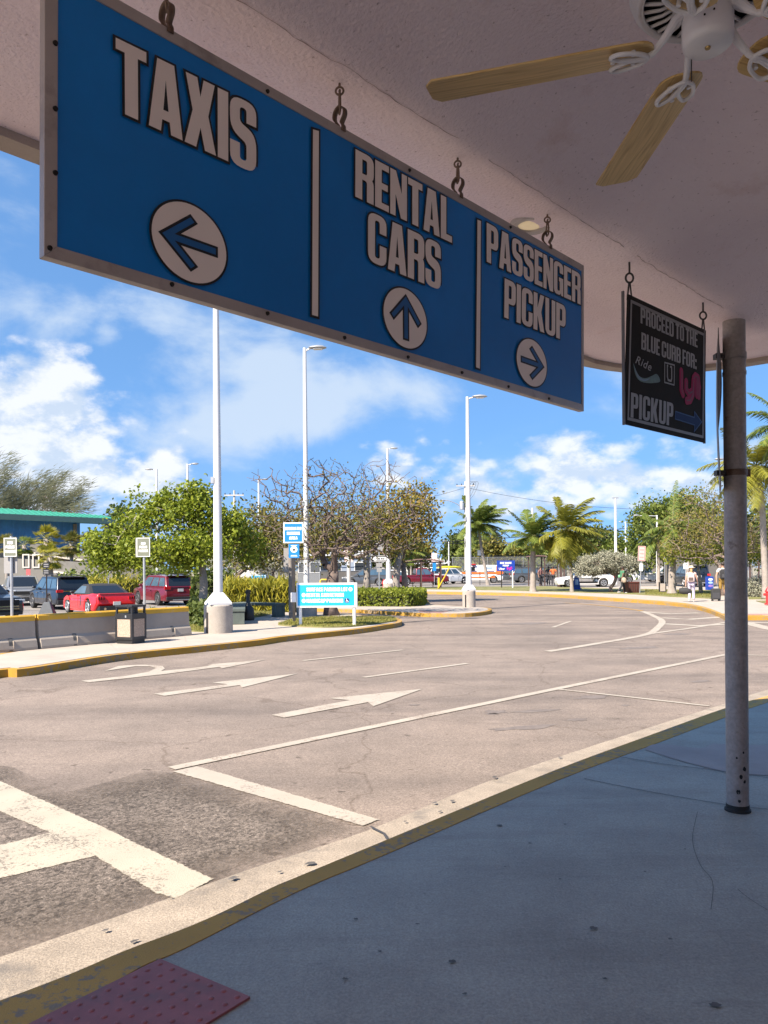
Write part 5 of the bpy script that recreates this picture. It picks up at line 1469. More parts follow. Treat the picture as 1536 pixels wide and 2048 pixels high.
def simple_sign(px, d, y0, y1, wpx, label, m, yb=None, z0=PAV, rz=0, name='street_sign', pm=None, pr=.03, tilt=0, group=None, plate=None, gcol=None):
    k_ = d / F; c = at(px, d, z0)
    t = thing(name, label, 'sign', c, R(rz), group)
    zt2, zb2 = atd(px, y0, d).z - z0, atd(px, y1, d).z - z0
    post(t, zt2 - .05, pr, 0, .035, pm)
    pn = board(t, wpx * k_, zt2 - zb2, (zt2 + zb2) / 2, 0, 'panel', m, r_=.02)
    if gcol is not None: frame_mark(pn, wpx * k_, zt2 - zb2, (zt2 + zb2) / 2, -.002, .03, .03, gcol)
    if plate:
        ya, yb_, w2, m2 = plate
        za, zb_ = atd(px, ya, d).z - z0, atd(px, yb_, d).z - z0
        board(t, w2 * k_, za - zb_, (za + zb_) / 2, 0, 'lower_plate', m2, r_=.01)
    if tilt: t.rotation_euler = (0, R(tilt), R(rz))
    return t, pn, (zt2, zb2)
t_, pn, (za, zb_) = simple_sign(1280, 47.5, 1092, 1122, 15, 'pinkish white parking rules sign leaning right beside the brown bin', m_spink, tilt=3, plate=(1127, 1142, 7, m_swhite), gcol=m_sred)
for f in (.25, .5, .75):
    rect_mark(pn, -.12, .12, zb_ + (za - zb_) * f - .05, zb_ + (za - zb_) * f + .04, -.002, mat('pink_print', (.52, .30, .29), .6))
simple_sign(698, 58, 1096, 1124, 17, 'pale pink sign on a post seen between the bare tree limbs', m_spink, pm=m_poleg, pr=.14)
simple_sign(1372, 60, 1125, 1138, 9, 'small white sign in front of the dark screened fence, left of the woman', m_swhite)
simple_sign(1494, 60, 1125, 1140, 9, 'small white sign just right of the canopy post', m_swhite)
simple_sign(869, 70, 1106, 1123, 11, 'faded red and white sign above the blue banner left of the bus shelter', m_spink, plate=(1125, 1142, 7, m_sblue2))
simple_sign(960, 76, 1100, 1111, 9, 'small white round sign on a dark post by the leaning palm', m_swhite, pm=m_dark)
simple_sign(517, 58, 1150, 1161, 30, 'small light blue parking sign low above the croton hedge', m_sblue, gcol=m_swhite, z0=-.1)
simple_sign(57, 50, 1138, 1150, 9, 'small red sign on a white post by the grey ramp wall', m_sred, z0=-.3, pm=m_whitep)
d = 45
t_, pn, (za, zb_) = simple_sign(217, d, 1138, 1147, 14, 'small black lot number sign on a thin post behind the red car', m_black, z0=-.3)
rtext(pn, 'LOT', -.13, .13, (za + zb_) / 2 - .07, (za + zb_) / 2 + .07, -.003, m_swhite)
# portable lot sign on a weighted base
d = 33.5; c = at(93, d, -.3); k_ = d / F
t = thing('portable_sign', 'dark portable sign on a thin post with a grey sandbag base beside the black car', 'sign', c)
post(t, atd(93, 1127, d).z + .3, .03, 0, .03, m_dark)
for ya, yb in ((1125, 1136), (1138, 1149)):
    za, zb_ = atd(93, ya, d).z + .3, atd(93, yb, d).z + .3
    pn = board(t, 13 * k_, za - zb_, (za + zb_) / 2, 0, 'panel', m_black, r_=.005)
    rect_mark(pn, -.10, .10, zb_ + .05, zb_ + .09, -.003, m_sback); rect_mark(pn, -.10, .10, za - .10, za - .06, -.003, m_sback)
mb = MB()
mb.add([(-.33, -.22, 0), (.42, -.22, 0), (.42, .22, 0), (-.33, .22, 0), (-.10, -.05, .62), (.16, -.05, .62), (.16, .08, .62), (-.10, .08, .62)], [(3, 2, 1, 0), (4, 5, 6, 7), (0, 1, 5, 4), (1, 2, 6, 5), (2, 3, 7, 6), (3, 0, 4, 7)])
mb.build('weighted_base', mat('base_slate', (.05, .06, .075), .6, var=.2), t, bevel=.02)

# ride share board
d = 64.0; k_ = d / F; c = at(1012, d, .05)
t = thing('ride_share_sign', 'deep blue ride share pickup sign with pink word on a white post', 'sign', c)
zt2, zb2 = atd(1012, 1121, d).z - .05, atd(1012, 1142, d).z - .05
m_deep = mat('deep_blue', (.012, .045, .30), .4, var=.05)
pn = board(t, 36 * k_, zt2 - zb2, (zt2 + zb2) / 2, 0, 'panel', m_deep, r_=.01)
hh = zt2 - zb2
rtext(pn, 'RIDE SHARE', -.48, .48, zb2 + hh * .68, zb2 + hh * .86, -.003, m_swhite)
rtext(pn, 'PICKUP', -.25, .25, zb2 + hh * .44, zb2 + hh * .60, -.003, m_swhite)
builtin_text('Uber', lambda x, y, dw=0: V((-.58 + x * .5, -.003, zb2 + hh * .12 + y * hh * .2)), 'word_mark', m_swhite, pn, 0, .03)
mb = MB(); fnl = lambda a_, b_, dw=0: V((.12 + a_ * .42, -.003 - dw, zb2 + hh * .1 + b_ * hh * .3))
for s_ in ([(0, 1), (0, .2), (.1, .1)], [(.28, .7), (.3, .3), (.5, .3)], [(.55, .7), (.52, 0), (.35, -.1)], [(.72, .1), (.72, .9), (.9, .95)], [(.68, .55), (1.0, .55)]):
    stroke(mb, s_, .14, fnl, 5)
mb.build('pink_mark', mat('bright_pink', (.62, .02, .30), .4), pn)
for x, m_, s in ((.57, m_whitep, .05), (-.36, m_dark, .05)):
    post(t, zb2 + .05, s, x, .04, m_)

# =====================================================  benches and urn on the island
m_bench = mat('bench_stone', (.085, .105, .095), .8, var=.2, vs=4, bump=.2)
def bench(c, rz_, L_, label):
    t = thing('bench', label, 'bench', c, rz_, 'dark stone benches')
    mb = MB(); mb.box((L_ / 2, 0, .42), (L_, .48, .09)); mb.build('seat', m_bench, t, bevel=.01)
    for x in (.14, L_ - .14):
        mb = MB(); mb.box((x, 0, .1875), (.22, .44, .375)); mb.build('leg', m_bench, t, bevel=.01)
    return t
c0 = at(476, 27.5, .03); c1 = at(563, 26.3, .03)
bench(c0, math.atan2(c1.y - c0.y, c1.x - c0.x), (c1 - c0).length, 'dark stone bench facing the road behind the black smoking urn')
c0 = at(474, 22.6, .03); c1 = at(478, 26.6, .03)
bench(c0 + V((0, 0, 0)), math.atan2(c1.y - c0.y, c1.x - c0.x), (c1 - c0).length, 'dark stone bench end-on, right of the round concrete footing')
c = at(496.5, 24.6, .03); t = thing('smoking_urn', 'black bottle-shaped smoking urn in front of the stone benches', 'ash urn', c)
mb = MB(); mb.lathe([(.19, 0), (.20, .03), (.185, .30), (.16, .40), (.075, .52), (.06, .60), (.06, .84)], 24); mb.build('body', m_black, t, smooth=True)
mb = MB(); mb.lathe([(.07, .84), (.075, .86), (.075, .95), (.06, .97)], 24); mb.build('cap', m_black, t, smooth=True)

# =====================================================  fire hydrants
m_hyd = mat('hydrant_red', (.52, .03, .03), .4, var=.1)
def hydrant(c, label, s=1.0):
    t = thing('fire_hydrant', label, 'fire hydrant', c, 0, 'red fire hydrants')
    t.scale = (s,) * 3
    mb = MB(); mb.lathe([(.15, 0), (.15, .05), (.10, .07), (.10, .50), (.13, .52), (.13, .56), (.11, .60), (.07, .68), (.03, .70), (.03, .75), (0, .75)], 16); mb.build('barrel', m_hyd, t, smooth=True)
    for x in (-1, 1):
        mb = MB(); mb.cyl((x * .09, 0, .42), (x * .19, 0, .42), .055, .05, 12); mb.build('side_outlet', m_hyd, t, smooth=True)
    mb = MB(); mb.cyl((0, -.09, .38), (0, -.18, .38), .07, .065, 12); mb.build('front_outlet', m_hyd, t, smooth=True)
hydrant(at(768, 64, .05), 'small red fire hydrant standing behind the boxed hedge', 1.05)
hydrant(at(1537, 31.5, .055), 'red fire hydrant cut off by the right edge')

# =====================================================  bus shelters
m_brown = mat('shelter_brown', (.085, .052, .045), .6, metal=.2, var=.15)
m_broof = mat('shelter_roof_brown', (.17, .105, .09), .6, var=.12)
def shelter(px0, px1, d, ytop, ybase, label, arch=.25, nposts=(0.03, .45, .93), z0=.03, dy=1.4):
    c0, c1 = at(px0, d, z0), at(px1, d, z0); L_ = c1.x - c0.x
    t = thing('bus_shelter', label, 'bus shelter', c0, 0, 'brown bus shelters')
    ztop = atd(px0, ytop, d).z - z0
    n = 14; vs, fs = [], []
    for i in range(n + 1):
        f = i / n; x = L_ * f
        z = ztop - arch * (2 * f - 1) ** 2 * .9
        for y in (-.2, dy + .2):
            for dz in (0, .07): vs.append((x, y, z + dz - .07))
    for i in range(n):
        a_ = 4 * i; b_ = a_ + 4
        fs += [(a_, a_ + 2, b_ + 2, b_), (a_ + 1, b_ + 1, b_ + 3, a_ + 3), (a_, b_, b_ + 1, a_ + 1), (a_ + 2, a_ + 3, b_ + 3, b_ + 2)]
    fs += [(0, 1, 3, 2), (4 * n, 4 * n + 2, 4 * n + 3, 4 * n + 1)]
    mb = MB(); mb.add(vs, fs); rf = mb.build('roof', m_broof, t)
    mb = MB()
    for i in range(0, n + 1):
        f = i / n; z = ztop - arch * (2 * f - 1) ** 2 * .9
        mb.box((min(max(L_ * f, .03), L_ - .03), dy / 2, z + .015), (.05, dy + .36, .04))
    mb.build('roof_ribs', m_brown, rf)
    for f in nposts:
        z = ztop - arch * (2 * f - 1) ** 2 * .9 - .06
        for y in (0, dy):
            mb = MB(); mb.box((L_ * f, y, z / 2), (.10, .10, z)); mb.build('post', m_brown, t)
        mb = MB(); mb.tube([(L_ * f, 0, z - .45), (L_ * f + .35 * (1 if f < .5 else -1), 0, z - .02)], .03, 6); mb.build('brace', m_brown, t)
    z = ztop - arch - .05
    mb = MB(); mb.box((L_ / 2, 0, z), (L_ * .92, .07, .10)); mb.build('beam', m_brown, t)
    mb = MB(); mb.box((L_ / 2, dy * .7, .45), (L_ * .6, .4, .05)); bn = mb.build('seat', m_brown, t)
    for f in (.25, .75):
        mb = MB(); mb.box((L_ * f, dy * .7, .2125), (.06, .34, .42)); mb.build('leg', m_brown, bn)
    return t
shelter(806, 888, 65, 1118, 1178, 'brown arched bus shelter in front of the dark red pickup')
shelter(1059, 1093, 70, 1111, 1178, 'brown flat shelter roof left of the three waiting people', .06, (.12, .9))
shelter(1119, 1138, 66, 1109, 1177, 'narrow brown shelter on single posts by the white car', .12, (.22, .5))
shelter(1497, 1560, 58, 1104, 1178, 'brown shelter right of the canopy post at the far lawn', .06, (.33, .9))

# =====================================================  fences
m_mesh, nt, b = nodes_of('chain_link')
def _cl():
    L = nt.links.new; tc = N(nt, 'ShaderNodeTexCoord')
    outs = []
    for rot in (45, -45):
        mp = N(nt, 'ShaderNodeMapping'); mp.inputs['Rotation'].default_value = (0, R(rot), 0); L(tc.outputs['Object'], mp.inputs[0])
        w_ = N(nt, 'ShaderNodeTexWave', wave_type='BANDS', bands_direction='X', i_Scale=3.2); L(mp.outputs[0], w_.inputs['Vector'])
        m_ = N(nt, 'ShaderNodeMath', operation='GREATER_THAN'); L(w_.outputs['Fac'], m_.inputs[0]); m_.inputs[1].default_value = .93; outs.append(m_.outputs[0])
    mx = N(nt, 'ShaderNodeMath', operation='MAXIMUM'); L(outs[0], mx.inputs[0]); L(outs[1], mx.inputs[1])
    tr = N(nt, 'ShaderNodeBsdfTransparent'); ms = N(nt, 'ShaderNodeMixShader')
    L(mx.outputs[0], ms.inputs[0]); L(tr.outputs[0], ms.inputs[1]); L(b.outputs[0], ms.inputs[2])
    b.inputs['Base Color'].default_value = (.30, .30, .29, 1); b.inputs['Metallic'].default_value = .3; b.inputs['Roughness'].default_value = .5
    L(ms.outputs[0], nt.nodes['Material Output'].inputs['Surface'])
_cl()
m_cloth = mat('windscreen_cloth', (.095, .09, .085), .9, var=.15, vs=1.2)
def fence(p0, p1, h, label, fill, z0=.03, step=3.0, cat='fence', rail=True):
    p0, p1 = V((p0.x, p0.y, z0)), V((p1.x, p1.y, z0)); L_ = (p1 - p0).length
    t = thing('chain_link_fence', label, cat, p0, math.atan2(p1.y - p0.y, p1.x - p0.x), 'chain link fences')
    mb = MB(); mb.add([(0, 0, .03), (L_, 0, .03), (L_, 0, h), (0, 0, h)], [(0, 1, 2, 3)]); mb.build('mesh_panel', fill, t)
    n = max(2, int(L_ / step))
    for i in range(n + 1):
        mb = MB(); mb.cyl((L_ * i / n, -.04, 0), (L_ * i / n, -.04, h + .06), .035, n=6); mb.build('post', m_galv, t)
    mb = MB(); mb.cyl((0, -.04, h), (L_, -.04, h), .025, n=6); mb.build('top_rail', m_galv, t)
    return t
fence(at(905, 99), at(1330, 99), 3.1, 'tall chain link fence behind the parked cars and palms', m_mesh, step=4.5)
fence(at(1330, 74), at(1440, 70), 2.5, 'dark screened fence behind the woman with the hat', m_cloth, step=1.7)
fence(at(1440, 70), at(1620, 66), 2.6, 'grey mesh fence right of the canopy post', m_mesh, step=2.2)
fence(at(640, 84), at(800, 84), 1.5, 'low dark screened fence behind the bare tree', m_cloth, step=2.5)
fence(at(440, 78), at(640, 80), 2.4, 'chain link fence left of the bare tree trunk', m_mesh, step=3)

# yellow pipe guards and gate
m_ypipe = mat('safety_yellow', (.62, .40, .02), .45, var=.08)
def guard(px, d, w_, h_, label):
    t = thing('pipe_guard', label, 'guard rail', at(px, d, .03), 0, 'yellow pipe guards')
    mb = MB(); mb.tube([(-w_ / 2, 0, 0), (-w_ / 2, 0, h_ - .08), (-w_ / 2 + .08, 0, h_), (w_ / 2 - .08, 0, h_), (w_ / 2, 0, h_ - .08), (w_ / 2, 0, 0)], .055, 8); mb.build('hoop', m_ypipe, t, smooth=True)
guard(562, 50, .75, .95, 'yellow pipe hoop left of the thick wooden post')
guard(570, 49, .8, .75, 'lower yellow pipe hoop beside the taller one left of the wooden post')
guard(649, 52, .55, .95, 'yellow pipe hoop just left of the bare tree trunk')
t = thing('gate_arm', 'slanting yellow gate arm on a short post near the white pole', 'gate', at(886, 62, .05))
mb = MB(); mb.box((-.35, 0, .45), (.14, .14, .9)); mb.build('post', m_ypipe, t)
mb = MB(); mb.tube([(-.40, -.1, .05), (.15, -.1, 1.0), (.55, -.1, 1.75)], .045, 6); mb.build('arm', m_ypipe, t, smooth=True)
# trash bin, totem, banner cone and low board on the far side
t = thing('brown_bin', 'dark red-brown square bin beside the clipped bush', 'bin', at(1263, 48.5, .05), R(8))
m_bin = mat('bin_brown', (.10, .028, .022), .6, var=.15)
mb = MB()
mb.add([(-.36, -.36, 0), (.36, -.36, 0), (.36, .36, 0), (-.36, .36, 0), (-.42, -.42, .62), (.42, -.42, .62), (.42, .42, .62), (-.42, .42, .62)], [(3, 2, 1, 0), (4, 5, 6, 7), (0, 1, 5, 4), (1, 2, 6, 5), (2, 3, 7, 6), (3, 0, 4, 7)]); mb.build('body', m_bin, t)
mb = MB(); mb.box((0, 0, .655), (.9, .9, .07)); mb.build('rim', m_bin, t, bevel=.01)
mb = MB()
for i in range(5): mb.box((-.28 + i * .14, -.405, .33), (.035, .03, .52))
mb.build('slats', m_brown, t)
t = thing('info_totem', 'narrow blue information totem with pale pictures behind the people with luggage', 'totem', at(1419, 53, .05), R(5))
mb = MB(); mb.box((0, 0, .46), (.46, .3, .92)); mb.build('body', m_deep, t, bevel=.02)
for z, m_ in ((.72, m_swhite), (.5, mat('pale_blue_print', (.30, .45, .62), .5)), (.28, mat('violet_print', (.28, .16, .42), .5))):
    mb = MB(); mb.ball((0, -.152, z), (.17, .008, .085), 12, 6); mb.build('picture', m_, t, smooth=True)
t = thing('banner_cone', 'blue tapering banner stand with white marks by the white car', 'banner', at(1153, 57, .05))
mb = MB(); mb.add([(-.28, -.1, .1), (.28, -.1, .1), (.28, .1, .1), (-.28, .1, .1), (-.12, -.04, 1.15), (.12, -.04, 1.15), (.12, .04, 1.15), (-.12, .04, 1.15)], [(3, 2, 1, 0), (4, 5, 6, 7), (0, 1, 5, 4), (1, 2, 6, 5), (2, 3, 7, 6), (3, 0, 4, 7)]); bb = mb.build('banner', mat('banner_blue', (.02, .06, .22), .5), t)
mb = MB(); mb.box((0, 0, .05), (.66, .4, .1)); mb.build('foot', m_deep, t)
mb = MB(); mb.add([(-.13, -.107, .35), (.13, -.107, .35), (.10, -.075, .75), (-.10, -.075, .75)], [(0, 1, 2, 3)]); mb.build('white_mark', mat('soft_white', (.4, .45, .55), .5), bb)
t = thing('low_board', 'small dark framed board on a stand on the far lawn', 'board', at(1325, 49, .05), R(-5))
mb = MB(); mb.box((0, 0, .28), (.4, .04, .5)); bb = mb.build('board', mat('board_beige', (.36, .31, .27), .6), t)
mb = MB()
for x in (-.2, .2): mb.box((x, -.005, .32), (.06, .07, .64))
mb.box((0, -.005, .03), (.46, .12, .06)); mb.build('frame', m_black, t)

# =====================================================  buildings
m_teal = mat('teal_roof', (.035, .27, .175), .55, var=.06, vs=.6)
m_tfas = mat('teal_fascia', (.12, .20, .165), .6, var=.1)
m_bcorr = mat('blue_corrugated', (.03, .16, .38), .5, var=.2, vs=1)
m_gwall = mat('grey_wall', (.175, .165, .145), .85, var=.1, vs=.8, dirt=(.12, .115, .10), ds=.6)
m_ledge = mat('pale_ledge', (.52, .48, .42), .8, var=.08)
t = thing('teal_pavilion', 'raised pavilion with a teal metal roof and blue corrugated wall', 'building', (0, 0, 0))
D0 = 78.0
def P3(px, py, d): return atd(px, py, d)
# hip roof end: eaves in front, ridge behind
e0, e1 = P3(-420, 1008, 59.2), P3(223, 1037, D0); r0, r1 = P3(-420, 986, 66), P3(205, 1031, D0 + 7); bk0, bk1 = e0 + V((2, 16, 0)), e1 + V((1.5, 15, 0))
mb = MB(); mb.add([e0, e1, r1, r0, bk0, bk1], [(0, 1, 2, 3), (1, 5, 2), (3, 2, 5, 4)])
nrib = 46
for i in range(nrib):
    f = (i + .5) / nrib; a_, b_ = e0.lerp(e1, f), r0.lerp(r1, f); up_ = V((0, 0, .05))
    mb.tube([a_ + up_, b_ + up_], .035, 4)
rf = mb.build('roof', m_teal, t)
mb = MB(); dn_ = V((0, 0, -.55))
mb.add([e0, e1, e1 + dn_, e0 + dn_, bk1, bk1 + dn_], [(0, 3, 2, 1), (1, 2, 5, 4)]); mb.build('fascia', m_tfas, t)
w0, w1 = P3(-420, 1050, 61), P3(160, 1052, D0 + 1.0)
mb = MB(); w0b, w1b = V((w0.x, w0.y, 3.6)), V((w1.x, w1.y, 3.6)); w0t, w1t = V((w0.x, w0.y, e0.z - .3)), V((w1.x, w1.y, e1.z - .35))
nn = 150
vs = []
for i in range(nn + 1):
    f = i / nn; off = V((0, -.10 if i % 4 < 2 else 0, 0))
    vs += [w0b.lerp(w1b, f) + off, w0t.lerp(w1t, f) + off]
mb.add(vs, [(2 * i, 2 * i + 2, 2 * i + 3, 2 * i + 1) for i in range(nn)]); mb.build('corrugated_wall', m_bcorr, t)
mb = MB(); q = P3(215, 1060, D0 + 1)
for px in (60, 150, 214):
    p = P3(px, 1060, D0 + .5); mb.box((p.x, p.y, 3), (.3, .3, 2 * (e1.z - .5 - 3)))
mb.build('columns', m_gwall, t)
mb = MB(); p0, p1 = P3(-420, 1100, 60.5), P3(222, 1100, D0 + 3); mb.frame_box((p0.x, p0.y, -.3), V((p1.x - p0.x, p1.y - p0.y, 0)), V((.4, 12, 0)), V((0, 0, 3.9))); mb.build('podium', m_gwall, t)
# ramp with pale ledges falling to the right
t = thing('access_ramp', 'long grey concrete ramp wall with pale ledges sloping down to the right', 'ramp', (0, 0, 0))
def wallquad(p, m, name, parent, th=.25):
    mb = MB(); q = [V(x) for x in p]; back_ = [x + V((.1, th, 0)) for x in q]
    mb.add(q + back_, [(0, 1, 2, 3), (7, 6, 5, 4), (0, 4, 5, 1), (1, 5, 6, 2), (2, 6, 7, 3), (3, 7, 4, 0)]); return mb.build(name, m, parent)
def ledge(a_, b_, h_, name='ledge'):
    a_, b_ = V(a_), V(b_)
    mb = MB(); mb.frame_box(a_ + V((0, -.12, -h_)), b_ - a_, V((.05, .5, 0)), V((0, 0, h_))); mb.build(name, m_ledge, t)
D1 = 60
wallquad([at(-300, D1, -.3), at(236, D1, -.3), P3(236, 1128, D1), P3(-300, 1100, D1)], m_gwall, 'lower_wall', t)
wallquad([at(236, D1 + .01, -.3), at(470, D1 + 2, -.3), P3(470, 1163, D1 + 2), P3(236, 1139, D1 + .01)], m_gwall, 'side_wall', t)
wallquad([at(60, D1 + 4, 1.5), at(330, D1 + 5, 0), P3(330, 1134, D1 + 5), P3(60, 1086, D1 + 4)], m_gwall, 'upper_wall', t)
ledge(P3(28, 1101.5, D1 + 3.9), P3(190, 1122, D1 + 3.9), .14); ledge(P3(108, 1142, D1 - .2), P3(192, 1152, D1 - .2), .13)
ledge(P3(250, 1157, D1 + .5), P3(330, 1170, D1 + .8), .13); ledge(P3(38, 1101.5, D1 + 3.8), P3(72, 1105, D1 + 3.8), .3)
for px in (45, 65):
    p0, p1 = P3(px, 1136, D1 - .05), P3(px + 14, 1108, D1 - .05)
    mb = MB(); lp = [(p0.x, p0.z), (p1.x, p0.z), (p1.x, p1.z), (p0.x, p1.z)]
    mb.sheet([lp, offset_poly(lp, -.10)[::-1]], lambda a_, b_, y=p0.y: (a_, y - .03, b_)); mb.build('panel_frame', m_ledge, t)
# grey roofed building
m_groof = mat('grey_metal_roof', (.46, .46, .46), .5, var=.06, vs=.3)
def gable(px0, px1, d, yr, ye, label, mroof, mwall, dep=14, hip=3.0, z0=.03, name='low_building'):
    t = thing(name, label, 'building', (0, 0, 0))
    a_, b_ = at(px0, d, z0), at(px1, d, z0); ze, zr = atd(px0, ye, d).z, atd(px0, yr, d).z
    ov = .4
    mb = MB(); mb.frame_box(a_, b_ - a_, V((0, dep, 0)), V((0, 0, ze - z0 - .02))); w_ = mb.build('wall', mwall, t)
    x0, x1, y0, y1 = a_.x - ov, b_.x + ov, d - ov, d + dep + ov; ym = (y0 + y1) / 2
    mb = MB(); mb.add([(x0, y0, ze), (x1, y0, ze), (x1, y1, ze), (x0, y1, ze), (x0 + hip, ym, zr), (x1 - hip, ym, zr)], [(0, 1, 5, 4), (1, 2, 5), (2, 3, 4, 5), (3, 0, 4), (3, 2, 1, 0)]); mb.build('roof', mroof, t)
    n = max(2, int((b_.x - a_.x) / 3.2))
    m_win = bpy.data.materials.get('dark_window') or mat('dark_window', (.03, .035, .04), .15)
    for i in range(n):
        x = a_.x + (b_.x - a_.x) * (i + .5) / n
        mb = MB(); mb.box((x, d - .01, z0 + (ze - z0) * .58), (1.3, .06, (ze - z0) * .38)); wn = mb.build('window', m_swhite, t)
        mb = MB(); mb.box((x, d - .045, z0 + (ze - z0) * .58), (1.14, .02, (ze - z0) * .38 - .16)); mb.build('pane', m_win, wn)
    return t
m_wwall = mat('white_wall', (.62, .60, .56), .8, var=.06)
gable(640, 924, 132, 1113, 1130, 'low building with a pale grey roof behind the bus shelter', m_groof, m_wwall, hip=5)
gable(596, 642, 92, 1104, 1112, 'grey building with dark openings between the bare tree and the smoking sign', m_groof, mat('slate_wall', (.16, .17, .18), .8, var=.1), dep=10, hip=2)
gable(470, 520, 96, 1096, 1106, 'pale building behind the olive tree, left of the bare tree', m_groof, m_wwall, dep=10, hip=2)
gable(650, 742, 98, 1098, 1112, 'long white building seen through the bare tree branches', m_groof, mat('blue_grey_wall', (.24, .29, .36), .8, var=.1), dep=8, hip=1.5)
gable(1352, 1500, 84, 1094, 1106, 'dark grey building behind the screened fence on the right', mat('dark_roof', (.10, .09, .085), .7), mat('taupe_wall', (.16, .14, .125), .85, var=.1), dep=10, hip=1.5)
# =====================================================  plants
m_bark = mat('bark_brown', (.19, .145, .12), .9, var=.35, vs=7, bump=.8, bs=25, dirt=(.25, .22, .19), ds=4)
m_bark_grey = mat('bark_grey', (.25, .22, .195), .9, var=.3, vs=7, bump=.7, bs=25, dirt=(.34, .31, .28), ds=3)
m_palm_trunk = mat('palm_trunk', (.27, .235, .205), .9, var=.22, vs=4, bump=.6, bs=18)
def px_ell(px, py, d, rx, ry, rd=None):
    """a blob of crown: centre pixel, distance, radii in pixels (and depth radius in metres)"""
    k = d / F; c = atd(px, py, d)
    return (c, V((rx * k, (rd if rd is not None else (rx * k) * .9), ry * k)))
def in_ell(rng, e, shell=.0):
    c, r_ = e
    while True:
        q = V((rng.uniform(-1, 1), rng.uniform(-1, 1), rng.uniform(-1, 1)))
        if shell <= q.length <= 1: return V((c.x + q.x * r_.x, c.y + q.y * r_.y, c.z + q.z * r_.z))
def vol(e): return e[1].x * e[1].y * e[1].z
def pick(rng, ells):
    w_ = [vol(e) ** .75 for e in ells]; s = rng.uniform(0, sum(w_))
    for e, x in zip(ells, w_):
        s -= x
        if s <= 0: return e
    return ells[-1]
def branches(rng, trunk, targets, r_tip, r_max, wig=.12, up=.0, sides=5, expo=2.3):
    """trunk polyline, then every target joined to the nearest limb; radii add up like pipes"""
    pos = [V(p) for p in trunk]; par = [-1] + list(range(len(trunk) - 1))
    start = len(trunk) - 1
    top = pos[-1]
    for tgt in sorted(targets, key=lambda p: (p - top).length):
        best, bd = None, 1e9
        lo = max(0, len(trunk) - 3)
        for i in range(lo, len(pos)):
            v = tgt - pos[i]; dd = v.length
            if i < len(trunk) - 1: dd *= 1.3
            if par[i] >= 0 and dd > 1e-6:
                pd = (pos[i] - pos[par[i]])
                if pd.length > 1e-6: dd *= 1.0 + .45 * (1 - pd.normalized().dot(v / v.length))
            if dd < bd: bd, best = dd, i
        v = tgt - pos[best]; L_ = v.length; n = max(1, min(5, int(L_ / .35)))
        prev = best
        for k in range(1, n + 1):
            f = k / n
            j = V((rng.gauss(0, 1), rng.gauss(0, 1), rng.gauss(0, 1))) * wig * L_ * math.sin(math.pi * min(f, .8)) * .5
            q = pos[best] + v * f + j - V((0, 0, 1)) * up * L_ * math.sin(math.pi * f)
            pos.append(q); par.append(prev); prev = len(pos) - 1
    n = len(pos); area_ = [0.0] * n; kids = [0] * n
    for i in range(n):
        if par[i] >= 0: kids[par[i]] += 1
    for i in range(n - 1, -1, -1):
        if kids[i] == 0: area_[i] = r_tip ** expo
        if par[i] >= 0: area_[par[i]] += area_[i]
    rad = [min(r_max, a_ ** (1 / expo)) for a_ in area_]
    tr, br = MB(), MB()
    nt_ = len(trunk)
    for i in range(nt_ - 1): rad[i] = max(rad[i], r_max * (1.0 if i else 1.0))
    tr.tube([pos[i] for i in range(nt_)], [r_max * (1.45 if i == 0 else 1.08 if i == 1 else 1) for i in range(nt_ - 1)] + [max(rad[nt_ - 1], r_max * .75)], 12)
    for i in range(nt_, n):
        p = par[i]; sd = 7 if rad[i] > .04 else sides if rad[i] > .012 else 3
        br.tube([pos[p], pos[i]], [min(rad[p], rad[i] * 1.25), rad[i]], sd, caps=False)
    tips = [pos[i] for i in range(n) if kids[i] == 0]
    return tr, br, tips, pos[nt_:]
def leaf(mb_v, mb_f, c, n, t, L_, W_, fold=.15):
    """one leaf: two facets along a midrib"""
    b_ = n.cross(t)
    i = len(mb_v)
    a0 = c - t * L_ * .5; a1 = c + t * L_ * .5
    s1 = c + b_ * W_ * .5 + n * fold * W_; s2 = c - b_ * W_ * .5 + n * fold * W_
    mb_v += [tuple(a0), tuple(s1), tuple(a1), tuple(s2)]
    mb_f += [(i, i + 1, i + 2), (i, i + 2, i + 3)]
def rdir(rng, upb=0.0):
    v = V((rng.gauss(0, 1), rng.gauss(0, 1), rng.gauss(0, 1) + upb)); return v.normalized()
def foliage(rng, centres, per, rad, L_, W_, upb=.5, dirb=None, flat=1.0):
    vs, fs = [], []
    for c in centres:
        for _ in range(per):
            q = V((rng.gauss(0, 1), rng.gauss(0, 1), rng.gauss(0, 1) * flat)) * rad * .55
            n = rdir(rng, upb); t = rdir(rng)
            if dirb is not None: t = (t + dirb).normalized()
            t = (t - n * t.dot(n))
            if t.length < 1e-3: continue
            t.normalize(); s = rng.uniform(.65, 1.25)
            leaf(vs, fs, c + q, n, t, L_ * s, W_ * s)
    m_ = MB(); m_.v, m_.f, m_.mi = vs, fs, [0] * len(fs); return m_
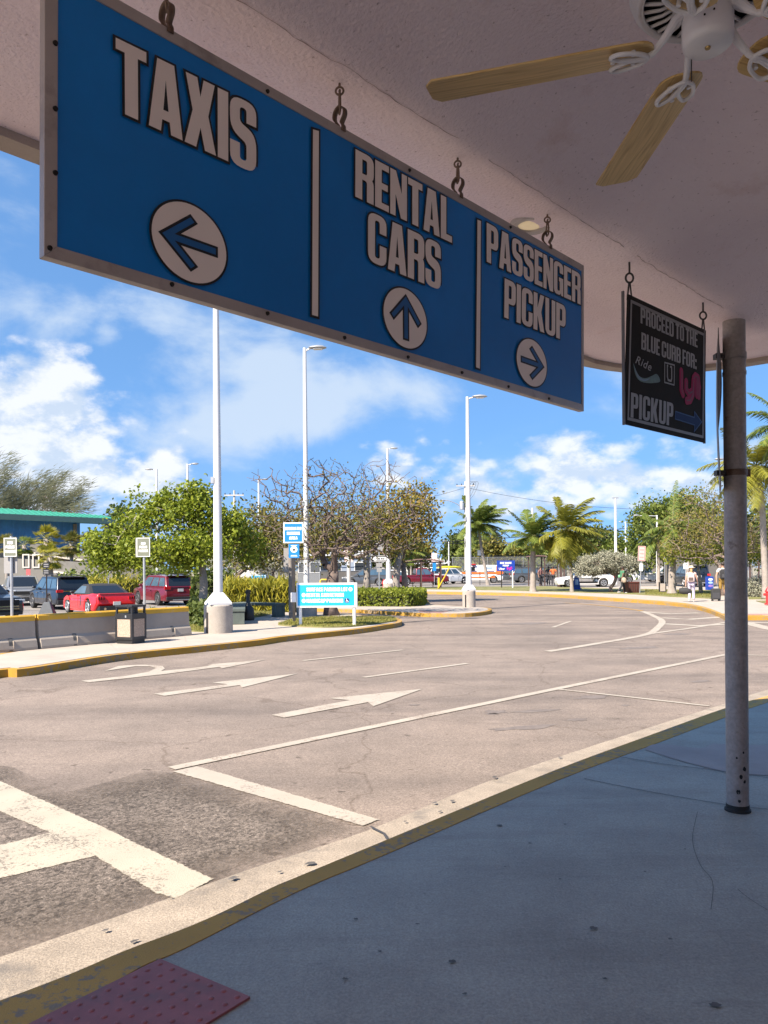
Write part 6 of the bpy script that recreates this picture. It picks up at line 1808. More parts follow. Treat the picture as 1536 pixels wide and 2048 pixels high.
def tree(name, label, trunk, ells, ntargets, lmat, per, rad, L_, W_, r_tip=.008, r_max=.13, bark=None, seed=1, cat='tree', group=None, shell=.45, wig=.12, extra=None, upb=.5, leaf_at='tips', dirb=None, flat=1.0, up=0.0, twigs_out=None):
    rng = random.Random(seed)
    t = thing(name, label, cat, trunk[0], 0, group)
    inv = V(trunk[0])
    tg = [in_ell(rng, pick(rng, ells), shell) for _ in range(ntargets)]
    if twigs_out: tg += [in_ell(rng, pick(rng, twigs_out), .3) for _ in range(int(ntargets * .22))]
    tr, br, tips, allp = branches(rng, trunk, tg, r_tip, r_max, wig, up)
    for m_ in (tr, br): m_.v = [tuple(V(p) - inv) for p in m_.v]
    tr.build('trunk', bark or m_bark, t, smooth='all'); br.build('branches', bark or m_bark, t, smooth='all')
    if per:
        src = tips if leaf_at == 'tips' else tg[:ntargets]
        fo = foliage(rng, src + (extra or []), per, rad, L_, W_, upb, dirb, flat)
        fo.v = [tuple(V(p) - inv) for p in fo.v]
        fo.build('crown', lmat, t)
    return t

lm_bright = leaf_mat('leaf_bright_green', [(.085, .12, .012), (.17, .21, .02), (.26, .29, .035), (.12, .16, .018)], .42)
lm_olive = leaf_mat('leaf_olive', [(.06, .075, .018), (.12, .12, .028), (.20, .16, .03), (.08, .095, .02)], .35)
lm_rust = leaf_mat('leaf_rusty', [(.10, .095, .03), (.15, .135, .035), (.20, .16, .03), (.11, .12, .028), (.15, .125, .04)], .35)
lm_orange = leaf_mat('leaf_orange', [(.12, .115, .03), (.28, .19, .022), (.18, .155, .035), (.11, .12, .03), (.32, .23, .03)], .4)
lm_dark = leaf_mat('leaf_dark_green', [(.04, .06, .015), (.075, .10, .022), (.11, .13, .03)], .3)
lm_mid = leaf_mat('leaf_mid_green', [(.06, .09, .018), (.11, .145, .025), (.16, .18, .035)], .35)
lm_hedge = leaf_mat('leaf_hedge', [(.08, .11, .014), (.15, .18, .02), (.21, .23, .03)], .4)
lm_croton = leaf_mat('leaf_croton', [(.15, .155, .018), (.25, .235, .025), (.34, .29, .03), (.11, .13, .018)], .4)
lm_silver = leaf_mat('leaf_silver', [(.15, .155, .11), (.23, .23, .17), (.30, .29, .22), (.12, .125, .085)], .15, .7)
lm_palm = leaf_mat('leaf_palm', [(.055, .085, .018), (.10, .14, .025), (.16, .18, .035)], .35)
lm_palmy = leaf_mat('leaf_palm_yellow', [(.12, .13, .02), (.22, .21, .03), (.16, .16, .025)], .4)
lm_dead = leaf_mat('leaf_palm_dead', [(.30, .19, .03), (.38, .25, .05), (.24, .17, .05)], .35)
lm_cas = leaf_mat('leaf_casuarina', [(.05, .06, .035), (.085, .09, .05), (.12, .12, .065)], .25)

# the green tree beside the big pole
D = 23.5
tb = at(405, D, -.05)
tree('green_tree', 'bushy bright green tree with a pale trunk left of the big white pole',
     [tb, tb + V((.02, 0, .7)), tb + V((.05, 0, 1.25)), atd(402, 1100, D)],
     [px_ell(215, 1097, D - .4, 42, 32), px_ell(278, 1052, D, 38, 36), px_ell(345, 1030, D + .2, 50, 36), px_ell(405, 1030, D + .3, 44, 44), px_ell(455, 1065, D + .6, 38, 46), px_ell(300, 1105, D - .5, 66, 24), px_ell(385, 1098, D, 66, 34), px_ell(250, 1118, D - .3, 50, 16), px_ell(340, 990, D, 14, 9), px_ell(388, 984, D, 14, 10), px_ell(275, 1000, D, 10, 8), px_ell(500, 1090, D + 1, 22, 34)],
     560, lm_bright, 80, .30, .125, .09, .008, .125, m_bark_grey, 11, shell=.25, group='trees on the left island')
# olive tree behind the pole
D = 34
tb = at(477, D, -.05)
tree('olive_tree', 'dull olive tree with a forked trunk between the big pole and the bare tree',
     [tb, atd(477, 1170, D), atd(474, 1150, D)],
     [px_ell(470, 1075, D, 50, 50), px_ell(520, 1060, D + .5, 55, 55), px_ell(560, 1075, D + .5, 45, 45), px_ell(500, 1110, D, 50, 30)],
     300, lm_olive, 40, .5, .17, .11, .012, .17, m_bark, 12, shell=.3, group='trees on the left island')
# the bare tree
D = 27.0
tb = at(663, D, .0)
tree('bare_tree', 'spreading nearly leafless tree with a thick forked trunk behind the parking sign',
     [tb, atd(661, 1215, D), atd(662, 1190, D), atd(665, 1160, D), atd(668, 1142, D)],
     [px_ell(560, 1045, D, 62, 62), px_ell(610, 1015, D, 70, 72), px_ell(680, 990, D, 80, 60), px_ell(745, 1010, D, 80, 62), px_ell(800, 1050, D, 62, 60), px_ell(590, 1095, D - .3, 62, 42), px_ell(740, 1085, D, 70, 45), px_ell(660, 1050, D - .5, 110, 60)],
     1500, lm_rust, 3, .26, .075, .05, .0092, .215, mat('bark_dark', (.125, .092, .078), .9, var=.35, vs=7, bump=.8, bs=25, dirt=(.22, .18, .155), ds=4), 21, shell=.25, wig=.2, group='trees on the left island', leaf_at='targets',
     twigs_out=[px_ell(540, 965, D, 55, 32), px_ell(640, 940, D, 60, 28), px_ell(760, 945, D, 65, 28), px_ell(835, 1000, D, 35, 50)])
# yellowing tree behind it
D = 39.5
tb = at(797, D, .0)
tree('yellowing_tree', 'orange and olive tree with two leaning trunks behind the bare tree',
     [tb, atd(792, 1165, D), atd(795, 1130, D), atd(803, 1100, D)],
     [px_ell(800, 1040, D, 52, 60), px_ell(835, 1020, D, 36, 50), px_ell(770, 1065, D, 50, 42), px_ell(842, 1060, D, 28, 38)],
     300, lm_orange, 40, .55, .18, .12, .011, .17, m_bark_grey, 31, shell=.35, group='trees on the hedge island')
tb = at(812, D + .6, .0)
D = 40
tree('yellowing_tree', 'second dark trunk and thin crown close right of the leaning trunk',
     [tb, atd(809, 1160, D), atd(806, 1120, D)], [px_ell(815, 1060, D, 40, 40), px_ell(790, 1085, D, 45, 26)], 90, lm_rust, 16, .5, .16, .10, .012, .14, m_bark, 32, group='trees on the hedge island')
tb = at(734, 39, .0); D = 39
tree('olive_tree', 'straight olive tree seen through the bare tree, left of the one way sign',
     [tb, atd(734, 1160, D), atd(733, 1125, D), atd(735, 1100, D)], [px_ell(720, 1060, D, 70, 50), px_ell(680, 1075, D, 60, 45), px_ell(640, 1060, D, 60, 50)], 300, lm_olive, 42, .6, .18, .12, .012, .16, m_bark_grey, 33, group='trees on the hedge island')
# silver tree behind the croton hedge
D = 45; tb = at(547, D, -.1)
tree('silver_tree', 'grey-green silver leaved tree behind the croton hedge', [tb, atd(547, 1165, D), atd(546, 1145, D)],
     [px_ell(545, 1120, D, 36, 26), px_ell(525, 1128, D, 25, 20), px_ell(565, 1128, D, 24, 22)], 200, lm_silver, 50, .32, .13, .08, .01, .10, m_bark, 34)
D = 52; tb = at(470, D, -.2)
tree('silver_tree', 'second silver leaved tree behind the big pole, left of the first', [tb, atd(460, 1175, D)], [px_ell(455, 1135, D, 32, 26), px_ell(425, 1140, D, 22, 22)], 140, lm_silver, 44, .4, .13, .08, .01, .08, m_bark, 35)

# hedges
def hedge(name, label, poly, z0, z1, lmat, n, L_, W_, seed, cat='hedge', spiky=False, core=None, group=None, lump=.06):
    rng = random.Random(seed)
    poly = [V(p[:2]) for p in poly]
    t = thing(name, label, cat, (0, 0, 0), 0, group)
    pp = [tuple(p) for p in poly]
    if area(pp) < 0: pp = pp[::-1]
    xs = [p[0] for p in pp]; ys = [p[1] for p in pp]
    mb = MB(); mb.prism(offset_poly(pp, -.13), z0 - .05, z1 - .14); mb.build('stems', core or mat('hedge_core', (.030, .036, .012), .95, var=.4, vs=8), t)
    vs, fs = [], []
    per = [(V(pp[i]) - V(pp[i - 1])).length for i in range(len(pp))]; P_ = sum(per); A_ = abs(area(pp)); H = z1 - z0
    for _ in range(n):
        if rng.uniform(0, P_ * H + A_) < A_:
            while True:
                p = V((rng.uniform(min(xs), max(xs)), rng.uniform(min(ys), max(ys))))
                if inside(p, pp): break
            z = z1 + rng.gauss(0, lump) - .05; nn_ = V((0, 0, 1))
        else:
            s = rng.uniform(0, P_); i = 0
            while s > per[i]: s -= per[i]; i += 1
            a_, b_ = V(pp[i - 1]), V(pp[i]); e2 = (b_ - a_).normalized(); p = a_ + e2 * s; nn_ = V((e2.y, -e2.x, 0))
            dep = abs(rng.gauss(0, lump)); p = p - V((nn_.x, nn_.y)) * (dep - .03)
            z = rng.uniform(z0, z1)
        if spiky:
            tdir = (V((rng.gauss(0, .5), rng.gauss(0, .5), rng.uniform(.4, 1.1)))).normalized(); nn2 = tdir.orthogonal().normalized()
            nn2 = Matrix.Rotation(rng.uniform(0, 6.3), 3, tdir) @ nn2
        else:
            nn2 = (nn_ * .6 + rdir(rng, .3)).normalized(); tdir = rdir(rng); tdir = (tdir - nn2 * tdir.dot(nn2)).normalized()
        sc = rng.uniform(.6, 1.3)
        leaf(vs, fs, V((p.x, p.y, z)), nn2, tdir, L_ * sc, W_ * sc)
    m_ = MB(); m_.v, m_.f, m_.mi = vs, fs, [0] * len(fs); m_.build('leaves', lmat, t)
    return t
hp = [at(640, 34.0, 0), at(820, 32.8, 0), at(846, 33.6, 0), at(853, 36.0, 0), at(845, 37.6, 0), at(640, 38.5, 0)]
hedge('box_hedge', 'long clipped green hedge on the island across the driveway', hp, .03, .68, lm_hedge, 9000, .13, .085, 41, group='clipped hedges')
hp = [at(452, 31.0, 0), at(520, 31.2, 0), at(588, 31.6, 0), at(590, 34, 0), at(452, 35, 0)]
hedge('croton_hedge', 'yellow-green spiky hedge behind the stone benches', hp, -.05, 1.05, lm_croton, 6000, .42, .06, 42, spiky=True, lump=.12)
hp = [at(376, 22.5, 0), at(408, 21.4, 0), at(418, 23.5, 0), at(385, 25.5, 0)]
hedge('dark_shrub', 'low dark shrub at the foot of the green tree, right of the barrier', hp, .03, .62, lm_dark, 2400, .14, .09, 43, cat='shrub', group='shrubs', lump=.1)
hp = [at(290, 38, 0), at(370, 36, 0), at(380, 38, 0), at(300, 41, 0)]
hp = [at(300, 27.5, 0), at(395, 26, 0), at(400, 27.5, 0), at(300, 29.5, 0)]
hedge('low_shrub', 'strip of low green plants between the barrier and the dark red car', hp, -.2, .16, lm_mid, 1500, .2, .06, 44, cat='shrub', spiky=True, group='shrubs')
for k, (px, d, w_, h_, lm, lab, spk) in enumerate(((160, 56, 3.2, 1.5, lm_mid, 'green bushes behind the black car at the ramp wall', False), (205, 55, 2.2, 1.2, lm_croton, 'yellow-green bush behind the red convertible', True), (250, 54, 2.0, 1.3, lm_croton, 'spiky bush left of the dark red car at the ramp', True), (430, 40, 2.4, 1.5, lm_dark, 'dark bush behind the trunk of the green tree', False), (330, 60, 4.0, 1.9, lm_mid, 'green bush above the roof of the dark red car', False))):
    c = at(px, d, -.3)
    hp = [(c.x + w_ / 2 * math.cos(q), c.y + w_ / 2 * math.sin(q)) for q in [i * math.pi / 5 for i in range(10)]]
    hedge('bush', lab, hp, -.3, -.3 + h_, lm, 1300, .35, .1 if spk else .2, 60 + k, cat='bush', spiky=spk, group='bushes by the car park', lump=.3)

# clipped round bush on bent stems
D = 50.0; tb = at(1222, D, .05)
tree('clipped_bush', 'rounded grey-green bush clipped like a mushroom on bent stems', [tb, tb + V((-.05, 0, .25))],
     [px_ell(1185, 1133, D, 34, 20, 1.2), px_ell(1215, 1126, D, 42, 22, 1.4), px_ell(1245, 1133, D, 32, 20, 1.2), px_ell(1168, 1140, D, 20, 14, .9)], 640, lm_silver, 95, .22, .10, .06, .012, .11, m_bark, 51, cat='bush', shell=.55, group=None)
# tangled grey mound at the right
D = 40.5; c = at(1525, D, .05)
tree('tangled_bush', 'grey-green tangled mound of a bush right of the canopy post', [c, c + V((0, 0, .2))], [px_ell(1520, 1180, D, 22, 24, .9), px_ell(1545, 1182, D, 20, 26, .9), px_ell(1505, 1190, D, 12, 16, .6)], 320, lm_silver, 60, .22, .11, .06, .012, .1, m_bark, 52, cat='bush', shell=.4)
# trees on the right
D = 78; tb = at(1335, D, 0)
tree('dense_tree', 'dense dark green tree behind the screened fence right of the clipped bush', [tb, atd(1332, 1140, D), atd(1330, 1110, D)],
     [px_ell(1300, 1090, D, 42, 40), px_ell(1315, 1045, D, 48, 44), px_ell(1350, 1040, D, 50, 40), px_ell(1280, 1115, D, 26, 22), px_ell(1375, 1030, D, 40, 36), px_ell(1300, 1065, D, 36, 40), px_ell(1340, 1090, D, 50, 40), px_ell(1390, 1085, D, 45, 45)],
     520, lm_mid, 60, .9, .34, .22, .02, .25, m_bark, 53, shell=.3)
D = 43; tb = at(1447, D, .0)
tree('half_bare_tree', 'wide brownish half bare tree behind the canopy post', [tb, atd(1449, 1170, D), atd(1444, 1148, D), atd(1440, 1135, D)],
     [px_ell(1375, 1070, D, 58, 46), px_ell(1420, 1045, D, 62, 48), px_ell(1480, 1045, D, 66, 50), px_ell(1525, 1070, D, 56, 48), px_ell(1365, 1092, D, 45, 30), px_ell(1440, 1085, D, 80, 36), px_ell(1510, 1100, D, 50, 24)],
     700, lm_rust, 15, .42, .13, .085, .009, .19, m_bark, 54, shell=.3, wig=.18, twigs_out=[px_ell(1420, 1000, D, 60, 20), px_ell(1500, 995, D, 50, 25)])
D = 43.5
rng = random.Random(77)
fo = [in_ell(rng, px_ell(1350 + i * 22, 1110 + 5 * math.sin(i), D, 22, 10, 1.0), 0) for i in range(9) for _ in range(16)]
tb = at(1402, D + 3, .0)
tree('green_under_tree', 'yellow-green leafy tree low behind the half bare tree', [tb, atd(1400, 1160, D + 3), atd(1395, 1125, D + 3)], [px_ell(1350 + i * 22, 1108, D + 1.5, 26, 16, 1.0) for i in range(9)], 260, lm_hedge, 34, .4, .17, .12, .01, .09, m_bark_grey, 55)
for k, (px, d, yt) in enumerate(((1376, 62, 1090), (1413, 64, 1085))):
    D = d; tb = at(px, d, 0)
    tree('slim_tree', ('slim pale trunk tree behind the woman with the hat' if k == 0 else 'slim pale trunk tree right of the dark building door'), [tb, atd(px, 1130, d), atd(px + 1, yt, d)], [px_ell(px, 1060, d, 34, 30), px_ell(px + 10, 1080, d, 30, 22)], 140, lm_olive, 40, .65, .2, .14, .012, .14, m_bark_grey, 56 + k, group='slim pale trees')

# far tree line: each its own tree
far = [(915, 128, 1098, 22, 24, lm_dark), (950, 122, 1108, 26, 26, lm_mid), (985, 118, 1105, 24, 28, lm_olive), (1020, 125, 1118, 30, 18, lm_mid), (1048, 122, 1115, 30, 20, lm_olive), (1090, 120, 1112, 34, 24, lm_mid), (1130, 122, 1105, 32, 28, lm_olive),
       (1165, 118, 1098, 28, 32, lm_mid), (1205, 115, 1092, 32, 34, lm_dark), (1245, 112, 1104, 30, 26, lm_mid), (640, 112, 1090, 40, 34, lm_dark), (700, 115, 1098, 44, 30, lm_mid), (760, 112, 1095, 40, 32, lm_dark), (820, 118, 1104, 36, 26, lm_olive),
       (560, 108, 1085, 44, 38, lm_mid), (245, 92, 1052, 22, 34, lm_dark), (440, 100, 1090, 42, 36, lm_dark), (1420, 98, 1060, 60, 50, lm_mid), (1500, 96, 1070, 60, 50, lm_dark), (1560, 96, 1060, 50, 55, lm_mid), (500, 104, 1100, 40, 30, lm_mid)]
where = ['behind the white pole and utility pole', 'above the ambulance', 'left of the ride share sign', 'behind the ride share sign', 'right of the ride share sign', 'behind the tall royal palm', 'behind the palm with the dead frond', 'right of the palm with the dead frond', 'above the clipped bush', 'right of the thin white lamp pole', 'behind the bare tree trunk', 'behind the bare tree, right of its trunk', 'behind the one way sign', 'behind the leaning trunks', 'behind the smoking sign', 'at the end of the teal roof', 'behind the big white pole', 'above the screened fence', 'right of the canopy post', 'at the far right edge', 'behind the olive tree']
for k, (px, d, py, rx, ry, lm) in enumerate(far):
    tb = at(px, d, 0); kk = d / F
    tree('distant_tree', {lm_dark: 'dark green', lm_mid: 'mid green', lm_olive: 'olive'}[lm] + ' distant tree ' + where[k], [tb, atd(px, 1140, d), atd(px, min(1136, py + ry * .6), d)], [px_ell(px, py, d, rx, ry), px_ell(px - rx * .6, py + ry * .4, d, rx * .6, ry * .6), px_ell(px + rx * .6, py + ry * .35, d, rx * .6, ry * .6)],
         110, lm, 56, 1.2, .55, .36, .04, .25, m_bark, 100 + k, group='distant trees along the fence', shell=.35)

# =====================================================  palms
def frond(mb_v, mb_f, base, az_, el_, L_, droop, wind, nl, ll, lw, rng, rach=None, vsh=.5):
    pts = []; p = V(base); dr = V((math.cos(az_) * math.cos(el_), math.sin(az_) * math.cos(el_), math.sin(el_)))
    n = 12
    for i in range(n + 1):
        pts.append(p.copy())
        f = i / n
        dr = (dr + V((wind[0], wind[1], -droop)) * (.35 + f) / n * 2).normalized()
        p = p + dr * L_ / n
    if rach is not None: rach.tube(pts, [.028 * (1 - .85 * i / n) * L_ / 2.6 for i in range(n + 1)], 4, caps=False)
    for k in range(nl):
        f = .10 + .9 * (k + .5) / nl; x = f * n; i = min(n - 1, int(x)); q = pts[i].lerp(pts[i + 1], x - i); t = (pts[i + 1] - pts[i]).normalized()
        side = t.cross(V((0, 0, 1)));
        if side.length < 1e-3: side = V((1, 0, 0))
        side.normalize(); upv = side.cross(t)
        ln = ll * (math.sin(math.pi * min(1, f * .85 + .12)) ** .6) * rng.uniform(.85, 1.1)
        for s in (-1, 1):
            dv = (side * s * .85 + t * .65 + upv * (.15 - .25 * vsh) + V((wind[0], wind[1], -.35)) * .5 + rdir(rng) * .12).normalized()
            tip = q + dv * ln + V((wind[0] * .2, 0, -.22)) * ln
            mid = q + dv * ln * .55
            wv = t * lw * .5
            j = len(mb_v)
            mb_v += [tuple(q - wv), tuple(q + wv), tuple(mid + wv), tuple(tip), tuple(mid - wv)]
            mb_f += [(j, j + 1, j + 2, j + 4), (j + 4, j + 2, j + 3)]
def palm(label, trunk, rad, nf, L_, seed, lmat, wind=(.35, 0), shaft=False, el_rng=(-35, 80), dead=0, ll=.75, lw=.05, droop=.5, cat='palm tree', group='palms', spear=0.0, az_rng=None):
    rng = random.Random(seed); t = thing('palm_tree', label, cat, trunk[0], 0, group); o0 = V(trunk[0])
    tp = [V(p) - o0 for p in catmull([tuple(p) for p in trunk], 6)]
    mb = MB(); n = len(tp)
    dense = []
    for i in range(n - 1):
        for q in range(3): dense.append(tp[i].lerp(tp[i + 1], q / 3))
    dense.append(tp[-1]); m_ = len(dense)
    mb.tube(dense, [rad * (1.35 - .35 * min(1, i / (m_ * .12))) * (1 - .25 * i / m_) * (1.04 if i % 2 else .98) for i in range(m_)], 10)
    mb.build('trunk', m_palm_trunk, t, smooth='all')
    top = tp[-1]
    if shaft:
        mb = MB(); mb.tube([top - V((0, 0, .1)), top + V((0, 0, .45)), top + V((0, 0, 1.0))], [rad * .82, rad * .75, rad * .35], 10)
        mb.build('crownshaft', mat('crownshaft_green', (.10, .16, .03), .5, var=.1) if 'crownshaft_green' not in bpy.data.materials else bpy.data.materials['crownshaft_green'], t, smooth='all'); top = top + V((0, 0, .9))
    vs, fs = [], []; rach = MB(); dv, df = [], []
    for i in range(nf):
        f = i / nf; a_ = i * 2.39996 + rng.uniform(-.3, .3)
        if az_rng: a_ = R(rng.uniform(*az_rng))
        e_l = R(el_rng[1] + (el_rng[0] - el_rng[1]) * f ** .8 + rng.uniform(-8, 8))
        if i < dead: continue
        frond(vs, fs, top, a_, e_l, L_ * rng.uniform(.85, 1.1), droop * rng.uniform(.8, 1.25), wind, 46, ll, lw * 1.15, rng, rach)
    if spear: frond(vs, fs, top, R(70), R(84), spear, .03, (.12, 0), 26, ll * .8, lw, rng, rach)
    m2 = MB(); m2.v, m2.f, m2.mi = vs, fs, [0] * len(fs); m2.build('fronds', lmat, t)
    rach.build('frond_stalks', mat('stalk_green', (.17, .17, .05), .6) if 'stalk_green' not in bpy.data.materials else bpy.data.materials['stalk_green'], t)
    if dead:
        rr = MB()
        for i in range(dead):
            frond(dv, df, top, R(-20 + 15 * i), R(-25), L_ * 1.0, .55, (.25, 0), 34, ll * .8, lw, rng, rr)
        m2 = MB(); m2.v, m2.f, m2.mi = dv, df, [0] * len(df); m2.build('dead_frond', lm_dead, t); rr.build('dead_stalk', m_bark_grey, t)
    return t
D = 75
palm('leaning coconut palm beside the white pole on the hedge island', [at(976, D, 0), atd(969, 1130, D), atd(961, 1085, D), atd(958, 1048, D)], .17, 34, 3.0, 201, lm_palm, (.55, 0), ll=.95, lw=.075)
D = 53
palm('royal palm with a smooth thick grey trunk and green shaft, left of the waiting people', [at(1066, D, 0), atd(1066, 1150, D), atd(1066, 1115, D), atd(1066, 1100, D)], .21, 22, 2.3, 202, lm_palm, (.3, 0), True, (-15, 75), ll=.75, lw=.06, spear=1.7)
D = 51.5
palm('coconut palm with a hanging orange dead frond in front of the white car', [at(1144, D, 0), atd(1142, 1140, D), atd(1139, 1100, D), atd(1136, 1058, D)], .125, 36, 2.7, 203, lm_palmy, (.5, 0), False, (-60, 82), 2, ll=.85, lw=.06)
D = 46
palm('tall palm with one upright spear left of the canopy post', [at(1344, D, .05), atd(1344, 1150, D), atd(1345, 1110, D), atd(1346, 1085, D)], .24, 14, 2.0, 204, lm_palm, (.35, 0), True, (-35, 40), ll=.6, lw=.06, spear=2.9)
D = 37.5
palm('tall coconut palm at the right edge behind the canopy post', [at(1532, D, .05), atd(1528, 1100, D), atd(1523, 1000, D), atd(1512, 932, D)], .16, 30, 2.5, 205, lm_palmy, (.15, 0), False, (-50, 70), ll=.8, lw=.042)
D = 36
palm('second tall coconut palm mostly beyond the right edge', [at(1590, D, .05), atd(1588, 1080, D), atd(1580, 950, D), atd(1572, 850, D)], .16, 20, 2.2, 206, lm_palm, (.0, 0), False, (-55, 70), ll=.75, lw=.042)
D = 95
palm('small distant palm right of the leaning trunks', [at(822, D, 0), atd(822, 1120, D), atd(823, 1104, D)], .14, 16, 2.2, 207, lm_palm, (.4, 0), ll=.8, lw=.09)
D = 66
palm('slim palm trunk and drooping crown inside the dense green tree', [at(1317, D, 0), atd(1317, 1130, D), atd(1316, 1085, D), atd(1316, 1075, D)], .15, 14, 2.4, 208, lm_palm, (.3, 0), ll=.8, lw=.08)

# fan palms by the ramp
def fan_palm(px, py, d, label, n, Rr, seed, lmat, pyb=None, skirt=True):
    rng = random.Random(seed); tb = at(px + 2, d, -.3); top = atd(px, py, d)
    t = thing('fan_palm', label, 'palm tree', tb, 0, 'fan palms by the ramp')
    mb = MB(); q = top - tb; mb.tube([V((0, 0, 0)), q * .5 + V((.05, 0, 0)), q], [.17, .14, .15], 10); mb.build('trunk', m_palm_trunk, t, smooth='all')
    vs, fs = [], []; st = MB()
    for i in range(n):
        dv = rdir(rng, .35 if i > n * .3 else -.4); dv.z = max(dv.z, -.75); dv.normalize()
        c = q + dv * Rr * .55; st.tube([q, c], .012, 3, caps=False)
        s = dv.cross(V((0, 0, 1)));
        if s.length < .05: s = V((1, 0, 0))
        s.normalize(); nb_ = s.cross(dv)
        for k in range(13):
            a_ = R(-78 + 13 * k); d2_ = (dv * math.cos(a_) + s * math.sin(a_)).normalized()
            tip = c + d2_ * Rr * .55 * rng.uniform(.85, 1.1) + V((.06, 0, -.10 * abs(math.sin(a_)) - .05)); w2 = (d2_.cross(nb_)).normalized() * .028 * Rr / .8
            mid = c.lerp(tip, .55); j = len(vs)
            vs += [tuple(c), tuple(mid + w2), tuple(tip), tuple(mid - w2)]; fs += [(j, j + 1, j + 2, j + 3)]
    m2 = MB(); m2.v, m2.f, m2.mi = vs, fs, [0] * len(fs); m2.build('fronds', lmat, t); st.build('frond_stalks', bpy.data.materials['stalk_green'], t)
    return t
fan_palm(92, 1078, 50, 'fan palm with yellow-green leaves above the black car', 46, 1.0, 301, lm_croton)
fan_palm(100, 1112, 47, 'lower fan palm right above the roof of the black car', 38, .95, 302, lm_croton)
fan_palm(12, 1092, 54, 'fan palm at the left edge under the teal roof', 40, .95, 303, lm_olive)
fan_palm(48, 1090, 62, 'dull fan palm between the left edge and the yellow-green one', 40, 1.0, 304, lm_mid)
fan_palm(142, 1088, 62, 'dull green fan palm behind the green tree at the teal roof end', 44, 1.15, 305, lm_olive)
fan_palm(180, 1085, 66, 'fan palm half hidden behind the left side of the green tree', 40, 1.15, 306, lm_olive)

# feathery casuarinas behind the teal roof, swept by the wind
def casuarina(label, px, d, plumes, seed):
    rng = random.Random(seed); tb = at(px, d, 0)
    t = thing('casuarina', label, 'tree', tb, 0, 'feathery trees behind the teal roof'); o0 = V(tb)
    tg, axes = [], []
    for x0, y0, x1, y1, w_ in plumes:
        a_, b_ = atd(x0, y0, d + rng.uniform(-2, 2)), atd(x1, y1, d + rng.uniform(-2, 2))
        for i in range(15):
            f = i / 14; r_ = w_ * d / F * (1.15 - f)
            q = a_.lerp(b_, f) + V((rng.gauss(0, .4), rng.gauss(0, .5), rng.gauss(0, .4))) * r_ - V((0, 0, 1)) * 1.0 * math.sin(math.pi * f) * .6
            tg.append(q); axes.append((b_ - a_).normalized())
    tr, br, tips, allp = branches(rng, [tb, tb + V((.3, 0, 4)), tb + V((.6, 0, 7))], tg, .022, .35, .08)
    for m_ in (tr, br): m_.v = [tuple(V(p) - o0) for p in m_.v]
    tr.build('trunk', m_bark, t, smooth='all'); br.build('branches', m_bark, t, smooth='all')
    vs, fs = [], []
    for c, ax in zip(tg, axes):
        for _ in range(40):
            q = c + V((rng.gauss(0, 1), rng.gauss(0, 1), rng.gauss(0, .8))) * .62
            dv = (ax * 1.0 + V((.35, 0, 0)) + rdir(rng) * .45 - V((0, 0, .25)) * rng.random()).normalized(); ln = rng.uniform(.6, 1.5); w2 = V((-dv.z, 0, dv.x)) * .035; j = len(vs)
            vs += [tuple(q - w2 - o0), tuple(q + dv * ln - o0), tuple(q + w2 - o0)]; fs += [(j, j + 1, j + 2)]
    m2 = MB(); m2.v, m2.f, m2.mi = vs, fs, [0] * len(fs); m2.build('crown', lm_cas, t)
casuarina('feathery grey-green tree blown to the right behind the teal roof', 70, 104,
          [(20, 1018, 85, 952, 26), (55, 1018, 128, 950, 22), (80, 1015, 168, 966, 20), (40, 1012, 50, 968, 26), (90, 1022, 172, 1008, 16), (10, 1015, 20, 985, 24), (70, 1010, 105, 965, 22), (110, 1018, 150, 985, 18)], 401)
casuarina('taller feathery tree cut off by the left edge above the teal roof', -30, 100, [(-60, 1000, 24, 918, 24), (-50, 1005, 18, 950, 22), (-70, 980, -20, 900, 30), (-30, 1015, 22, 985, 22)], 402)

# lawn blades where the grass is seen close by
rng = random.Random(9)
vs, fs = [], []
def blades(poly, z, n, h_):
    xs = [p[0] for p in poly]; ys = [p[1] for p in poly]
    for _ in range(n):
        p = (rng.uniform(min(xs), max(xs)), rng.uniform(min(ys), max(ys)))
        if not inside(p, poly): continue
        a_ = rng.uniform(0, 6.3); hh = h_ * rng.uniform(.5, 1.3); w2 = .012; j = len(vs)
        lx, ly = rng.gauss(0, .4) * hh, rng.gauss(0, .4) * hh
        vs.extend([(p[0] - w2 * math.cos(a_), p[1] - w2 * math.sin(a_), z), (p[0] + w2 * math.cos(a_), p[1] + w2 * math.sin(a_), z), (p[0] + lx, p[1] + ly, z + hh)]); fs.append((j, j + 1, j + 2))
blades([tuple(p[:2]) for p in lawn], .058, 11000, .055)
blades([tuple(p) for p in lawn2[1:]], .048, 9000, .07)
blades([(at(x, d).x, d) for x, d in ((1290, 45), (1430, 39.5), (1436, 50), (1290, 56))], .05, 14000, .06)
m_ = MB(); m_.v, m_.f, m_.mi = vs, fs, [0] * len(fs)
o = m_.build('grass', leaf_mat('grass_blades', [(.10, .12, .025), (.19, .19, .04), (.26, .22, .07), (.13, .14, .03)], .35)); tag(o, 'short dry green grass on the island and far lawn', 'grass', kind='stuff')
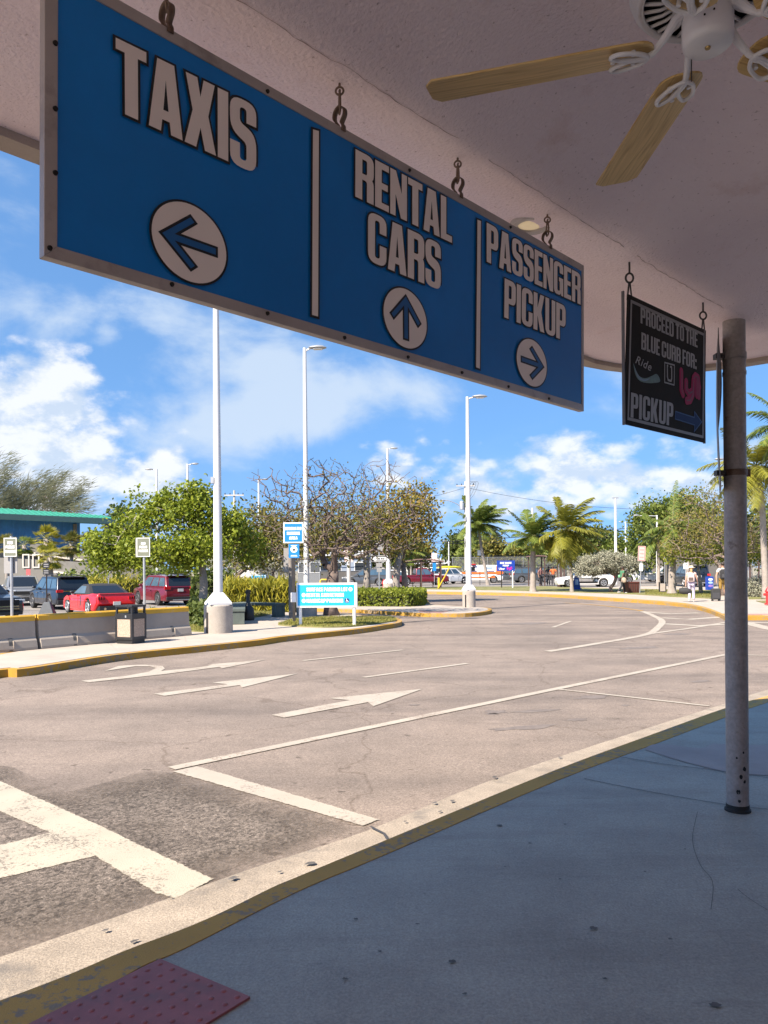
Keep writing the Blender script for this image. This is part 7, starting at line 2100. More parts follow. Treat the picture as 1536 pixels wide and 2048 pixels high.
# =====================================================  vehicles
m_tyre = mat('tyre_rubber', (.016, .016, .017), .85, var=.2)
m_rim = mat('alloy_rim', (.50, .50, .51), .3, metal=.8, var=.05)
m_rimd = mat('dark_rim', (.12, .12, .125), .4, metal=.6, var=.1)
m_glass = mat('car_glass', (.012, .015, .018), .06, var=.1, spec=.8)
m_glassb = mat('car_glass_sky', (.05, .09, .13), .08, var=.2, vs=2, spec=.8)
m_under = mat('underbody', (.012, .012, .012), .9)
m_trimb = mat('black_trim', (.02, .02, .021), .5, var=.1)
m_tail = mat('tail_lamp', (.42, .012, .015), .2, var=.1, coat=.5)
m_head = mat('head_lamp', (.62, .64, .66), .12, metal=.3, var=.05, coat=.5)
m_plate = mat('licence_plate', (.55, .56, .54), .5, var=.06)
m_chrome = mat('chrome', (.6, .6, .62), .12, metal=1.0, var=.02)
def paint(name, col, metal=.0): return mat('paint_' + name, col, .30, metal=metal, var=.05, vs=1.2, coat=.8, spec=.5)
def lathe_y(prof, n, c, flip=1):
    """solid of revolution about y"""
    mb = MB(); mb.lathe([(r_, z) for r_, z in prof], n)
    mb.v = [(c[0] + p[0], c[1] + p[2] * flip, c[2] + p[1]) for p in mb.v]
    if flip > 0: mb.f = [f[::-1] for f in mb.f]
    return mb
def wheel(parent, x, y, r_, w_, side, rimm, spokes=5):
    o = lathe_y([(r_ * .62, -w_ / 2), (r_ * .94, -w_ / 2), (r_, -w_ / 2 + .03), (r_, w_ / 2 - .03), (r_ * .94, w_ / 2), (r_ * .62, w_ / 2 - .005)], 28, (x, y, r_)).build('wheel', m_tyre, parent, smooth=True, angle=50)
    yo = y + side * (w_ / 2 - .03)
    mb = MB()
    bk = lathe_y([(0, 0), (r_ * .62, 0)], 28, (x, yo - side * .05, r_)); mb.v += bk.v; mb.f += bk.f; mb.mi += [0] * len(bk.f)
    mb.build('brake_disc', m_under, o)
    mb = MB()
    mb.tube([(x + r_ * .62 * math.cos(q * math.pi / 14), yo + side * .02, r_ + r_ * .62 * math.sin(q * math.pi / 14)) for q in range(28)], .028, 6, True)
    for k in range(spokes):
        a_ = 2 * math.pi * k / spokes + .3
        for da in (-.16, .16):
            mb.tube([(x + .05 * math.cos(a_), yo + side * .012, r_ + .05 * math.sin(a_)), (x + r_ * .6 * math.cos(a_ + da), yo + side * .018, r_ + r_ * .6 * math.sin(a_ + da))], [.03, .022], 6)
    hb = lathe_y([(0, side * .03), (.06, side * .02), (.07, 0)], 14, (x, yo, r_)); n = len(mb.v); mb.v += hb.v; mb.f += [tuple(i + n for i in f) for f in hb.f]; mb.mi += [0] * len(hb.f)
    mb.build('rim', rimm, o, smooth=True)
def car(name, label, cat, loc, az, prof, cabin, W, wheels, pm, r_=.34, rimm=None, roofm=None, glass=None, tail=None, headl=None, plate_front=False, plate_rear=True, group=None, tum=.16, extras=None, pillar=.07, mirror=True, belt_bulge=.06, side_glass=((0, 1),), rear_glass=True, trimz=None):
    """x forward from the rear bumper; prof: outline of the lower body (x,z) counter-clockwise; cabin: [(x,z) base rear, roof rear, roof front, base front]"""
    t = thing(name, label, cat, loc, R(90 - az), group)
    w2 = W / 2
    # wheel arches cut into the outline
    out = []
    for p in prof: out.append(p)
    xs = sorted(wheels)
    bottom = []
    zb = min(p[1] for p in prof)
    ra = r_ * 1.17
    for wx in xs:
        h = max(0.0, r_ - zb); half = math.sqrt(max(.01, ra * ra - h * h)); a0 = math.asin(min(1, h / ra))
        for k in range(9):
            a_ = math.pi + a0 - (math.pi + 2 * a0) * k / 8
            bottom.append((wx + ra * math.cos(a_), r_ + ra * math.sin(a_)))
    top = [p for p in prof if p[1] > zb + 1e-6]
    L_ = max(p[0] for p in prof)
    outline = [(min(p[0] for p in prof if p[1] <= zb + .3) + .06, zb)] + bottom + [(L_ - .08, zb)] + top[::-1]
    outline = [outline[i] for i in range(len(outline)) if (V(outline[i]) - V(outline[i - 1])).length > 1e-4]
    if area(outline) < 0: outline = outline[::-1]
    ins = offset_poly(outline, -.035)
    ins2 = offset_poly(outline, -.09)
    n = len(outline)
    def plan(x):                        # the body narrows at both ends
        f0 = min(1, max(0, x / (L_ * .16))); f1 = min(1, max(0, (L_ - x) / (L_ * .22)))
        return w2 * (1 - .10 * (1 - f0) ** 2 - .16 * (1 - f1) ** 2)
    zmid = .62
    def yy(p, k):
        h = max(0, p[1] - zmid); return (plan(p[0]) - .09 * h * h / .12 * .6) * k
    vs = []
    for o_, kk in ((ins2, -1.0), (ins, -.985), (outline, -.94), (outline, .94), (ins, .985), (ins2, 1.0)):
        vs += [(p[0], yy(p, kk), p[1]) for p in o_]
    fs = []
    for l in range(5):
        for i in range(n):
            j = (i + 1) % n; fs.append((l * n + i, l * n + j, (l + 1) * n + j, (l + 1) * n + i))
    tess = tessellate_polygon([[V((p[0], p[1], 0)) for p in ins2]])
    for a_, b_, c_ in tess:
        P = [V(ins2[q]) for q in (a_, b_, c_)]
        if (P[1] - P[0]).cross(P[2] - P[0]) < 0: a_, c_ = c_, a_
        fs.append((a_, b_, c_)); fs.append((5 * n + c_, 5 * n + b_, 5 * n + a_))
    mb = MB(); mb.add(vs, fs); body = mb.build('body', pm, t, smooth=True, angle=28)
    # dark floor and arch liners
    mb = MB(); mb.box((L_ / 2, 0, zb + .14), (L_ * .86, W * .80, .2))
    mb.build('underbody', m_under, t)
    for wx in wheels:
        for s in (-1, 1): wheel(t, wx, s * (w2 - .125), r_, .22, s, rimm or m_rim)
    # cabin
    if cabin:
        (xa, za), (xb, zbb), (xc, zc), (xd, zd) = cabin
        def half(x, z, roof): return (plan(x) - .05) - (tum if roof else .0)
        base = [(xa, za), (xd, zd)]; roof_ = [(xb, zbb), (xc, zc)]
        A, D_ = half(xa, za, 0), half(xd, zd, 0); B, C = half(xb, zbb, 1), half(xc, zc, 1)
        xm = (xb + xc) / 2; zm = max(zbb, zc) + .035; Bm = (B + C) / 2
        vs = [(xa, -A, za), (xb, -B, zbb), (xc, -C, zc), (xd, -D_, zd), (xa, A, za), (xb, B, zbb), (xc, C, zc), (xd, D_, zd), (xm, -Bm, zm - .02), (xm, Bm, zm - .02),
              (xb + .05, 0, zbb + .03), (xm, 0, zm + .01), (xc - .05, 0, zc + .03)]
        fs = [(0, 3, 2, 8, 1), (5, 9, 6, 7, 4), (0, 1, 10, 5, 4), (3, 7, 6, 12, 2), (1, 8, 11, 10), (8, 2, 12, 11), (5, 10, 11, 9), (9, 11, 12, 6)]
        mb = MB(); mb.add(vs, fs); cb_ = mb.build('cabin', roofm or pm, t, smooth=True, angle=30, bevel=.03)
        def lp(p, q, f): return V(p).lerp(V(q), f)
        g = glass or m_glass
        def pane(nm, quad_, push, m_=None):
            q = [V(p) for p in quad_]; nrm = (q[1] - q[0]).cross(q[3] - q[0]).normalized()
            if nrm.dot(V(push)) < 0: nrm = -nrm; q = q[::-1]
            c = sum(q, V()) / 4
            mb = MB(); mb.add([p + nrm * .012 for p in q] + [p - nrm * .03 for p in q], [(0, 1, 2, 3), (4, 5, 1, 0), (5, 6, 2, 1), (6, 7, 3, 2), (7, 4, 0, 3)]); mb.build(nm, m_ or g, t)
        def inset(P0, P1, P2, P3, a0, a1, b0, b1):
            def at_(u, v): return lp(lp(P0, P1, u), lp(P3, P2, u), v)
            return [at_(a0, b0), at_(a1, b0), at_(a1, b1), at_(a0, b1)]
        pane('windshield', inset(vs[3], vs[7], vs[6], vs[2], .07, .93, .06, .92), (1, 0, .3))
        if rear_glass: pane('rear_window', inset(vs[0], vs[4], vs[5], vs[1], .10, .90, .12, .88), (-1, 0, .3))
        for s, (p0, p1, p2, p3) in ((-1, (vs[0], vs[3], vs[2], vs[1])), (1, (vs[4], vs[7], vs[6], vs[5]))):
            for f0, f1 in side_glass:
                pane('side_window', inset(p0, p1, p2, p3, .05 + f0 * .88, .05 + f1 * .88 - .02, .10, .86), (0, s, .2), glass and g or m_glassb)
        if mirror:
            for s in (-1, 1):
                mb = MB(); mb.ball((xd - .42, s * (D_ + .12), zd + .10), (.06, .11, .075), 10, 6); mb.build('mirror', m_trimb if roofm else pm, t, smooth=True)
    for s in (-1, 1):
        if tail:
            x, z, hw, hh, yf = tail
            mb = MB(); mb.box((x, s * yf * w2, z), (.10, hw, hh)); mb.build('taillight', m_tail, t, bevel=.015)
        if headl:
            x, z, hw, hh, yf = headl
            mb = MB(); mb.box((x, s * yf * w2, z), (.12, hw, hh)); mb.build('headlight', m_head, t, bevel=.02)
    if plate_rear:
        mb = MB(); mb.box((plate_rear[0] if isinstance(plate_rear, tuple) else .0, 0, plate_rear[1] if isinstance(plate_rear, tuple) else .75), (.03, .32, .16)); mb.build('license_plate', m_plate, t)
    for s in (-1, 1):
        for hx in ([L_ * .40, L_ * .62] if cabin and len(side_glass) > 1 else [L_ * .5]):
            mb = MB(); mb.box((hx, s * (plan(hx) - .003), .86 if W > 1.8 and r_ > .34 else .78), (.18, .025, .03)); mb.build('door_handle', m_chrome if not roofm else pm, t)
            mb = MB(); mb.box((hx - .16, s * (plan(hx) - .0005), .62), (.012, .006, .46)); mb.build('door_gap', m_under, t)
    if extras: extras(t, w2, L_)
    return t
SG3 = ((0, .28), (.30, .63), (.65, 1.0))
SG2 = ((0, .48), (.50, 1.0))
SUV = [(.0, .50), (.02, .70), (.10, 1.02), (.16, 1.06), (3.35, 1.08), (3.45, 1.06), (4.55, .94), (4.72, .78), (4.74, .50), (4.6, .26), (.12, .26)]
SUVC = [(.06, 1.03), (.34, 1.64), (2.65, 1.70), (3.52, 1.05)]
p_black = paint('black', (.012, .014, .020), .2); p_maroon = paint('maroon', (.14, .008, .016), .2); p_red = paint('red', (.60, .010, .014)); p_white = paint('white', (.72, .72, .71)); p_silver = paint('silver', (.33, .33, .32), .5); p_grey = paint('grey', (.075, .08, .085), .3)
m_soft = mat('soft_top', (.022, .022, .025), .85, var=.2, vs=9)
LOT = -.30
def suv_extras(rack=True, bar=None):
    def fn(t, w2, L_):
        if rack:
            for s in (-1, 1):
                mb = MB(); mb.tube([(.5, s * (w2 - .30), 1.70), (.6, s * (w2 - .30), 1.765), (2.4, s * (w2 - .30), 1.79), (2.55, s * (w2 - .30), 1.73)], .02, 6); mb.build('roof_rail', m_trimb, t, smooth=True)
        mb = MB(); mb.box((.05, 0, .40), (.16, w2 * 1.75, .20)); mb.build('rear_bumper', m_trimb, t, bevel=.03)
        mb = MB(); mb.box((.02, 0, .33), (.15, w2 * 1.0, .05)); mb.build('bumper_trim', m_galv, t)
        mb = MB(); mb.box((.30, 0, 1.67), (.30, w2 * 1.35, .035)); mb.build('roof_spoiler', m_trimb, t, bevel=.01)
        if bar:
            mb = MB(); mb.box((.055, 0, .955), (.05, w2 * 1.60, .035)); mb.build('light_bar', m_chrome, t)
    return fn
# the red convertible, seen from behind on its left side
MUS = [(.0, .52), (.02, .80), (.06, .93), (.55, .965), (1.0, .95), (1.6, .92), (2.95, .90), (3.15, .88), (4.3, .76), (4.68, .62), (4.74, .45), (4.6, .20), (.25, .20)]
MUSC = [(.80, .93), (1.58, 1.33), (2.28, 1.35), (3.15, .90)]
def mus_extras(t, w2, L_):
    for s in (-1, 1):
        for k in range(3):
            mb = MB(); mb.box((-.005 + .02, s * (w2 * .82 - k * .105), .765), (.06, .055, .13)); mb.build('taillight', m_under, t)
            mb = MB(); mb.box((-.008, s * (w2 * .82 - k * .105 + .034 * s), .765), (.05, .012, .12)); mb.build('lamp_strip', m_tail, t)
        mb = MB(); mb.tube(catmull([(1.02, s * (w2 - .02), .62), (1.5, s * (w2 + .0), .70), (2.1, s * (w2 - .01), .72), (2.9, s * (w2 - .005), .70)], 4), .018, 6); mb.build('side_crease', p_red, t, smooth=True)
        mb = MB(); mb.cyl((-.03, s * .52, .30), (.15, s * .52, .30), .055, n=12); mb.build('exhaust_tip', m_chrome, t, smooth=True)
    mb = MB(); mb.prism([(-.012, -w2 * .80), (.25, -w2 * .86), (.25, w2 * .86), (-.012, w2 * .80)][::1], .21, .42); mb.build('rear_diffuser', m_trimb, t, bevel=.02)
    mb = MB(); mb.box((.10, 0, .955), (.16, w2 * 1.55, .03)); mb.build('spoiler_lip', p_red, t, bevel=.01)
    mb = MB(); mb.box((2.2, 0, .20), (2.6, w2 * 1.9, .06)); mb.build('sill', p_red, t)
def car_at(px, d, z=LOT): return at(px, d, z)
car('convertible', 'bright red convertible with a black soft top behind the concrete barrier', 'car', car_at(234, 33.8), -40, MUS, MUSC, 1.92, [1.0, 3.72], p_red, r_=.345, roofm=m_soft, rimm=m_rim, plate_rear=(-.012, .53), extras=mus_extras, group='parked cars', side_glass=((.22, 1.0),), tum=.22)
car('parked_suv', 'black suv parked left of the red convertible, its tailgate facing us', 'car', car_at(150, 39.2), -41, SUV, SUVC, 1.96, [1.0, 3.78], p_black, r_=.37, rimm=m_rimd, tail=(.075, .95, .34, .13, .74), plate_rear=(.03, .78), extras=suv_extras(bar=True), group='parked cars', side_glass=SG3)
car('parked_suv', 'dark red suv with glowing red tail lamps behind the green tree trunk', 'car', car_at(362, 43), -40, SUV, SUVC, 1.95, [1.0, 3.78], p_maroon, r_=.37, rimm=m_rimd, tail=(.085, .99, .36, .17, .78), plate_rear=(.02, .87), extras=suv_extras(), group='parked cars', side_glass=SG3)
def grille(t, w2, L_):
    for k in range(4):
        mb = MB(); mb.box((L_ - .01 - .02 * k, 0, .50 + .10 * k), (.05, w2 * 1.25, .025)); mb.build('grille_bar', m_chrome, t)
    mb = MB(); mb.box((L_ - .05, 0, .64), (.08, w2 * 1.3, .42)); mb.build('grille', m_under, t)
    mb = MB(); mb.box((L_ - .04, 0, .34), (.16, w2 * 1.5, .12)); mb.build('bumper', m_trimb, t, bevel=.02)
c_ = car_at(8, 29.6)
hx = V((math.sin(R(125)), math.cos(R(125)), 0))
car('parked_car', 'black car facing the road at the left edge, only its grille and lamp in view', 'car', c_ - hx * 4.74, 125, SUV, SUVC, 1.94, [1.0, 3.78], p_black, r_=.36, rimm=m_rimd, headl=(4.62, .80, .40, .13, .72), plate_rear=False, extras=grille, group='parked cars', side_glass=SG3)
c_ = car_at(52, 44)
hx = V((math.sin(R(150)), math.cos(R(150)), 0))
car('parked_suv', 'silver-grey suv facing us behind the black suv', 'car', c_ - hx * 4.74, 150, SUV, SUVC, 1.94, [1.0, 3.78], p_silver, r_=.36, rimm=m_rimd, headl=(4.60, .84, .40, .13, .72), plate_rear=False, extras=grille, group='parked cars', side_glass=SG3)
# far row
PICK = [(.0, .55), (.02, .98), (2.05, 1.02), (3.60, 1.04), (3.75, 1.03), (5.2, .98), (5.42, .85), (5.45, .55), (5.3, .34), (.15, .34)]
PICKC = [(2.02, 1.0), (2.10, 1.68), (3.20, 1.72), (4.0, 1.02)]
def pick_ex(t, w2, L_):
    mb = MB(); mb.box((1.03, 0, 1.035), (1.86, w2 * 1.6, .03)); mb.build('bed', m_under, t)
    mb = MB(); mb.box((-.02, 0, .50), (.14, w2 * 1.8, .16)); mb.build('rear_bumper', m_chrome, t, bevel=.02)
FZ = .034
def place(px, d, az, L_):
    c = at(px, d, FZ); h = V((math.sin(R(az)), math.cos(R(az)), 0)); return c - h * L_ / 2
car('pickup_truck', 'dark red pickup truck behind the brown arched bus shelter', 'pickup', place(842, 78, 80, 5.45), 80, PICK, PICKC, 1.98, [1.05, 4.4], p_maroon, r_=.39, tail=(.0, .86, .12, .26, .9), plate_rear=(-.01, .75), extras=pick_ex, group='far parked cars', side_glass=SG2)
def rack_ex(t, w2, L_):
    suv_extras()(t, w2, L_)
car('parked_suv', 'white suv carrying a yellow kayak, between the bus shelter and the white pole', 'car', place(899, 84, 50, 4.7), 50, SUV, SUVC, 1.9, [1.0, 3.75], p_white, r_=.36, tail=(.08, 1.02, .20, .30, .84), plate_rear=(.02, .85), extras=rack_ex, group='far parked cars', side_glass=SG3)
k0 = place(899, 84, 50, 4.7)
t = thing('kayak', 'yellow kayak tied on the roof of the white suv', 'kayak', at(899, 84, FZ + 1.64), R(90 - 62))
mb = MB(); pr_ = [(0, .02), (.3, .14), (.9, .27), (1.6, .32), (2.3, .27), (2.9, .14), (3.2, .02)]
vs, fs = [], []
for x, r0 in pr_:
    for q in range(10): vs.append((x - 1.6, r0 * math.cos(q * math.pi / 5), .16 + r0 * .55 * math.sin(q * math.pi / 5)))
for i in range(len(pr_) - 1):
    for q in range(10): fs.append((i * 10 + q, i * 10 + (q + 1) % 10, (i + 1) * 10 + (q + 1) % 10, (i + 1) * 10 + q))
mb.add(vs, fs); mb.build('hull', mat('kayak_yellow', (.62, .55, .02), .4), t, smooth='all')
mb = MB(); mb.ball((0, 0, .31), (.45, .17, .04), 12, 6); mb.build('cockpit', m_under, t)
VAN = [(.0, .50), (.0, 1.15), (.05, 1.62), (.12, 2.02), (3.55, 2.06), (3.75, 1.95), (4.32, 1.22), (5.25, 1.06), (5.42, .90), (5.45, .50), (5.3, .30), (.12, .30)]
m_orange = mat('orange_stripe', (.62, .13, .02), .4, var=.05)
def amb(t, w2, L_):
    for s in (-1, 1):
        y = s * (w2 + .004)
        mb = MB(); mb.box((2.6, y, 1.15), (5.2, .02, .22)); mb.build('stripe', m_orange, t)
        mb = MB(); mb.box((.45, y, 1.45), (.70, .022, .95)); mb.build('rear_block', m_orange, t)
        mb = MB(); mb.box((2.5, y, .66), (3.2, .02, .16)); mb.build('lower_stripe', m_orange, t)
        mb = MB(); mb.box((3.55, s * (w2 - .02), 1.62), (.80, .05, .46)); mb.build('side_window', m_glass, t)
        mb = MB(); mb.box((1.7, y, 1.66), (1.0, .02, .32)); mb.build('panel_mark', mat('grey_blue_mark', (.25, .32, .42), .5) if 'grey_blue_mark' not in bpy.data.materials else bpy.data.materials['grey_blue_mark'], t)
    mb = MB(); mb.add([(3.80, -w2 * .8, 1.93), (4.30, -w2 * .84, 1.27), (4.30, w2 * .84, 1.27), (3.80, w2 * .8, 1.93)], [(0, 1, 2, 3)]); mb.v = [(p[0] + .02, p[1], p[2] + .02) for p in mb.v]; mb.build('windshield', m_glass, t)
    mb = MB(); mb.box((3.3, 0, 2.12), (.5, w2 * 1.4, .12)); mb.build('light_bar', m_tail, t, bevel=.03)
car('ambulance', 'white ambulance van with orange stripes behind the leaning palm', 'van', place(957, 88, -86, 5.45), -86, VAN, None, 2.05, [1.05, 4.45], p_white, r_=.39, headl=(5.36, .92, .34, .18, .72), plate_rear=False, extras=amb, group='far parked cars')
car('parked_suv', 'dark grey suv behind the ride share sign', 'car', place(1022, 92, -84, 4.7), -84, SUV, SUVC, 1.9, [1.0, 3.75], p_grey, r_=.36, headl=(4.62, .82, .3, .13, .74), tail=(.08, 1.0, .2, .2, .84), extras=suv_extras(), group='far parked cars', side_glass=SG3)
car('parked_suv', 'grey suv behind the thick royal palm trunk', 'car', place(1062, 88, 84, 4.7), 84, SUV, SUVC, 1.9, [1.0, 3.75], p_grey, r_=.36, headl=(4.62, .82, .3, .13, .74), tail=(.08, 1.0, .2, .2, .84), extras=suv_extras(), group='far parked cars', side_glass=SG3)
WAG = [(.0, .48), (.02, .76), (.10, .98), (.2, 1.0), (3.2, .98), (3.3, .96), (4.5, .80), (4.72, .66), (4.74, .44), (4.6, .22), (.14, .22)]
WAGC = [(.10, .98), (.55, 1.50), (2.35, 1.56), (3.45, .95)]
car('parked_car', 'long white car parked behind the waiting people and the coconut palm', 'car', place(1167, 65, -88, 4.85), -88, WAG, WAGC, 1.88, [.95, 3.80], p_white, r_=.35, headl=(4.60, .72, .34, .13, .74), tail=(.07, .88, .2, .18, .82), group='far parked cars', side_glass=SG3)
car('pickup_truck', 'white pickup truck behind the leaning pinkish sign', 'pickup', place(1288, 80, -82, 5.45), -82, PICK, PICKC, 1.98, [1.05, 4.4], p_white, r_=.39, headl=(5.34, .86, .30, .2, .78), tail=(.0, .86, .12, .26, .9), extras=pick_ex, group='far parked cars', side_glass=SG2)
car('parked_car', 'second white car right of the white pickup, by the thick palm trunk', 'car', place(1330, 86, -80, 4.74), -80, SUV, SUVC, 1.9, [1.0, 3.75], p_white, r_=.36, headl=(4.62, .82, .3, .13, .74), extras=suv_extras(), group='far parked cars', side_glass=SG3)
car('parked_suv', 'black suv seen from behind between the woman and the blue totem', 'car', at(1399, 62, FZ), 4, SUV, SUVC, 1.95, [1.0, 3.75], p_black, r_=.37, tail=(.08, .98, .26, .17, .80), plate_rear=(.02, .85), extras=suv_extras(), group='far parked cars', side_glass=SG3)
car('parked_suv', 'dark suv half hidden behind the right side of the bare tree', 'car', place(733, 76, -85, 4.7), -85, SUV, SUVC, 1.9, [1.0, 3.75], p_grey, r_=.36, headl=(4.62, .82, .3, .13, .74), extras=suv_extras(), group='far parked cars', side_glass=SG3)
car('parked_car', 'white car partly hidden by the leaning trunks', 'car', place(797, 86, 85, 4.74), 85, WAG, WAGC, 1.88, [.95, 3.80], p_white, r_=.35, tail=(.07, .88, .2, .18, .82), group='far parked cars', side_glass=SG3)
# =====================================================  people
def skin_mesh(name, verts, edges, radii, m, parent, sub=1, root=0):
    me = bpy.data.meshes.new(name); me.from_pydata([tuple(v) for v in verts], edges, [])
    o = link(name, me, m, parent)
    md = o.modifiers.new('skin', 'SKIN'); md.use_smooth_shade = True
    for i, r_ in enumerate(radii):
        sv = me.skin_vertices[0].data[i]; sv.radius = r_ if isinstance(r_, tuple) else (r_, r_); sv.use_root = (i == root)
    if sub:
        s = o.modifiers.new('sub', 'SUBSURF'); s.levels = sub; s.render_levels = sub
    return o
class Rig:
    def __init__(s): s.v, s.e, s.r, s.ix = [], [], [], {}
    def p(s, k, co, r_, par=None):
        s.ix[k] = len(s.v); s.v.append(V(co)); s.r.append(r_)
        if par is not None: s.e.append((s.ix[par], s.ix[k]))
m_skin_l = mat('skin_light', (.50, .30, .22), .6, var=.06); m_skin_t = mat('skin_tan', (.36, .20, .13), .6, var=.06); m_skin_d = mat('skin_brown', (.13, .07, .045), .6, var=.08)
m_eye = mat('eye_dark', (.02, .015, .012), .2); m_lip = mat('lip', (.30, .12, .10), .5)
def person(label, loc, az, H, skin, hair, top_m, leg_m, shoe_m, pose, sleeves=.55, legs_len=1.0, hair_long=0, hat=None, wide=1.0):
    """faces +y before turning; heights are shares of H"""
    t = thing('person', label, 'person', loc, R(-az), None)
    k = H / 1.72
    P = dict(la=(.30, -.02, .80), ra=(.30, .02, .80), lh=None, rh=None, lf=(0.0, .0), rf=(0.0, .0), lean=0.0, head=0.0); P.update(pose)
    ln = P['lean']
    def q(x, y, z): return V((x, y + ln * max(0, z - .95), z)) * k
    g = Rig()
    g.p('pelvis', q(0, 0, .95), (.135 * k * wide, .10 * k)); g.p('waist', q(0, .0, 1.10), (.115 * k * wide, .085 * k), 'pelvis'); g.p('chest', q(0, .0, 1.30), (.145 * k * wide, .10 * k), 'waist')
    g.p('neck0', q(0, -.005, 1.43), (.075 * k, .065 * k), 'chest'); g.p('neck', q(0, .005, 1.49), .052 * k, 'neck0'); g.p('jaw', q(0, .025, 1.55), (.062 * k, .070 * k), 'neck')
    g.p('skull', q(0, .012, 1.635), (.076 * k, .094 * k), 'jaw'); g.p('crown', q(0, .008, 1.695), (.050 * k, .062 * k), 'skull')
    hands = []
    for s, sd in ((-1, 'l'), (1, 'r')):
        sh = q(s * .185 * wide, 0, 1.40)
        g.p(sd + 'sh', sh, .058 * k, 'neck0')
        ex, ey, ez = P[sd + 'a']
        el = q(s * ex, ey, 1.40 - .30 if ez is None else ez + .33); 
        d_ = (el - sh); d_ = d_.normalized() * .29 * k; el = sh + d_
        g.p(sd + 'el', el, .042 * k, sd + 'sh')
        hp = P[sd + 'h']; w_ = V((s * hp[0], hp[1], hp[2])) * k if hp else el + V((s * -.02, .06, -.25)) * k
        w_ = el + (w_ - el).normalized() * .25 * k
        g.p(sd + 'wr', w_, .028 * k, sd + 'el')
        hd_ = (w_ - el).normalized(); side = V((0, 1, 0)) - hd_ * hd_.y; side.normalize(); nrm = hd_.cross(side)
        pm_ = w_ + hd_ * .075 * k; g.p(sd + 'palm', pm_, (.030 * k, .018 * k), sd + 'wr')
        for fi, (off, fl) in enumerate(((-.030, .075), (-.010, .085), (.010, .080), (.028, .062))):
            b_ = pm_ + side * off * k + hd_ * .02 * k; m1 = b_ + hd_ * fl * .5 * k - nrm * s * .012 * k; m2 = b_ + hd_ * fl * .85 * k - nrm * s * .035 * k
            g.p(f'{sd}f{fi}a', b_, .010 * k, sd + 'palm'); g.p(f'{sd}f{fi}b', m1, .009 * k, f'{sd}f{fi}a'); g.p(f'{sd}f{fi}c', m2, .008 * k, f'{sd}f{fi}b')
        th = w_ + hd_ * .035 * k + side * .035 * k; g.p(sd + 't1', th, .010 * k, sd + 'wr'); g.p(sd + 't2', th + hd_ * .035 * k + side * .018 * k, .009 * k, sd + 't1')
        hands.append(pm_)
    feet = []
    for s, sd in ((-1, 'l'), (1, 'r')):
        fy, kneef = P[sd + 'f']
        hip = q(s * .085, 0, .92); an = V((s * .095, fy, .085 + abs(min(0, kneef)) * .0)) * k
        kn = (hip + an) / 2 + V((0, .04 + .22 * max(0, kneef), 0)) * k
        if kneef < 0: an = an + V((0, 0, .10 * -kneef)) * k; kn = kn + V((0, .10, 0)) * k
        g.p(sd + 'hip', hip, .092 * k, 'pelvis'); g.p(sd + 'kn', kn, .058 * k, sd + 'hip'); g.p(sd + 'an', an, .038 * k, sd + 'kn'); g.p(sd + 'heel', an + V((0, -.02, -.05)) * k, .036 * k, sd + 'an'); g.p(sd + 'toe', an + V((s * .015, .17, -.06)) * k, (.038 * k, .022 * k), sd + 'heel')
        feet.append((an, s))
    body = skin_mesh('body', g.v, g.e, g.r, skin, t, 1, 0)
    I = lambda n_: g.v[g.ix[n_]]
    hc = I('skull')
    for s in (-1, 1):
        mb = MB(); mb.ball(hc + V((s * .032, .090, .0)) * k, .011 * k, 8, 6); mb.build('eye', m_eye, t, smooth='all')
        mb = MB(); mb.ball(hc + V((s * .080, .0, -.01)) * k, (.012 * k, .024 * k, .034 * k), 8, 6); mb.build('ear', skin, t, smooth='all')
    mb = MB(); mb.ball(hc + V((0, .102, -.03)) * k, (.014 * k, .022 * k, .024 * k), 8, 6); mb.build('nose', skin, t, smooth='all')
    mb = MB(); mb.ball(hc + V((0, .088, -.075)) * k, (.024 * k, .010 * k, .008 * k), 8, 6); mb.build('mouth', m_lip, t, smooth='all')
    # hair
    mb = MB()
    mb.ball(hc + V((0, -.012, .028)) * k, (.092 * k, .108 * k, .088 * k), 14, 10)
    if hair_long:
        mb.tube([hc + V((0, -.09, .02)) * k, hc + V((.01, -.135, -.08)) * k, hc + V((.02, -.145, -.20)) * k, hc + V((.03, -.13, -.30 * hair_long)) * k], [.05 * k, .055 * k, .045 * k, .015 * k], 8)
    ho = mb.build('hair', hair, t, smooth='all'); 
    # clothes: shells over the same joints
    c_ = Rig(); gr = .016 * k
    def grow(r_): return tuple(x + gr for x in r_) if isinstance(r_, tuple) else r_ + gr
    def take(rig, names, links):
        for n_ in names: rig.p(n_, I(n_), grow(g.r[g.ix[n_]]))
        for a_, b_ in links: rig.e.append((rig.ix[a_], rig.ix[b_]))
    take(c_, ['pelvis', 'waist', 'chest', 'neck0', 'lsh', 'rsh'], [('pelvis', 'waist'), ('waist', 'chest'), ('chest', 'neck0'), ('neck0', 'lsh'), ('neck0', 'rsh')])
    for sd in 'lr':
        f = min(1, sleeves); c_.p(sd + 'sl', I(sd + 'sh').lerp(I(sd + 'el'), f), grow(.044 * k), sd + 'sh')
        if sleeves > 1: c_.p(sd + 'cuff', I(sd + 'el').lerp(I(sd + 'wr'), sleeves - 1), grow(.030 * k), sd + 'sl')
    skin_mesh('shirt', c_.v, c_.e, c_.r, top_m, t, 1, 0)
    c_ = Rig(); gr = .020 * k
    take(c_, ['pelvis', 'lhip', 'rhip'], [('pelvis', 'lhip'), ('pelvis', 'rhip')])
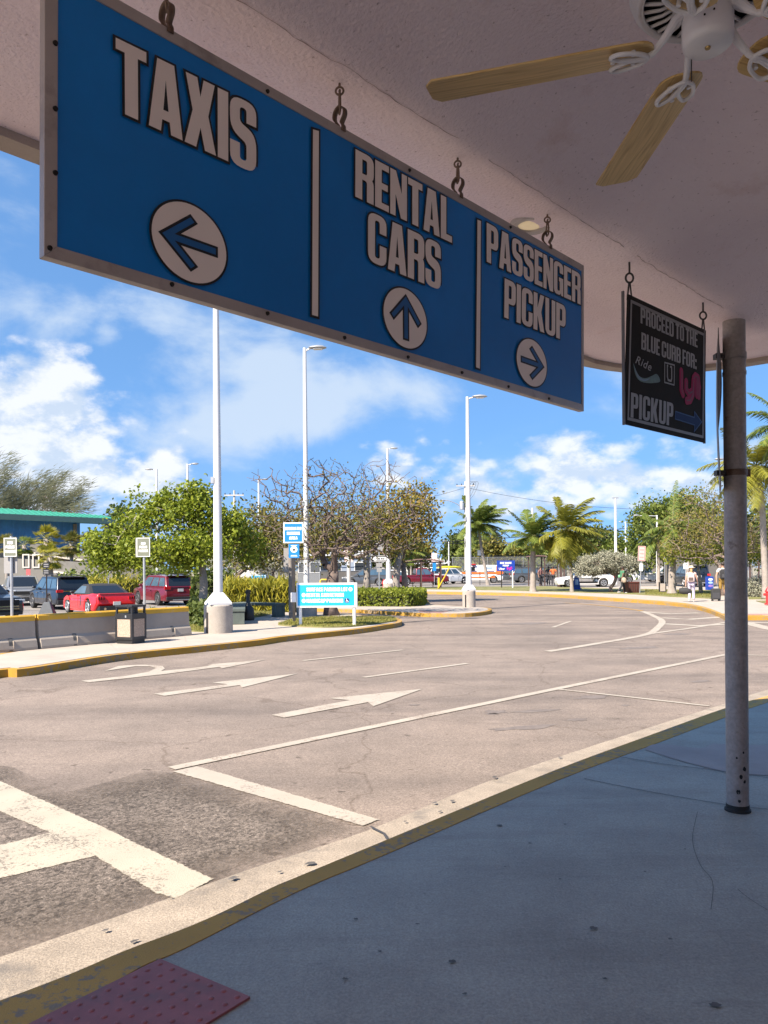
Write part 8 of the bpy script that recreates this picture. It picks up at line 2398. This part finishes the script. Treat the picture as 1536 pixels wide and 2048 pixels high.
    for sd in 'lr':
        if legs_len > .5:
            c_.p(sd + 'kn', I(sd + 'kn'), .072 * k, sd + 'hip'); c_.p(sd + 'hem', I(sd + 'kn').lerp(I(sd + 'an'), (legs_len - .5) * 1.96), .066 * k, sd + 'kn')
        else: c_.p(sd + 'hem', I(sd + 'hip').lerp(I(sd + 'kn'), legs_len * 2), .085 * k, sd + 'hip')
    skin_mesh('trousers', c_.v, c_.e, c_.r, leg_m, t, 1, 0)
    for an, s in feet:
        mb = MB(); b0 = an + V((s * .005, .06, -.048)) * k; mb.ball(b0, (.050 * k, .135 * k, .038 * k), 12, 8); mb.build('shoe', shoe_m, t, smooth='all')
    if hat is not None:
        mb = MB(); mb.lathe([(.19, -.005), (.185, .005), (.10, .012), (.098, .06), (.085, .095), (.0, .10)], 20, caps=False); mb.v = [tuple(V(p) * k + hc + V((0, 0, .055)) * k) for p in mb.v]; mb.build('hat', hat, t, smooth='all')
    W_ = Matrix.Translation(loc) @ Matrix.Rotation(R(-az), 4, 'Z')
    return t, W_, {n_: W_ @ I(n_) for n_ in g.ix}, k
def cloth(name, col, rough=.85, var=.1): return mat('cloth_' + name, col, rough, var=var, vs=8, bump=.2, bs=40)
h_brown = mat('hair_dark', (.03, .02, .014), .6, var=.2); h_blond = mat('hair_blond', (.42, .25, .10), .6, var=.2, vs=30)
m_cap = cloth('cream_hat', (.62, .53, .38)); m_shoe = cloth('white_shoe', (.55, .54, .52)); m_shoeb = cloth('dark_shoe', (.03, .03, .03))
def bag(name, label, W_, c, dims, m, strap_m, straps=True, cat='bag'):
    """soft box with rounded corners; c in the wearer's own axes"""
    t = thing(name, label, cat, W_ @ V(c), 0); t.rotation_euler = W_.to_euler()
    x, y, z = dims
    pr = round_poly([(-x / 2, -z / 2, x * .25), (x / 2, -z / 2, x * .25), (x / 2, z / 2, x * .45), (-x / 2, z / 2, x * .45)], 5); n = len(pr)
    ins = offset_poly(pr, -x * .10)
    mb = MB(); mb.add([(p[0], -y / 2, p[1]) for p in ins] + [(p[0], -y * .3, p[1]) for p in pr] + [(p[0], y / 2, p[1]) for p in pr],
                      [tuple(range(n)), tuple(range(3 * n - 1, 2 * n - 1, -1))] + [(l * n + i, (l + 1) * n + i, (l + 1) * n + (i + 1) % n, l * n + (i + 1) % n) for l in (0, 1) for i in range(n)])
    mb.build('body', m, t, smooth=True, angle=50)
    mb = MB(); mb.box((0, -y / 2 - .012, -z * .18), (x * .66, .03, z * .34)); mb.build('pocket', strap_m, t, bevel=.012)
    if straps:
        for s in (-1, 1):
            mb = MB(); mb.tube(catmull([(s * x * .30, y / 2, z * .42), (s * x * .38, y / 2 + .09, z * .62), (s * x * .42, y / 2 + .23, z * .45), (s * x * .42, y / 2 + .25, 0), (s * x * .36, y / 2 + .05, -z * .36)], 4), .016, 6); mb.build('strap', strap_m, t, smooth='all')
    return t
# woman with a hat, walking away to the right
fwd_p = PAV
t, W_, J, k = person('woman in a cream hat and long lilac trousers walking on the far pavement', at(1383, 35.2, fwd_p), 25, 1.60, m_skin_l, h_blond, cloth('coral_top', (.58, .40, .36)), cloth('lilac', (.55, .48, .60)), m_shoe,
     dict(la=(.24, -.02, .80), ra=(.25, .05, .80), lh=(.27, .04, .80), rh=(.27, .22, .92), lf=(-.14, -.4), rf=(.16, 0)), sleeves=.30, hair_long=1.0, hat=m_cap)
bag('backpack', 'pale pink backpack on the back of the woman in the cream hat', W_, (0, -.20 * k, 1.22 * k), (.30, .15, .42), cloth('pack_pink', (.58, .45, .42)), cloth('pack_trim', (.10, .07, .06)), cat='backpack')
c = J['lpalm']
dz = thing('duffel_bag', 'black duffel bag hanging from the hand of the woman in the cream hat', 'bag', c + V((-.03, 0, -.05)), R(-20))
mb = MB(); pr_ = [(-.26, .05), (-.24, .12), (-.1, .15), (.1, .15), (.24, .12), (.26, .05)]; vs, fs = [], []
for x, r0 in pr_:
    for qn in range(12): vs.append((x, r0 * math.cos(qn * math.pi / 6), -.19 + r0 * 1.0 * math.sin(qn * math.pi / 6)))
for i in range(5):
    for qn in range(12): fs.append((i * 12 + qn, i * 12 + (qn + 1) % 12, (i + 1) * 12 + (qn + 1) % 12, (i + 1) * 12 + qn))
fs += [tuple(range(11, -1, -1)), tuple(60 + qn for qn in range(12))]
mb.add(vs, fs); mb.build('body', m_shoeb, dz, smooth='all')
mb = MB(); mb.tube(catmull([(-.12, 0, -.06), (-.06, 0, .02), (.06, 0, .02), (.12, 0, -.06)], 4), .012, 6); mb.build('handle', m_shoeb, dz, smooth='all')
# man with the suitcase
t, W_, J, k = person('man in a white shirt and mustard shorts pulling a suitcase beside the canopy post', at(1446, 36.2, fwd_p), 10, 1.80, m_skin_t, h_brown, cloth('white_shirt', (.60, .58, .55)), cloth('mustard', (.36, .22, .05)), m_shoe,
     dict(la=(.30, -.08, .80), ra=(.25, .04, .80), lh=(.32, -.22, .74), rh=(.26, .18, .86), lf=(.15, 0), rf=(-.14, -.4)), sleeves=.55, legs_len=.52)
bag('backpack', 'black backpack on the man in mustard shorts', W_, (0, -.21 * k, 1.20 * k), (.33, .17, .48), cloth('pack_black', (.02, .02, .022)), cloth('pack_grey', (.05, .05, .055)), cat='backpack')
c = J['lpalm']
sc = thing('suitcase', 'black wheeled suitcase pulled by the man in mustard shorts', 'suitcase', V((c.x - .10, c.y - .14, fwd_p)), R(-10))
mb = MB(); mb.box((0, 0, .33), (.40, .24, .52)); sb_ = mb.build('case', m_shoeb, sc, bevel=.04)
mb = MB(); mb.box((0, -.135, .25), (.32, .04, .28)); mb.build('pocket', cloth('case_grey', (.04, .04, .045)), sc, bevel=.015)
mb = MB(); mb.tube([(-.09, .08, .58), (-.09, .10, c.z - fwd_p - .04), (.09, .10, c.z - fwd_p - .04), (.09, .08, .58)], .010, 6); mb.build('pull_handle', m_galv, sc)
for x in (-.15, .15):
    for y in (-.08, .08):
        mb = lathe_y([(0, -.02), (.035, -.02), (.035, .02), (0, .02)], 12, (x, y, .035)); mb.build('wheel', m_tyre, sc, smooth=True)
# person in green by the bush
t, W_, J, k = person('person in a green top and dark trousers striding past the clipped bush', at(1243, 47.8, fwd_p), 75, 1.66, m_skin_d, h_brown, cloth('green_top', (.05, .16, .085)), cloth('black_trousers', (.025, .026, .03)), m_shoe,
     dict(la=(.22, .20, .86), ra=(.26, -.10, .82), lh=(.20, .38, 1.05), rh=(.26, -.02, .80), lf=(.30, .2), rf=(-.30, -.5), lean=.12), sleeves=.5)
bag('tote_bag', 'pale beige tote bag at the hip of the person in green', W_, (.27 * k, -.02 * k, .86 * k), (.34, .14, .32), cloth('tote_beige', (.38, .30, .22)), cloth('tote_trim', (.25, .19, .14)), False)
bag('green_bag', 'light green shoulder bag on the side of the person in green', W_, (-.24 * k, .05 * k, 1.08 * k), (.30, .12, .24), cloth('bag_green', (.16, .42, .22)), cloth('bag_trim', (.08, .2, .1)), False)
# three waiting people
dk = cloth('dark_navy', (.03, .03, .038)); 
person('person in a maroon-grey top and black trousers, leftmost of three waiting under the palms', at(1081, 70, .05), 150, 1.72, m_skin_t, h_brown, cloth('dusky_red', (.20, .10, .095)), dk, m_shoeb, dict(lh=(.12, .26, 1.12), la=(.26, .05, .80)), 1.0)
person('person in dark clothes, middle of three waiting under the palms', at(1097, 71, .05), 190, 1.74, m_skin_d, h_brown, cloth('charcoal_top', (.045, .04, .045)), dk, m_shoeb, dict(rh=(.14, .25, 1.10)), .6)
person('person in an orange shirt and black trousers by the white car', at(1106.5, 69.5, .05), 200, 1.76, m_skin_d, h_brown, cloth('orange_shirt', (.60, .12, .03)), dk, m_shoeb, dict(la=(.34, .06, .80), lh=(.18, .20, .98), ra=(.34, .06, .80), rh=(.18, .20, .98)), .6, wide=1.1)
